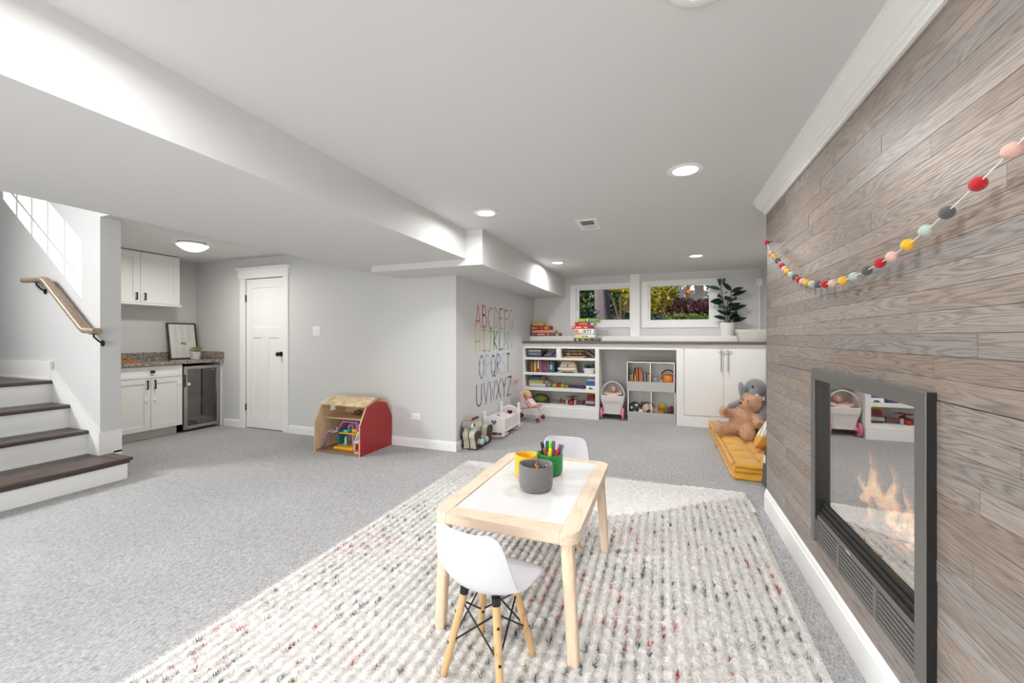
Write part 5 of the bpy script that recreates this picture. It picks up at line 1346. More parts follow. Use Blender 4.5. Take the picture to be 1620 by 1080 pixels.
blob('body', KG, ko, [('b', (-1.945, 4.12, .175), (.065, .065, .085)), ('b', (-1.945, 4.10, .29), (.066, .066, .062)), ('b', (-1.95, 4.035, .295), (.022, .024, .034)), ('b', (-1.95, 4.165, .295), (.022, .024, .034)),
     ('c', (-1.90, 4.09, .13), (-1.76, 4.07, .125), .036, .03), ('c', (-1.90, 4.16, .13), (-1.77, 4.18, .125), .036, .03), ('c', (-1.93, 4.06, .22), (-1.87, 4.04, .16), .022, .02), ('c', (-1.93, 4.18, .22), (-1.87, 4.20, .16), .022, .02)], .009, 3)
MB().ball((-1.885, 4.10, .278), (.024, .034, .03), 12, 8).build('muzzle', mat('koala_white', rgb(220, 214, 208), .9), ko, True)
MB().ball((-1.863, 4.10, .29), (.010, .011, .016), 10, 8).build('nose', DARK, ko, True)
blob('hair_tuft', mat('koala_tan', rgb(176, 146, 118), .95), ko, [('b', (-1.935, 4.10, .345), (.038, .045, .02)), ('b', (-1.91, 4.10, .35), (.02, .03, .018))], .008, 2)
blob('blue_bib', mat('koala_bib', rgb(158, 206, 224), .85), ko, [('b', (-1.885, 4.12, .215), (.028, .062, .035)), ('b', (-1.86, 4.12, .18), (.03, .055, .028))], .008, 3)
for y in (4.07, 4.18): MB().ball((-1.752, y, .128), (.024, .03, .034), 12, 8).build('blue_foot', mat('koala_foot', rgb(168, 190, 192), .9), ko, True)

for o_ in [q for q in COL.objects if q not in _k0 and q.parent is None]: o_.location += Vector((-.06, -.15, -.03))

# ================================================================== doll cradle
cr_ = thing('doll_cradle', 'white wooden rocking doll cradle with heart cut-outs below the letters', 'doll bed', (-1.9, 4.72, 0))
WP = mat('cradle_white', rgb(236, 232, 228), .45); WPI = mat('cradle_pinkish', rgb(226, 214, 220), .5)
XL, XR = -2.02, -1.775
HEART = mat('heart_hole', rgb(58, 30, 38), .7)
def heart(cx, cz, s):
    return [(cx+s*16*math.sin(t)**3/17, cz+s*(13*math.cos(t)-5*math.cos(2*t)-2*math.cos(3*t)-math.cos(4*t))/17) for t in [2*math.pi*k/24 for k in range(24)]]
for Y0, zt, nm in ((4.44, .27, 'foot'), (4.98, .305, 'head')):
    # posts with ball tops
    for x in (XL, XR):
        m = MB().rbox(x-.018, Y0-.012, .035, x+.018, Y0+.012, zt+.01, r=.004); m.ball((x, Y0, zt+.03), (.024, .014, .024), 14, 10)
        m.build('post', WP, cr_, True)
    n = 9
    w_ = (XR-XL-.036)/n
    for k in range(n):
        xa = XL+.018+k*w_; xb = xa+w_
        za = .075; t0 = zt-.045+.045*math.sin(math.pi*(k)/n); t1 = zt-.045+.045*math.sin(math.pi*(k+1)/n)
        MB().prism([(xa+.0008, za), (xb-.0008, za), (xb-.0008, t1), (xa+.0008, t0)], 'y', Y0-.005, Y0+.005).build('end_slat', WP if nm == 'foot' else WPI, cr_)
    arc_ = [(XL+.015+(XR-XL-.03)*k/12, Y0, zt-.042+.045*math.sin(math.pi*k/12)) for k in range(13)]
    MB().tube(arc_, .010, 8).build('arched_rail', WP, cr_, True)
    MB().prism(heart((XL+XR)/2, .195 if nm == 'foot' else .225, .038), 'y', Y0-.0062, Y0+.0062).build('heart_cut_out', HEART if nm == 'head' else mat('heart_teal', rgb(96, 118, 140), .6), cr_)
    # rocker
    rk = [(XL-.055+(XR-XL+.11)*k/12, .012+.055*(abs(k-6)/6)**2.2) for k in range(13)]
    MB().prism(rk + [(x, z+.028) for x, z in rk[::-1]], 'y', Y0-.011, Y0+.011).build('rocker', mat('rocker_pink', rgb(222, 190, 182), .5), cr_)
for x in (XL, XR):
    B(x-.007, 4.452, .21, x+.007, 4.968, .235).build('side_rail', WP, cr_); B(x-.007, 4.452, .075, x+.007, 4.968, .10).build('side_rail', WP, cr_)
    for k in range(9):
        y = 4.48+k*.058; B(x-.005, y, .10, x+.005, y+.030, .21).build('side_slat', WP, cr_)
B(XL+.007, 4.452, .078, XR-.007, 4.968, .088).build('bed_board', WP, cr_)
m = MB().tube([(XL+.02, Y, .018) for Y in (4.44, 4.98)], .008, 6)
m.xf(Matrix.Translation(((XR-XL)/2-.02, 0, .012))).build('rocker_brace', MATS['rocker_pink'], cr_)
t = thing('cradle_bedding', 'white quilt with small pillow lying in the doll cradle', 'bedding', (-1.9, 4.7, .09))
blob('quilt', mat('quilt_white', rgb(232, 226, 228), .9, bump=.4, bscale=40), t, [('b', (-1.898, 4.68, .145), (.105, .2, .055)), ('b', (-1.95, 4.85, .20), (.05, .07, .04)), ('b', (-1.85, 4.80, .18), (.05, .07, .04))], .012, 3)
RB(-1.98, 4.86, .15, -1.815, 4.965, .21, r=.028, seg=3).build('pillow', mat('pillow_pink', rgb(226, 206, 214), .9), t, True)

# ================================================================== doll stroller with doll
ss = thing('doll_stroller', 'pink framed folding doll stroller with purple wheels by the bookcase', 'toy stroller', (-1.8, 5.57, 0))
PT = mat('stroller_tube_pink', rgb(222, 160, 156), .35, .2); GT = mat('wheel_lime', rgb(176, 198, 130), .5); MW = mat('wheel_magenta', rgb(140, 40, 92), .45)
yl, yr = 5.43, 5.70
for y in (yl, yr):
    MB().tube([(-2.03, y, .575), (-2.01, y, .555), (-1.66, y, .075)], .007, 8).build('frame_tube', PT, ss, True)
    MB().tube([(-1.905, y, .40), (-1.945, y, .20), (-1.99, y, .05)], .007, 8).build('rear_leg', PT, ss, True)
    MB().tube([(-1.945, y, .185), (-1.83, y, .205), (-1.76, y, .215)], .006, 8).build('seat_bar', mat('tube_mauve', rgb(160, 110, 118), .4), ss, True)
    for x in (-1.65, -1.99):
        w_ = MB().cyl((x, y-.012, .045), (x, y+.012, .045), .032, .032, 20).build('wheel', MW, ss, True)
        MB().tube([(x+.037*math.cos(a), y, .045+.037*math.sin(a)) for a in [k*2*math.pi/20 for k in range(20)]], .0075, 8, True).build('tyre', GT, w_, True)
MB().tube([(-2.03, yl, .575), (-2.036, yl+.02, .582), (-2.036, yr-.02, .582), (-2.03, yr, .575)], .008, 8).build('push_handle', PT, ss, True)
MB().cyl((-1.655, yl, .075), (-1.655, yr, .075), .005).cyl((-1.99, yl, .05), (-1.99, yr, .05), .005).build('axle', GT, ss)
FAB = mat('stroller_fabric', rgb(222, 204, 200), .85, var=.22, vscale=26)
m = MB(); P_ = [(-1.925, .425), (-1.885, .33), (-1.885, .22), (-1.80, .19), (-1.70, .20)]
for k in range(len(P_)-1):
    (x0, z0), (x1, z1) = P_[k], P_[k+1]
    m.add([(x0, yl+.004, z0), (x1, yl+.004, z1), (x1, yr-.004, z1), (x0, yr-.004, z0), (x0-.005, yl+.004, z0-.006), (x1-.005, yl+.004, z1-.006), (x1-.005, yr-.004, z1-.006), (x0-.005, yr-.004, z0-.006)],
          [(0,1,2,3),(7,6,5,4),(0,4,5,1),(3,2,6,7),(0,3,7,4),(1,5,6,2)])
m.build('seat_sling', FAB, ss)
MB().prism([(-1.90, .40), (-1.88, .22), (-1.80, .19), (-1.80, .23), (-1.86, .33)], 'y', yl, yl+.005).build('side_fabric', FAB, ss)
t = thing('stroller_doll', 'blond baby doll in white dress seated in the pink stroller', 'doll', (-1.83, 5.57, .2))
blob('body', mat('doll_dress', rgb(230, 214, 214), .85, var=.12, vscale=40), t, [('b', (-1.815, 5.565, .265), (.05, .06, .065)), ('c', (-1.80, 5.51, .30), (-1.765, 5.49, .26), .022, .017), ('c', (-1.80, 5.62, .30), (-1.765, 5.64, .26), .022, .017), ('b', (-1.77, 5.565, .235), (.06, .065, .04))], .009, 3)
blob('head', SKIN, t, [('b', (-1.835, 5.565, .375), (.05, .05, .054)), ('b', (-1.79, 5.565, .365), (.014, .014, .012)), ('c', (-1.83, 5.565, .32), (-1.83, 5.565, .34), .02, .02)], .007, 2)
blob('hair', mat('doll_blond', rgb(206, 170, 116), .7), t, [('b', (-1.85, 5.565, .395), (.052, .056, .05))], .008, 2)
blob('legs', SKIN, t, [('c', (-1.75, 5.535, .235), (-1.68, 5.52, .225), .022, .018), ('c', (-1.75, 5.60, .235), (-1.68, 5.61, .225), .022, .018), ('b', (-1.665, 5.52, .235), (.016, .018, .026)), ('b', (-1.665, 5.61, .235), (.016, .018, .026))], .007, 2)
balls(t, 'eye', DARK, [((-1.788, 5.55, .385), .005), ((-1.788, 5.582, .385), .005)])

# ================================================================== mustard floor mattress and soft toys
MUST = mat('mustard_cotton', rgb(206, 150, 34), .85, var=.12, vscale=10, bump=.25, bscale=50, sheen=.3)
fm = thing('floor_mattress', 'mustard yellow tufted floor mattress beyond the end of the plank wall', 'floor cushion', (.9, 4.8, 0))
def tufted(x0, x1, y0, y1, z0, z1, nx, ny):
    """pillowed slab: bulging quilted top, rounded roll edges"""
    m = MB(); NX, NY = nx*8, ny*8; vs = []; 
    def top(i, j):
        u, v = i/NX, j/NY
        q = abs(math.sin(math.pi*u*nx))**.5 * abs(math.sin(math.pi*v*ny))**.5
        ed = min(u, 1-u)*(x1-x0), min(v, 1-v)*(y1-y0)
        e_ = min(1, min(ed)/.045)
        return (x0+(x1-x0)*u, y0+(y1-y0)*v, z1-.026*(1-q)*(.4+.6*e_)-.018*(1-e_)**2 + .004*math.sin(i*1.3+j*.9))
    for j in range(NY+1):
        for i in range(NX+1): vs.append(top(i, j))
    fs = [(j*(NX+1)+i, j*(NX+1)+i+1, (j+1)*(NX+1)+i+1, (j+1)*(NX+1)+i) for j in range(NY) for i in range(NX)]
    base = len(vs)
    # skirt loops: the side wall pinched at mid height
    per = [(i, 0) for i in range(NX)] + [(NX, j) for j in range(NY)] + [(NX-i, NY) for i in range(NX)] + [(0, NY-j) for j in range(NY)]
    ids = [j*(NX+1)+i for i, j in per]
    n = len(ids); cx_, cy_ = (x0+x1)/2, (y0+y1)/2
    prev = ids
    for (off, f) in ((.012, .86), (.016, .7), (.0, .56), (-.006, .5), (.002, .44), (.014, .28), (.014, .12), (.0, 0.0)):
        cur = []
        for k, (i, j) in enumerate(per):
            x, y, z = top(i, j)
            dx = (1 if i == NX else -1 if i == 0 else 0); dy = (1 if j == NY else -1 if j == 0 else 0)
            wob = .004*math.sin(k*.9)
            vs.append((x+dx*(off+wob), y+dy*(off+wob), z0+(z-z0)*f)); cur.append(len(vs)-1)
        fs += [(prev[(k+1) % n], prev[k], cur[k], cur[(k+1) % n]) for k in range(n)]
        prev = cur
    fs.append(tuple(prev[::-1]))
    return m.add(vs, fs)
tufted(.585, 1.27, 3.90, 5.86, 0.0, .135, 3, 8).build('mattress_pad', MUST, fm, True)
for zz in (.118, .018):
    m = MB().tube([(.575, 3.93+k*.06, zz+.004*math.sin(k*1.9)) for k in range(32)], .014, 8); m.tube([(.58+k*.05, 3.888, zz+.003*math.sin(k*1.7)) for k in range(14)], .014, 8)
    m.build('rolled_edge', MUST, fm, True)
m = MB()
for k in range(3):
    for j in range(2): MB().ball((.585+.228*(j+1), 4.145+.245*k, .108), (.010, .010, .004), 8, 5).build('tuft_button', mat('mustard_dark', rgb(160, 112, 24), .8), fm, True)

EG = mat('elephant_grey', rgb(126, 126, 130), .95, var=.1, vscale=40, bump=.5, bscale=160, sheen=.5)
el = thing('plush_elephant', 'large grey plush elephant sitting behind the brown bear', 'soft toy', (1.02, 5.55, .12))
blob('body', EG, el, [('b', (1.04, 5.62, .32), (.15, .14, .20)), ('b', (1.05, 5.55, .595), (.125, .12, .125)), ('c', (1.02, 5.45, .56), (.985, 5.37, .47), .055, .045), ('c', (.985, 5.37, .47), (.95, 5.33, .36), .045, .035), ('c', (.95, 5.33, .36), (.93, 5.30, .30), .035, .028),
     ('c', (.93, 5.57, .42), (.78, 5.48, .37), .06, .05), ('c', (1.13, 5.52, .40), (1.05, 5.30, .27), .065, .055), ('c', (1.0, 5.48, .21), (.80, 5.38, .205), .08, .07), ('c', (1.10, 5.42, .20), (1.02, 5.18, .19), .085, .075)], .017, 3)
for ex, sgn in ((.915, -1), (1.17, 1)):
    m = MB().ball((ex+sgn*.01, 5.50, .55), (.035, .075, .135), 14, 10, (0, R(12*sgn), R(-10*sgn)))
    m.ball((ex+sgn*.02, 5.49, .47), (.026, .055, .06), 12, 8)
    m.build('ear', EG, el, True)
balls(el, 'eye', DARK, [((1.0, 5.438, .635), .011)])
balls(el, 'tusk', cm(234, 230, 222), [((1.03, 5.385, .535), (.016, .028, .022)), ((.95, 5.40, .50), (.014, .024, .02))])
BB = mat('bear_brown', rgb(216, 174, 142), .95, var=.16, vscale=50, bump=.9, bscale=130, sheen=.5)
be = thing('plush_bear', 'light brown plush teddy bear lying back against the grey elephant', 'soft toy', (.82, 5.15, .12))
blob('body', BB, be, [('b', (.85, 5.12, .30), (.13, .13, .135)), ('b', (.935, 5.16, .475), (.095, .088, .09)), ('b', (.86, 5.09, .465), (.05, .046, .042)), ('b', (1.005, 5.14, .53), (.036, .02, .038)), ('b', (.895, 5.2, .555), (.034, .02, .034)),
     ('c', (.76, 5.12, .36), (.665, 5.06, .37), .045, .042), ('b', (.65, 5.05, .385), (.042, .05, .052)), ('c', (.95, 5.05, .33), (.965, 4.94, .29), .048, .046), ('c', (.78, 5.05, .22), (.62, 5.0, .205), .062, .055), ('b', (.58, 4.985, .215), (.045, .055, .066)),
     ('c', (.87, 5.0, .22), (.84, 4.86, .20), .068, .06), ('b', (.835, 4.815, .205), (.06, .045, .07))], .013, 2)
MB().ball((.815, 5.075, .485), (.016, .016, .013), 10, 8).build('nose', DARK, be, True)
balls(be, 'eye', DARK, [((.888, 5.075, .508), .008), ((.85, 5.13, .515), .008)])
balls(be, 'paw_pad', cm(160, 114, 78), [((.652, 5.004, .392), (.028, .018, .036)), ((.97, 4.897, .288), (.03, .016, .034))])

t = thing('striped_pillow', 'white pillow with black stripes and an orange corner behind the plank wall end', 'pillow', (.97, 4.45, .13))
PM = bpy.data.materials.new('striped_pillow_cloth'); PM.use_nodes = True
nt = PM.node_tree; p = nt.nodes['Principled BSDF']; p.inputs['Roughness'].default_value = .9
tc = nt.nodes.new('ShaderNodeTexCoord'); sp = nt.nodes.new('ShaderNodeSeparateXYZ'); nt.links.new(tc.outputs['Generated'], sp.inputs[0])
mu = nt.nodes.new('ShaderNodeMath'); mu.operation = 'MULTIPLY'; mu.inputs[1].default_value = 16; nt.links.new(sp.outputs[1], mu.inputs[0])
fr_ = nt.nodes.new('ShaderNodeMath'); fr_.operation = 'FRACT'; nt.links.new(mu.outputs[0], fr_.inputs[0])
lt = nt.nodes.new('ShaderNodeMath'); lt.operation = 'LESS_THAN'; lt.inputs[1].default_value = .16; nt.links.new(fr_.outputs[0], lt.inputs[0])
mx = nt.nodes.new('ShaderNodeMix'); mx.data_type = 'RGBA'; mx.inputs[6].default_value = rgb(226, 220, 210); mx.inputs[7].default_value = rgb(70, 66, 66); nt.links.new(lt.outputs[0], mx.inputs[0])
ad = nt.nodes.new('ShaderNodeMath'); ad.operation = 'LESS_THAN'; ad.inputs[1].default_value = .36; nt.links.new(sp.outputs[2], ad.inputs[0])
mx2 = nt.nodes.new('ShaderNodeMix'); mx2.data_type = 'RGBA'; mx2.inputs[7].default_value = rgb(216, 160, 84); nt.links.new(ad.outputs[0], mx2.inputs[0]); nt.links.new(mx.outputs[2], mx2.inputs[6]); nt.links.new(mx2.outputs[2], p.inputs['Base Color'])
m = MB(); N_ = 14; vs = []
for sgn in (1, -1):
    for j in range(N_+1):
        for i in range(N_+1):
            u, v = i/N_*2-1, j/N_*2-1
            th = .075*((1-u**4)*(1-v**4))**.5
            sq = 1-.06*(1-abs(u))*(abs(v)) 
            vs.append((sgn*th, u*.23*(1-.07*(1-v*v)*(abs(u)>.0)*0), v*.21))
f1 = [(j*(N_+1)+i, j*(N_+1)+i+1, (j+1)*(N_+1)+i+1, (j+1)*(N_+1)+i) for j in range(N_) for i in range(N_)]
o0 = (N_+1)**2
fs = f1 + [tuple(o0+k for k in f)[::-1] for f in f1]
m.add(vs, fs)
m.xf(Matrix.Translation((1.02, 4.55, .335)) @ Matrix.Rotation(R(-28), 4, 'Z') @ Matrix.Rotation(R(30), 4, 'Y'))
m.build('pillow_body', PM, t, True)
t = thing('grey_tote_bag', 'dark grey fabric bag with a white tag at the mattress end, half hidden', 'bag', (.82, 3.72, 0))
blob('bag_body', mat('charcoal_felt', rgb(78, 80, 84), .95, bump=.4, bscale=120), t, [('b', (.84, 3.74, .14), (.085, .10, .135)), ('b', (.84, 3.74, .27), (.075, .085, .07)), ('b', (.83, 3.73, .06), (.085, .10, .058))], .014, 3)
MB().tube([(.78, 3.70, .30), (.785, 3.69, .37), (.83, 3.69, .40), (.875, 3.70, .37), (.88, 3.71, .30)], .012, 8).build('handle', mat('charcoal_felt', None), t, True)
RB(.752, 3.655, .225, .762, 3.69, .285, r=.004).build('white_tag', cm(222, 220, 214), t)

# ================================================================== fireplace
fp = thing('fireplace_insert', 'black framed glass fireplace set in the plank wall', 'fireplace', (.69, 1.86, .26))
FB = mat('graphite_metal', rgb(104, 102, 99), .42, .2); FBD = mat('fireplace_black', rgb(18, 17, 17), .5)
xo = .6655
YA, YZ, ZA, ZZ = 1.408, 2.302, .262, 1.072
m = MB().rbox(xo, YA, ZA, .702, YA+.052, ZZ, r=.002); m.build('frame_stile', FB, fp)
m = MB().rbox(xo, YZ-.04, ZA, .702, YZ, ZZ, r=.002); m.build('frame_stile', FB, fp)
RB(xo+.0005, YA+.04, ZZ-.05, .702, YZ-.03, ZZ-.0005, r=.002).build('frame_lintel', FB, fp)
B(xo+.003, YA-.0012, ZA+.002, .702, YA+.0005, ZZ-.002).build('frame_side', FBD, fp)
# recess lining
m = MB(); gx = .6985
m.box(.676, YA+.046, .372, gx+.02, YA+.056, ZZ-.05); m.box(.672, YZ-.05, .372, gx+.02, YZ-.038, ZZ-.05); m.box(.69, YA+.05, ZZ-.054, gx+.02, YZ-.045, ZZ-.044)
m.build('reveal', FBD, fp)
m = MB().rbox(.676, YA+.052, .372, .70, YZ-.04, .392, r=.003); m.build('lower_sill', FB, fp)
m = MB()
for k, (xa, xb, za, zb) in enumerate(((.682, gx-.001, .392, .415), (.688, gx-.001, .415, .438), (.6935, gx-.001, .438, .462))): m.box(xa, YA+.052, za, xb, YZ-.04, zb)
m.build('stepped_sill', FBD, fp)
# glass and firebox
FG = bpy.data.materials.new('fire_glass'); FG.use_nodes = True
nt = FG.node_tree; nt.nodes.clear()
o_ = nt.nodes.new('ShaderNodeOutputMaterial'); mx = nt.nodes.new('ShaderNodeMixShader'); tr = nt.nodes.new('ShaderNodeBsdfTransparent'); gl = nt.nodes.new('ShaderNodeBsdfGlossy')
gl.inputs['Roughness'].default_value = 0.012; gl.inputs['Color'].default_value = (.97, .95, .93, 1); mx.inputs[0].default_value = 0.7
nt.links.new(tr.outputs[0], mx.inputs[1]); nt.links.new(gl.outputs[0], mx.inputs[2]); nt.links.new(mx.outputs[0], o_.inputs[0])
B(gx, YA+.054, .45, gx+.004, YZ-.048, ZZ-.05).build('glass', FG, fp)
m = MB(); m.box(1.12, FY0, .44, 1.149, FY1, FZ1); m.box(gx+.02, FY0, .44, 1.12, FY0+.02, FZ1); m.box(gx+.02, FY1-.02, .44, 1.12, FY1, FZ1); m.box(gx+.02, FY0+.02, FZ1-.02, 1.12, FY1-.02, FZ1-.001); m.box(gx+.006, FY0+.02, .42, 1.12, FY1-.02, .445)
m.build('firebox_lining', mat('firebox_dark', rgb(20, 19, 19), .9, var=.3, vscale=20), fp)
# louvred grille below, in three bays
GBk = B(.699, YA+.052, .264, .7015, YZ-.04, .372).build('grille_backing', FBD, fp)
bays = ((YA+.054, 1.69), (1.712, 1.995), (2.015, YZ-.042))
for a, b in bays:
    for k in range(6):
        zz = .272+k*.0172
        MB().prism([(.673, zz), (.6765, zz+.0075), (.699, zz+.0085), (.697, zz+.001)], 'y', a, b).build('grille_slat', FB, fp)
for a, b in ((1.69, 1.712), (1.995, 2.015), (YA+.05, YA+.056)): RB(.671, a, .264, .699, b, .374, r=.001).build('grille_post', FB, fp)
RB(.672, YA+.052, .262, .70, YZ-.04, .270, r=.001).build('grille_rail', FB, fp)
B(.6748, 1.90, .3785, .6762, 1.935, .3855).build('maker_plate', cm(176, 174, 172), fp)
# logs and flames
LOG = mat('charred_log', rgb(52, 40, 34), .95, var=.4, vscale=30, bump=.8, bscale=30)
for p0, p1, r_ in (((.86, 1.62, .485), (.92, 2.14, .49), .038), ((.98, 1.60, .485), (.96, 2.16, .49), .036), ((.84, 1.74, .54), (1.03, 2.0, .55), .03)):
    MB().tube([p0, tuple((a+b)/2+.006 for a, b in zip(p0, p1)), p1], [r_, r_*1.08, r_*.95], 12).build('log', LOG, fp, True)
m = MB(); r6 = random.Random(4)
for k in range(40): m.ball((.80+r6.uniform(0, .24), 1.56+r6.uniform(0, .62), .452), (.018, .02, .012), 6, 4, (r6.random(), r6.random(), r6.random()))
tag(m.build('embers', emis('ember_glow', (1, .16, .05, 1), .8), fp, False), None, None, None, 'stuff')
FL = bpy.data.materials.new('flame'); FL.use_nodes = True
nt = FL.node_tree; nt.nodes.clear()
o_ = nt.nodes.new('ShaderNodeOutputMaterial'); e_ = nt.nodes.new('ShaderNodeEmission'); tc = nt.nodes.new('ShaderNodeTexCoord'); sp = nt.nodes.new('ShaderNodeSeparateXYZ'); cr = nt.nodes.new('ShaderNodeValToRGB')
ee = cr.color_ramp.elements; ee[0].position = 0; ee[0].color = (1, .25, .10, 1); ee[1].position = 1; ee[1].color = (1, .30, .10, 1)
q = ee.new(.3); q.color = (1, .70, .32, 1); q = ee.new(.6); q.color = (1, .48, .18, 1)
tb = nt.nodes.new('ShaderNodeBsdfTransparent'); ms = nt.nodes.new('ShaderNodeMixShader'); lw_ = nt.nodes.new('ShaderNodeLayerWeight'); lw_.inputs[0].default_value = .5
nz = nt.nodes.new('ShaderNodeTexNoise'); nz.inputs['Scale'].default_value = 1.0; nz.inputs['Detail'].default_value = 3
mpn = nt.nodes.new('ShaderNodeMapping'); mpn.inputs['Scale'].default_value = (60, 60, 18); gm = nt.nodes.new('ShaderNodeNewGeometry')
nt.links.new(gm.outputs['Position'], mpn.inputs[0]); nt.links.new(mpn.outputs[0], nz.inputs['Vector'])
am = nt.nodes.new('ShaderNodeMath'); am.operation = 'MULTIPLY_ADD'; am.inputs[1].default_value = 1.9; am.inputs[2].default_value = -.62; am.use_clamp = True
nt.links.new(nz.outputs[0], am.inputs[0])
mxm = nt.nodes.new('ShaderNodeMath'); mxm.operation = 'MAXIMUM'; nt.links.new(am.outputs[0], mxm.inputs[0]); nt.links.new(lw_.outputs['Facing'], mxm.inputs[1])
nt.links.new(tc.outputs['Generated'], sp.inputs[0]); nt.links.new(sp.outputs[2], cr.inputs[0]); nt.links.new(cr.outputs[0], e_.inputs[0]); e_.inputs[1].default_value = 2.6
nt.links.new(mxm.outputs[0], ms.inputs[0]); nt.links.new(e_.outputs[0], ms.inputs[1]); nt.links.new(tb.outputs[0], ms.inputs[2]); nt.links.new(ms.outputs[0], o_.inputs[0])
fr6 = random.Random(9)
FLM = [(.83, 2.135, .53, .215, .014, .014), (.84, 2.12, .52, .15, .013, -.012), (.85, 2.02, .53, .185, .015, -.015), (.86, 2.035, .52, .13, .012, .012), (.82, 2.19, .52, .10, .012, .02), (.86, 1.94, .52, .13, .012, .02), (.84, 2.08, .51, .10, .013, -.01)]
FLM += [(fr6.uniform(.80, .88), fr6.uniform(1.80, 2.25), fr6.uniform(.46, .52), fr6.uniform(.05, .10), fr6.uniform(.007, .012), fr6.uniform(-.02, .02)) for _ in range(18)]
for (x, y, z0, h, w_, ln) in FLM:
    pr_ = [(0, .3), (.1, .75), (.22, 1), (.38, .85), (.55, .55), (.75, .3), (.9, .12), (1, .01)]
    MB().tube([(x+ln*.3*math.sin(q_*7), y+ln*math.sin(q_*6+y*30)*1.2, z0+h*q_) for q_, _ in pr_], [w_*s_ for _, s_ in pr_], 10).build('flame', FL, fp, True)
light('fire_glow', 'POINT', (.88, 1.95, .62), (0, 0, -1), 2.0, color=(1, .45, .18), parent=fp)

# ================================================================== felt ball garland
ga = thing('felt_ball_garland', 'garland of coloured felt balls on a white string across the plank wall', 'garland', (.66, 2.2, 1.44))
KN = [(.66, 3.135, 1.856), (.66, 3.04, 1.768), (.66, 2.96, 1.733), (.66, 2.871, 1.689), (.66, 2.774, 1.641), (.66, 2.721, 1.614), (.66, 2.665, 1.590), (.66, 2.590, 1.562), (.66, 2.525, 1.540), (.66, 2.458, 1.517), (.66, 2.398, 1.499), (.66, 2.338, 1.486), (.66, 2.262, 1.470), (.66, 2.188, 1.458), (.66, 2.108, 1.449), (.66, 2.020, 1.443), (.66, 1.920, 1.440), (.66, 1.823, 1.443), (.66, 1.726, 1.449), (.66, 1.636, 1.460), (.66, 1.563, 1.467), (.66, 1.478, 1.485), (.66, 1.393, 1.504), (.66, 1.309, 1.529), (.66, 1.204, 1.562), (.66, 1.111, 1.596), (.66, 1.02, 1.634), (.66, .93, 1.68)]
MB().tube(KN, .0017, 6).build('string', cm(232, 228, 220), ga)
FC = dict(r=(178, 18, 34), p=(214, 172, 160), y=(226, 172, 28), s=(172, 186, 180), g=(84, 84, 84))
seq = 'rpygrpysgrpysgrpysgrpysgrpyg'
for c_, k in zip(seq, KN):
    MB().ball(k, (.0135*1.18, .0165, .0165), 16, 10).build('felt_ball', mat('felt_%s' % c_, rgb(*FC[c_]), .95, bump=.4, bscale=300, sheen=.3), ga, True)
MB().cyl((.66, 3.135, 1.858), (.692, 3.135, 1.862), .003).build('nail', BRONZE, ga)

# ================================================================== shag rug
RX0, RX1, RY0, RY1 = -1.765, .60, .05, 3.50
rg = thing('shag_rug', 'white shaggy rug with rows of coloured flecks under the play table', 'rug', (-.58, 1.8, 0))
RUGB = mat('rug_backing', rgb(214, 208, 200), .95)
def edge_x(y): return RX1 - .045*(RY1-y)/1.8
m = MB(); ys_ = np.linspace(RY0, RY1, 24); vs = []
for y in ys_: vs += [(RX0, y, .001), (edge_x(y), y+.03, .001), (RX0, y, .012), (edge_x(y), y+.03, .012)]
fs = []
for k in range(len(ys_)-1):
    a, b = k*4, k*4+4
    fs += [(a+2, a+3, b+3, b+2), (a, b, b+1, a+1), (a, a+2, b+2, b), (a+1, b+1, b+3, a+3)]
m.add(vs, fs + [(0, 1, 3, 2), (len(vs)-4, len(vs)-2, len(vs)-1, len(vs)-3)]).build('backing', RUGB, rg)
def attr_material(name, rough=.95):
    m = bpy.data.materials.new(name); m.use_nodes = True
    p = m.node_tree.nodes['Principled BSDF']; p.inputs['Roughness'].default_value = rough; p.inputs['Specular IOR Level'].default_value = .1
    a = m.node_tree.nodes.new('ShaderNodeAttribute'); a.attribute_name = 'tint'
    m.node_tree.links.new(a.outputs['Color'], p.inputs['Base Color'])
    return m
PILE = attr_material('rug_pile')
def np_mesh(name, V, F, C, material, parent, smooth=True):
    """V (n,3) world, F (m,k) faces, C (n,3) vertex colours"""
    V = V - np.array(ORG[parent])
    k = F.shape[1]
    me = bpy.data.meshes.new(name)
    me.vertices.add(len(V)); me.vertices.foreach_set('co', V.astype(np.float32).ravel())
    me.loops.add(F.size); me.loops.foreach_set('vertex_index', F.astype(np.int32).ravel())
    me.polygons.add(len(F)); me.polygons.foreach_set('loop_start', (np.arange(len(F))*k).astype(np.int32))
    me.update(calc_edges=True)
    if smooth: me.polygons.foreach_set('use_smooth', np.ones(len(F), bool))
    at = me.color_attributes.new('tint', 'FLOAT_COLOR', 'POINT')
    at.data.foreach_set('color', np.concatenate([C, np.ones((len(C), 1))], 1).astype(np.float32).ravel())
    me.materials.append(material)
    o = bpy.data.objects.new(name, me); COL.objects.link(o); o.parent = parent; ORG[o] = ORG[parent]
    return o
def zone(x): # beyond this line the rows turn and run across the rug
    return np.interp(x, [-1.8, -1.4, -.9, -.323, -.08, .046, .288, .568, .7], [3.42, 3.3, 3.0, 2.75, 2.9, 3.01, 3.22, 3.40, 3.45])
PIT = .0465
WHT = np.array([lin(234), lin(232), lin(229)])
Vs, Fs, Cs = [], [], []; base = 0
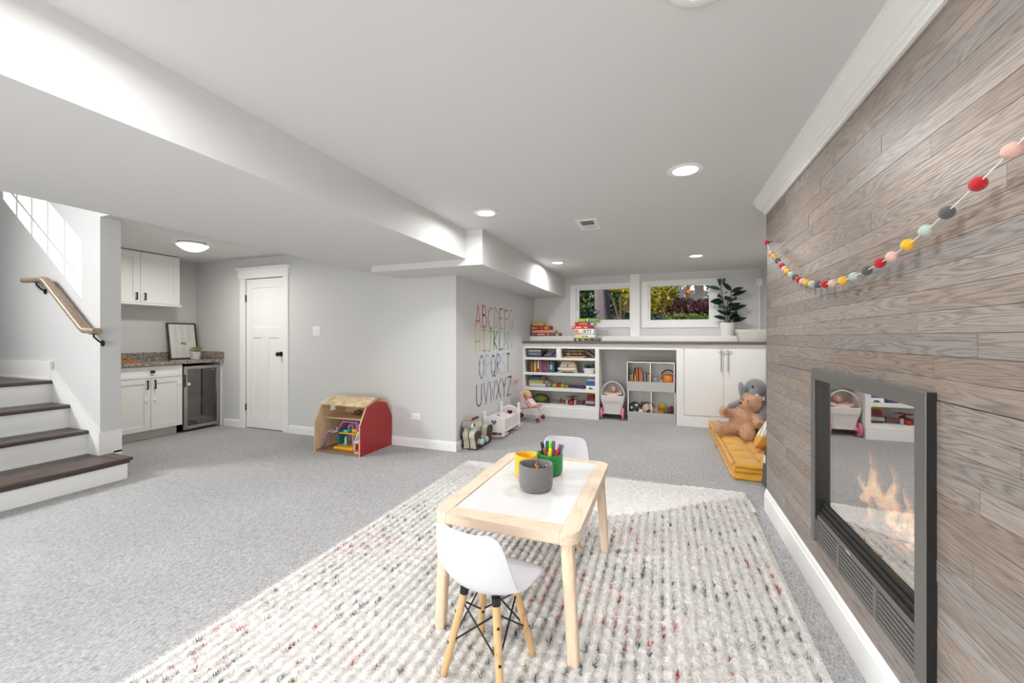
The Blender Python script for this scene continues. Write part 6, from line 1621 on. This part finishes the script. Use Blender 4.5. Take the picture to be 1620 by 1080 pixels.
def add_rows(cx, cy, axis):
    """one tufted row: cx, cy arrays of its centre line; axis 'y' or 'x'"""
    global base
    n = len(cx)
    if n < 3: return
    K = 7
    u = np.linspace(-1, 1, K)
    ph = rng.uniform(0, 6.28)
    s_ = np.arange(n)
    hgt = .0075 + .003*np.sin(s_*1.15+ph) + rng.uniform(-.002, .0025, n)
    V = np.zeros((n, K, 3))
    for j in range(K):
        w = u[j]*PIT*.53
        sk = .008*abs(u[j])
        ox, oy = (w, -sk) if axis == 'y' else (-sk, w)
        V[:, j, 0] = cx+ox+rng.uniform(-.0012, .0012, n); V[:, j, 1] = cy+oy
        V[:, j, 2] = .012 + hgt*(1-abs(u[j])**2.4)*(1+.12*np.sin(s_*2.3+j+ph))
    idx = (np.arange(n)[:, None]*K + np.arange(K)[None]) + base
    F = np.stack([idx[:-1, :-1], idx[:-1, 1:], idx[1:, 1:], idx[1:, :-1]], -1).reshape(-1, 4)
    c = np.repeat(np.repeat(WHT[None, None], n, 0), K, 1)*(1+rng.uniform(-.05, .03, (n, K, 1)))
    Vs.append(V.reshape(-1, 3)); Fs.append(F); Cs.append(c.reshape(-1, 3)); base += n*K
xs_ = np.arange(RX0+PIT*.5, RX1, PIT)
for x in xs_:
    ye = min(float(zone(x)), RY1-.02)
    yy = np.arange(RY0+.01, ye, .0125)
    yy = yy[x < edge_x(yy)-.008]
    add_rows(x + .004*np.sin(yy*2.3+x*3), yy, 'y')
for y in np.arange(2.78, RY1+.03, PIT*.8):
    xx = np.arange(RX0+.01, edge_x(y)-.01, .0125)
    xx = xx[(y > zone(xx)+.01) & (y < RY1+.03*(xx-RX0)/2.4)]
    add_rows(xx, y+.004*np.sin(xx*2.1+y), 'x')
np_mesh('tufted_rows', np.concatenate(Vs), np.concatenate(Fs), np.concatenate(Cs), PILE, rg)['kind'] = 'stuff'
# loose shag fibres and the coloured flecks in the valleys between rows
def fibres(px, py, pz, L, tilt, col, wid):
    n = len(px); a = rng.uniform(0, 2*np.pi, n)
    dx, dy = np.cos(a)*np.sin(tilt), np.sin(a)*np.sin(tilt)
    sx, sy = -np.sin(a)*wid, np.cos(a)*wid
    b0 = np.stack([px-sx, py-sy, pz], 1); b1 = np.stack([px+sx, py+sy, pz], 1)
    tip = np.stack([px+dx*L, py+dy*L, pz+L*np.cos(tilt)], 1)
    V = np.stack([b0, b1, tip], 1).reshape(-1, 3); F = np.arange(3*n).reshape(-1, 3)
    return V, F, np.repeat(col, 3, 0)
N = 230000
ri = rng.integers(0, len(xs_), N); uu = rng.uniform(-1, 1, N)
fx = xs_[ri] + uu*PIT*.46; fy = rng.uniform(.55, RY1, N)
turn = fy > zone(fx)
fx = np.where(turn, rng.uniform(RX0, RX1, N), fx)
ok = (fx < edge_x(fy)-.004) & (fx > RX0+.003)
fx, fy, uu, turn = fx[ok], fy[ok], uu[ok], turn[ok]
n_ = len(fx)
# each tuft leans out from the row's spine and back along it, so the row reads as a braid
seg = np.sin((fy*1.0)/.034*2*np.pi + fx*40)
hx = np.sign(uu)*(.55+.35*np.abs(uu)) + rng.normal(0, .35, n_); hy = -.75 + rng.normal(0, .45, n_)
hx, hy = np.where(turn, -.75 + rng.normal(0, .5, n_), hx), np.where(turn, rng.normal(0, .8, n_), hy)
hl = np.hypot(hx, hy); hx /= hl; hy /= hl
pz_ = .013 + .010*(1-np.abs(uu)**2) + .002*seg
L_f = rng.uniform(.012, .024, n_); el_ = rng.uniform(.15, .95, n_)
wd_ = rng.uniform(.0011, .0021, n_)
b0 = np.stack([fx-hy*wd_, fy+hx*wd_, pz_], 1); b1 = np.stack([fx+hy*wd_, fy-hx*wd_, pz_], 1)
tip = np.stack([fx+hx*L_f*np.cos(el_), fy+hy*L_f*np.cos(el_), pz_+L_f*np.sin(el_)], 1)
V1 = np.stack([b0, b1, tip], 1).reshape(-1, 3); F1 = np.arange(3*n_).reshape(-1, 3)
C1 = np.repeat(WHT[None]*(1+rng.uniform(-.10, .08, (n_, 1))), 3, 0)
REDS = [(160, 30, 48), (206, 70, 40), (176, 44, 66), (120, 28, 60), (200, 90, 70)]; BLUES = [(34, 40, 66), (40, 60, 84), (52, 92, 108), (60, 84, 110), (46, 36, 60)]; OLIVES = [(122, 112, 40), (150, 132, 60), (96, 100, 60)]; GREYS = [(96, 100, 108), (120, 124, 128), (74, 78, 90)]
px_l, py_l, cl_, st_ = [], [], [], []
for i, x in enumerate(xs_[:-1]):
    xv = x + PIT*.5
    y = max(RY0, .55)
    ye = min(float(zone(xv)), RY1-.03)
    while y < ye:
        if xv < edge_x(y)-.03:
            band = math.sin(y*8.2 + 1.1*math.sin(xv*2.1)+xv*.9) + .45*math.sin(y*17+xv*5)
            dens = .42 + .38*math.sin(y*3.1+xv*2.7)*math.cos(xv*1.9-y) + (.2 if abs(xv+.65) < .7 else -.05) - (.15 if y > 2.6 else 0)
            if random.random() < dens:
                r_ = random.random()
                pal = REDS if band > .45 else (BLUES if band < -.25 else (OLIVES if r_ < .35 else GREYS))
                if r_ > .82: pal = GREYS
                c = random.choice(pal)
                big = random.random() < .3
                k = random.randint(8, 16) if big else random.randint(3, 7)
                cc = [lin(v) for v in c]
                if not big: cc = [v*.75+w_*.25 for v, w_ in zip(cc, WHT)]
                for _ in range(k):
                    px_l.append(xv+random.gauss(0, .0035)); py_l.append(y+random.gauss(0, .008)); cl_.append(cc); st_.append(1.15 if big else .85)
        y += random.uniform(.02, .034)
px_a, py_a, ca, sa_ = np.array(px_l), np.array(py_l), np.array(cl_), np.array(st_)
V2, F2, C2 = fibres(px_a, py_a, np.full(len(px_a), .0125), rng.uniform(.014, .024, len(px_a))*sa_, rng.uniform(.1, .9, len(px_a)), ca, rng.uniform(.0016, .0028, len(px_a)))
np_mesh('shag_fibres', np.concatenate([V1, V2]), np.concatenate([F1, F2+len(V1)]), np.concatenate([C1, C2]), PILE, rg, False)['kind'] = 'stuff'

# ================================================================== play table
tb_ = thing('play_table', 'low pale pine play table with white inset top', 'table', (-.595, 1.89, .02))
PINE = wood('pine_long', rgb(224, 204, 182), rgb(206, 180, 154), scale=(12, 1.8, 12), rough=.5, freq=6, bump=.03)
PINEX = wood('pine_cross', rgb(222, 198, 176), rgb(202, 174, 148), scale=(1.8, 12, 12), rough=.5, freq=6, bump=.03)
PINEZ = wood('pine_leg', rgb(222, 200, 174), rgb(204, 178, 148), scale=(12, 12, 1.8), rough=.5, freq=6, bump=.03)
TX0, TX1, TY0, TY1, TZ = -.893, -.287, 1.432, 2.35, .502
def rail_poly(side):
    r = .06; pts = []
    if side < 0:
        c0 = [(TX0+.066, TY0), (TX0+r, TY0)] + [(TX0+r-r*math.sin(R(a)), TY0+r-r*math.cos(R(a))) for a in range(0, 91, 15)]
        c1 = [(TX0+r-r*math.cos(R(a)), TY1-r+r*math.sin(R(a))) for a in range(0, 91, 15)] + [(TX0+.066, TY1)]
        return (c0 + c1)[::-1]
    p = [(TX0+TX1-x, y) for x, y in rail_poly(-1)]
    return p[::-1]
for s_ in (-1, 1):
    MB().prism(rail_poly(s_), 'z', TZ-.042, TZ).build('long_rail', PINE, tb_)
for ya, yb in ((TY0, TY0+.078), (TY1-.04, TY1)): RB(TX0+.0665, ya, TZ-.042, TX1-.0665, yb, TZ, r=.002).build('end_rail', PINEX, tb_)
PANW = mat('white_laminate', rgb(216, 215, 214), .38)
for ya, yb in ((TY0+.080, 1.911), (1.9135, TY1-.042)): RB(TX0+.068, ya, TZ-.030, TX1-.068, yb, TZ-.003, r=.002).build('inset_panel', PANW, tb_)
for x0, x1, y0, y1 in ((TX0+.045, -.862, TY0+.04, 1.435+.02), (TX1-.045, -.305, TY0+.04, 1.455), (TX0+.045, -.862, TY1-.06, 2.29), (TX1-.045, -.30, TY1-.06, 2.285)):
    m = MB(); 
    def rr(cx, cy, hw, z): return [(cx+hw*math.copysign(abs(math.cos(a))**.55, math.cos(a)), cy+hw*math.copysign(abs(math.sin(a))**.55, math.sin(a)), z) for a in [2*math.pi*k/20+.001 for k in range(20)]]
    r0, r1 = rr(x1, y1, .0215, .022), rr(x0, y0, .0245, TZ-.041)
    m.add(r0+r1, [tuple(range(20))[::-1], tuple(range(20, 40))] + [(i, (i+1) % 20, 20+(i+1) % 20, 20+i) for i in range(20)])
    m.build('leg', PINEZ, tb_, True)

# ================================================================== small shell chairs
SHELL = mat('white_shell_plastic', rgb(206, 206, 211), .4)
LEGW = wood('beech_leg', rgb(206, 168, 122), rgb(176, 136, 92), scale=(14, 14, 2), rough=.45, freq=5, bump=.02)
def make_chair(label, loc, rz):
    t = thing('shell_chair', label, 'chair', loc, rz, group='small white shell chairs')
    # profile (y, z, half width, curl): front lip -> seat -> back
    pr = [(.165, .300, .135, .0), (.155, .315, .150, .0), (.12, .322, .160, .006), (.06, .316, .164, .014), (0, .310, .164, .022), (-.06, .310, .162, .032), (-.10, .320, .160, .044), (-.13, .345, .158, .054), (-.148, .385, .158, .05), (-.158, .43, .154, .042), (-.165, .48, .147, .034), (-.170, .52, .137, .028), (-.172, .543, .126, .022), (-.172, .551, .112, .02), (-.172, .553, .09, .02)]
    NU = 18; vs = []; n = len(pr)
    for k, (y, z, w, cu) in enumerate(pr):
        a = Vector(pr[max(k-1, 0)][:2]); b = Vector(pr[min(k+1, n-1)][:2]); d = (b-a).normalized()
        nn = Vector((-d.y, d.x))   # normal in yz
        if nn.y < 0 and k < 6: nn = -nn
        if k >= 6 and nn.x < 0: nn = -nn
        for i in range(NU+1):
            u = -1+2*i/NU
            c_ = cu*abs(u)**2.2
            vs.append((u*w, y+nn.x*c_, z+nn.y*c_))
    fs = [(k*(NU+1)+i, k*(NU+1)+i+1, (k+1)*(NU+1)+i+1, (k+1)*(NU+1)+i) for k in range(n-1) for i in range(NU)]
    o = MB().add(vs, fs).build('seat_shell', SHELL, t, True, local=True, sharp=80)
    md = o.modifiers.new('solid', 'SOLIDIFY'); md.thickness = .007; md.offset = 0
    sb = o.modifiers.new('sub', 'SUBSURF'); sb.levels = 1; sb.render_levels = 2
    feet = {}
    for sx in (-1, 1):
        for sy in (-1, 1):
            top = Vector((sx*.066, sy*.062-.005, .290)); ft = Vector((sx*.118, sy*.118-.005, .0))
            m = MB().tube([top, top.lerp(ft, .2), ft], [.0135, .015, .0125], 12)
            l = m.build('leg', LEGW, t, True, local=True)
            feet[(sx, sy)] = (top, ft)
            b = MB(); mid = top.lerp(ft, .06); b.cyl(top + Vector((0, 0, .012)), top.lerp(ft, .05), .016, .016, 10)
            for q in (.26, .62):
                c_ = top.lerp(ft, q); d_ = Vector((sx, sy, 0)).normalized(); b.cyl(c_-d_*.0165, c_+d_*.016, .0052, .0052, 8)
            b.build('bolts', BLACK, l, local=True)
    m = MB()
    for (a, b) in (((-1, -1), (1, -1)), ((-1, 1), (1, 1)), ((-1, -1), (-1, 1)), ((1, -1), (1, 1))):
        ta, fa = feet[a]; tb2, fb = feet[b]
        m.tube([ta.lerp(fa, .14), tb2.lerp(fb, .62)], .0034, 6); m.tube([tb2.lerp(fb, .14), ta.lerp(fa, .62)], .0034, 6)
    m.build('wire_brace', BLACK, t, True, local=True)
    m = MB(); m.tube([feet[(-1, -1)][0], feet[(1, 1)][0]], .006, 6); m.tube([feet[(-1, 1)][0], feet[(1, -1)][0]], .006, 6)
    for k in feet: m.cyl(feet[k][0], feet[k][0]+Vector((0, 0, .022)), .012, .012, 8)
    m.build('under_frame', BLACK, t, True, local=True)
    return t
make_chair('white shell chair with wooden legs in the foreground, its back to the camera', (-.592, 1.352, .022), R(-9))
make_chair('white shell chair tucked in at the far side of the play table', (-.575, 2.385, .022), R(184))

# ================================================================== felt pots and pens
def felt_pot(x, y, r, h, col, label, wob):
    t = thing('felt_pot', label, 'pot', (x, y, TZ), group='felt pots on the play table')
    m = MB(); n = 32; vs = []
    prof_ = [(.001, 0), (r*.86, 0), (r*.95, .006), (r, h*.2), (r*1.0, h*.6), (r*.985, h*.95), (r*.95, h), (r*.90, h*.985), (r*.87, h*.9), (r*.86, h*.3), (r*.80, .012), (.001, .010)]
    for k, (rr_, z) in enumerate(prof_):
        for i in range(n):
            a = 2*math.pi*i/n
            w = 1+wob*math.sin(2*a+1.3)*(z/h)+wob*.5*math.sin(3*a+k*.3)
            vs.append((x+rr_*w*math.cos(a), y+rr_*w*math.sin(a), TZ+.0003+z*(1+.03*math.sin(2*a+.6)*(z/h))))
    m.add(vs, [(k*n+i, k*n+(i+1) % n, (k+1)*n+(i+1) % n, (k+1)*n+i) for k in range(len(prof_)-1) for i in range(n)])
    m.build('felt_body', mat('pot_felt_%d' % col[0], rgb(*col), .95, var=.12, vscale=60, bump=.5, bscale=180, sheen=.3), t, True)
    return t
felt_pot(-.566, 1.825, .079, .118, (112, 110, 108), 'large dark grey felt pot in front on the play table', .05)
felt_pot(-.665, 1.975, .058, .112, (232, 184, 30), 'yellow felt pot left of the grey pot on the play table', .03)
felt_pot(-.558, 2.055, .066, .108, (38, 138, 62), 'green felt pot full of pens on the play table', .03)
def marker(x, y, dx, dy, L, r_, cb, cc, label, group='pens in the green felt pot', z0=None):
    t = thing('marker_pen', label, 'pen', (x, y, TZ+.012), group=group)
    a = Vector((x, y, TZ+.014)); d = Vector((dx, dy, 1)).normalized()
    MB().cyl(a, a+d*L*.62, r_, r_, 12).build('barrel', cm(*cb), t, True)
    MB().cyl(a+d*L*.62, a+d*L*.97, r_*1.12, r_*1.05, 12).cyl(a+d*L*.97, a+d*L, r_*1.05, r_*.7, 12).build('cap', cm(*cc), t, True)
gx_, gy_ = -.558, 2.055
for i, (ox, oy, dx, dy, L, cc, lab) in enumerate(((-.028, .01, -.16, .0, .162, (28, 28, 32), 'black capped marker leaning left in the green pot'), (-.015, .018, -.06, .06, .165, (24, 92, 84), 'dark teal marker in the green pot'), (-.002, .012, .0, .05, .160, (108, 206, 46), 'lime green marker in the green pot'), (.016, .02, .02, .1, .168, (104, 102, 104), 'dark grey marker standing tallest in the green pot'), (.028, .004, .22, .04, .160, (118, 66, 140), 'purple marker leaning right in the green pot'), (.024, -.02, .24, -.1, .142, (188, 30, 48), 'red marker leaning right in the green pot'), (.006, -.018, .06, -.16, .142, (242, 206, 36), 'yellow capped marker at the front of the green pot'), (-.018, -.012, -.06, -.12, .138, (150, 84, 50), 'brown marker at the front of the green pot'), (.034, .018, .26, .12, .158, (150, 146, 156), 'pale grey marker behind the purple one in the green pot'))):
    marker(gx_+ox*.6, gy_+oy*.6, dx*1.25, dy*1.25, L*.9, .0088, (226, 224, 220) if i % 3 else cc, cc, lab)
t = thing('twig_figure', 'small orange twig like figure standing in the grey felt pot', 'toy', (-.566, 1.84, TZ+.012))
m = MB().tube([(-.56, 1.83, TZ+.0125), (-.562, 1.835, TZ+.07), (-.567, 1.84, TZ+.115)], [.004, .0035, .0025], 6); m.tube([(-.563, 1.836, TZ+.085), (-.552, 1.836, TZ+.105)], .0025, 6); m.tube([(-.564, 1.837, TZ+.095), (-.573, 1.84, TZ+.108)], .0022, 6)
m.build('twig', cm(206, 148, 92), t, True)
t = thing('dark_pencil', 'dark blue pencil lying in the grey felt pot', 'pencil', (-.53, 1.82, TZ+.012))
MB().tube([(-.60, 1.81, TZ+.016), (-.517, 1.835, TZ+.108)], .0045, 6).build('shaft', cm(44, 46, 62), t)
MB().cyl((-.517, 1.835, TZ+.108), (-.514, 1.836, TZ+.112), .0045, .001, 6).build('tip', cm(206, 196, 180), t)

# ================================================================== outdoors beyond the windows
GRD = mat('garden_ground', rgb(58, 60, 36), .95, var=.3, vscale=3)
m = MB(); m.add([(-14, 6.76, 1.28), (14, 6.76, 1.28), (14, 12, 1.74), (-14, 12, 1.74), (14, 34, 3.6), (-14, 34, 3.6)], [(0, 1, 2, 3), (3, 2, 4, 5)])
struct('ground_garden', m, GRD).name = 'ground'
tk = thing('tree', 'thick grey tree trunk seen through the left window', 'tree', (-1.66, 12, 1.74))
BARK = mat('grey_bark', rgb(92, 84, 86), .95, var=.5, vscale=6, bump=1.0, bscale=10, stretch=(6, 6, 1))
m = MB(); vs = []; n = 24
for k, (z, r_, dx) in enumerate(((1.55, .30, 0), (1.72, .26, 0), (1.85, .235, 0), (2.1, .222, -.005), (2.5, .225, -.01), (2.8, .23, -.02), (3.6, .22, -.03), (5.5, .2, 0))):
    for i in range(n):
        a = 2*math.pi*i/n; w = 1+.05*math.sin(5*a+k*.4)+.03*math.sin(9*a)
        vs.append((-1.655+dx+r_*w*math.cos(a), 12+r_*w*math.sin(a), z))
m.add(vs, [(k*n+i, k*n+(i+1) % n, (k+1)*n+(i+1) % n, (k+1)*n+i) for k in range(7) for i in range(n)]).build('trunk', BARK, tk, True)
lr = np.random.default_rng(21)
LEAFM = {}
def leaf_mat(name, c):
    m = mat(name, rgb(*c), .6, var=.35, vscale=5)
    if not m.get('t'):
        p = m.node_tree.nodes['Principled BSDF']; m['t'] = 1
        tl = m.node_tree.nodes.new('ShaderNodeBsdfTranslucent'); tl.inputs[0].default_value = rgb(*c)
        mxs = m.node_tree.nodes.new('ShaderNodeMixShader'); mxs.inputs[0].default_value = .35
        out = [q for q in m.node_tree.nodes if q.type == 'OUTPUT_MATERIAL'][0]
        m.node_tree.links.new(p.outputs[0], mxs.inputs[1]); m.node_tree.links.new(tl.outputs[0], mxs.inputs[2]); m.node_tree.links.new(mxs.outputs[0], out.inputs[0])
    return m
def foliage(name, centre, rad, n, size, c, parent):
    d = lr.normal(size=(n, 3)); d /= np.linalg.norm(d, axis=1)[:, None]
    r_ = lr.uniform(.25, 1, n)**.5
    lump = 1+.22*np.sin(d[:, 0]*5+1)*np.sin(d[:, 2]*6)
    P = np.array(centre)+d*np.array(rad)*(r_*lump)[:, None]
    a = lr.normal(size=(n, 3)); a /= np.linalg.norm(a, axis=1)[:, None]
    b = np.cross(a, lr.normal(size=(n, 3))); b /= np.linalg.norm(b, axis=1)[:, None]
    s = size*lr.uniform(.6, 1.3, n)[:, None]
    V = np.stack([P-a*s, P+b*s*.5, P+a*s, P-b*s*.5], 1).reshape(-1, 3)
    F = np.arange(4*n).reshape(-1, 4)
    return np_mesh(name, V, F, np.ones((4*n, 3)), leaf_mat(*c), parent, False)
def shrub(name, label, cat, x, y, z0, rad, n, size, c, stem=True, cz=None, group='garden plants beyond the windows'):
    t = thing(name, label, cat, (x, y, z0), group=group)
    cz = z0+rad[2]*.9 if cz is None else cz
    foliage('foliage', (x, y, cz), rad, n, size, c, t)
    m = MB(); 
    for k in range(4):
        a = k*1.6; m.tube([(x, y, z0-.1), (x+rad[0]*.2*math.cos(a), y+rad[1]*.2*math.sin(a), z0+(cz-z0)*.6), (x+rad[0]*.5*math.cos(a), y+rad[1]*.5*math.sin(a), cz+rad[2]*.2)], [.04, .028, .012], 6)
    m.build('stem', mat('shrub_stem', rgb(74, 62, 52), .9), t, True)
    return t
DG = ('leaf_dark_green', (50, 76, 28)); MG = ('leaf_mid_green', (84, 108, 36)); YG = ('leaf_yellow', (236, 206, 20)); OL = ('leaf_olive', (136, 128, 34)); BR = ('leaf_copper', (74, 42, 40)); VD = ('leaf_hedge', (32, 56, 36)); PL = ('leaf_pale', (196, 186, 150))
shrub('leafy_tree', 'dense green tree left of the trunk in the left window', 'tree', -3.2, 14.0, 1.8, (1.3, .9, 1.5), 2600, .085, DG, cz=2.75)
shrub('leafy_tree', 'lighter green tree behind the trunk in the left window', 'tree', -2.9, 16.5, 1.9, (2.4, 1.0, 1.7), 2200, .10, MG, cz=3.3)
shrub('yellow_tree', 'bright yellow foliage along the top of the left window', 'tree', -1.0, 10.6, 1.62, (.95, .5, .16), 800, .06, YG, cz=2.57)
shrub('olive_bush', 'yellow olive bush right of the trunk in the left window', 'bush', -.85, 13.6, 1.75, (.5, .5, .6), 900, .07, OL)
shrub('dry_bush', 'pale dry bush at the right of the left window', 'bush', -.25, 14.4, 1.8, (.6, .5, .75), 800, .06, PL)
shrub('low_hedge', 'dark low hedge below the trunk in the left window', 'hedge', -2.3, 11.2, 1.6, (.75, .35, .30), 1300, .05, VD, cz=1.72)
shrub('low_hedge', 'dark green clump at the lower right of the left window', 'hedge', -.85, 11.0, 1.6, (.42, .3, .24), 700, .045, VD, cz=1.66)
shrub('yellow_bush', 'yellow green bush at the left of the right window', 'bush', .0, 13.0, 1.75, (.5, .6, .8), 1600, .07, OL, cz=2.2)
shrub('leafy_tree', 'bright yellow tree top at the upper left of the right window', 'tree', .0, 14.5, 1.8, (.48, .5, .6), 700, .07, YG, cz=2.75)
shrub('copper_bush', 'dark copper leaved bush in the middle of the right window', 'bush', .72, 11.2, 1.65, (.6, .5, .33), 2200, .05, BR, cz=1.88)
shrub('copper_bush', 'smaller copper leaved bush at the right of the right window', 'bush', 1.35, 11.8, 1.7, (.45, .4, .28), 900, .05, BR, cz=1.95)
shrub('low_hedge', 'low green plants along the bottom of the right window', 'hedge', .75, 10.2, 1.55, (.75, .3, .17), 1300, .04, MG, cz=1.60)
shrub('low_hedge', 'dark clump at the lower right corner of the right window', 'hedge', 1.35, 10.2, 1.55, (.32, .3, .28), 700, .045, VD, cz=1.62)
shrub('low_hedge', 'dark clump at the lower left corner of the right window', 'hedge', -.12, 10.4, 1.55, (.3, .3, .2), 500, .045, VD, cz=1.60)
ho = thing('neighbour_house', 'white neighbouring house with brown roof seen in the right window', 'house', (3.2, 20, 2.0))
B(.62, 20.2, 1.8, 7, 24, 8).build('wall', mat('white_siding', rgb(226, 224, 226), .7, bump=.3, bscale=6, stretch=(.1, .1, 8)), ho)
MB().prism([(18.6, 3.62), (18.6, 3.70), (20.3, 4.15), (20.3, 4.05)], 'x', 1.35, 7.2).build('porch_roof', mat('brown_roof', rgb(104, 92, 84), .9, var=.2, vscale=10), ho)
B(1.35, 18.55, 3.40, 7.2, 18.62, 3.60).build('fascia', mat('white_fascia', rgb(230, 226, 220), .6), ho)
B(.98, 19.6, 1.8, 1.16, 19.8, 8).build('porch_post', mat('orange_wood', rgb(214, 138, 72), .7), ho)
for x in (2.2, 3.4): B(x, 20.1, 2.3, x+.6, 20.21, 3.2).build('window', cm(70, 76, 84), ho)
for x, y, c_, lab in ((-5.5, 19, DG, 'far green tree at the left edge of the left window'), (-3.0, 20, MG, 'far mid green tree behind the trunk'), (-1.2, 19, DG, 'far dark tree right of the trunk'), (-.9, 18, MG, 'far green tree between the two windows')):
    shrub('leafy_tree', lab, 'tree', x, y, 2.0, (1.5, .8, 1.9), 1500, .13, c_, cz=3.3)

# short curly fur on the teddy bear
bm_ = [o for o in be.children if o.name.startswith('body')][0]
co = np.empty(len(bm_.data.vertices)*3, np.float32); bm_.data.vertices.foreach_get('co', co); co = co.reshape(-1, 3)
no = np.empty(len(bm_.data.vertices)*3, np.float32); bm_.data.vertices.foreach_get('normal', no); no = no.reshape(-1, 3)
k_ = lr.integers(0, len(co), 16000)
P_ = co[k_] + lr.normal(0, .004, (16000, 3)); D_ = no[k_] + lr.normal(0, .6, (16000, 3)); D_ /= np.linalg.norm(D_, axis=1)[:, None]
T_ = np.cross(D_, lr.normal(size=(16000, 3))); T_ /= np.linalg.norm(T_, axis=1)[:, None]
V_ = np.stack([P_-T_*.0022, P_+T_*.0022, P_+D_*lr.uniform(.010, .022, (16000, 1))], 1).reshape(-1, 3) + np.array(ORG[be])
FC_ = np.array(rgb(226, 186, 154)[:3])[None]*lr.uniform(.72, 1.12, (16000, 1))
np_mesh('fur', V_, np.arange(48000).reshape(-1, 3), np.repeat(FC_, 3, 0), attr_material('bear_fur'), be, False)['kind'] = 'stuff'
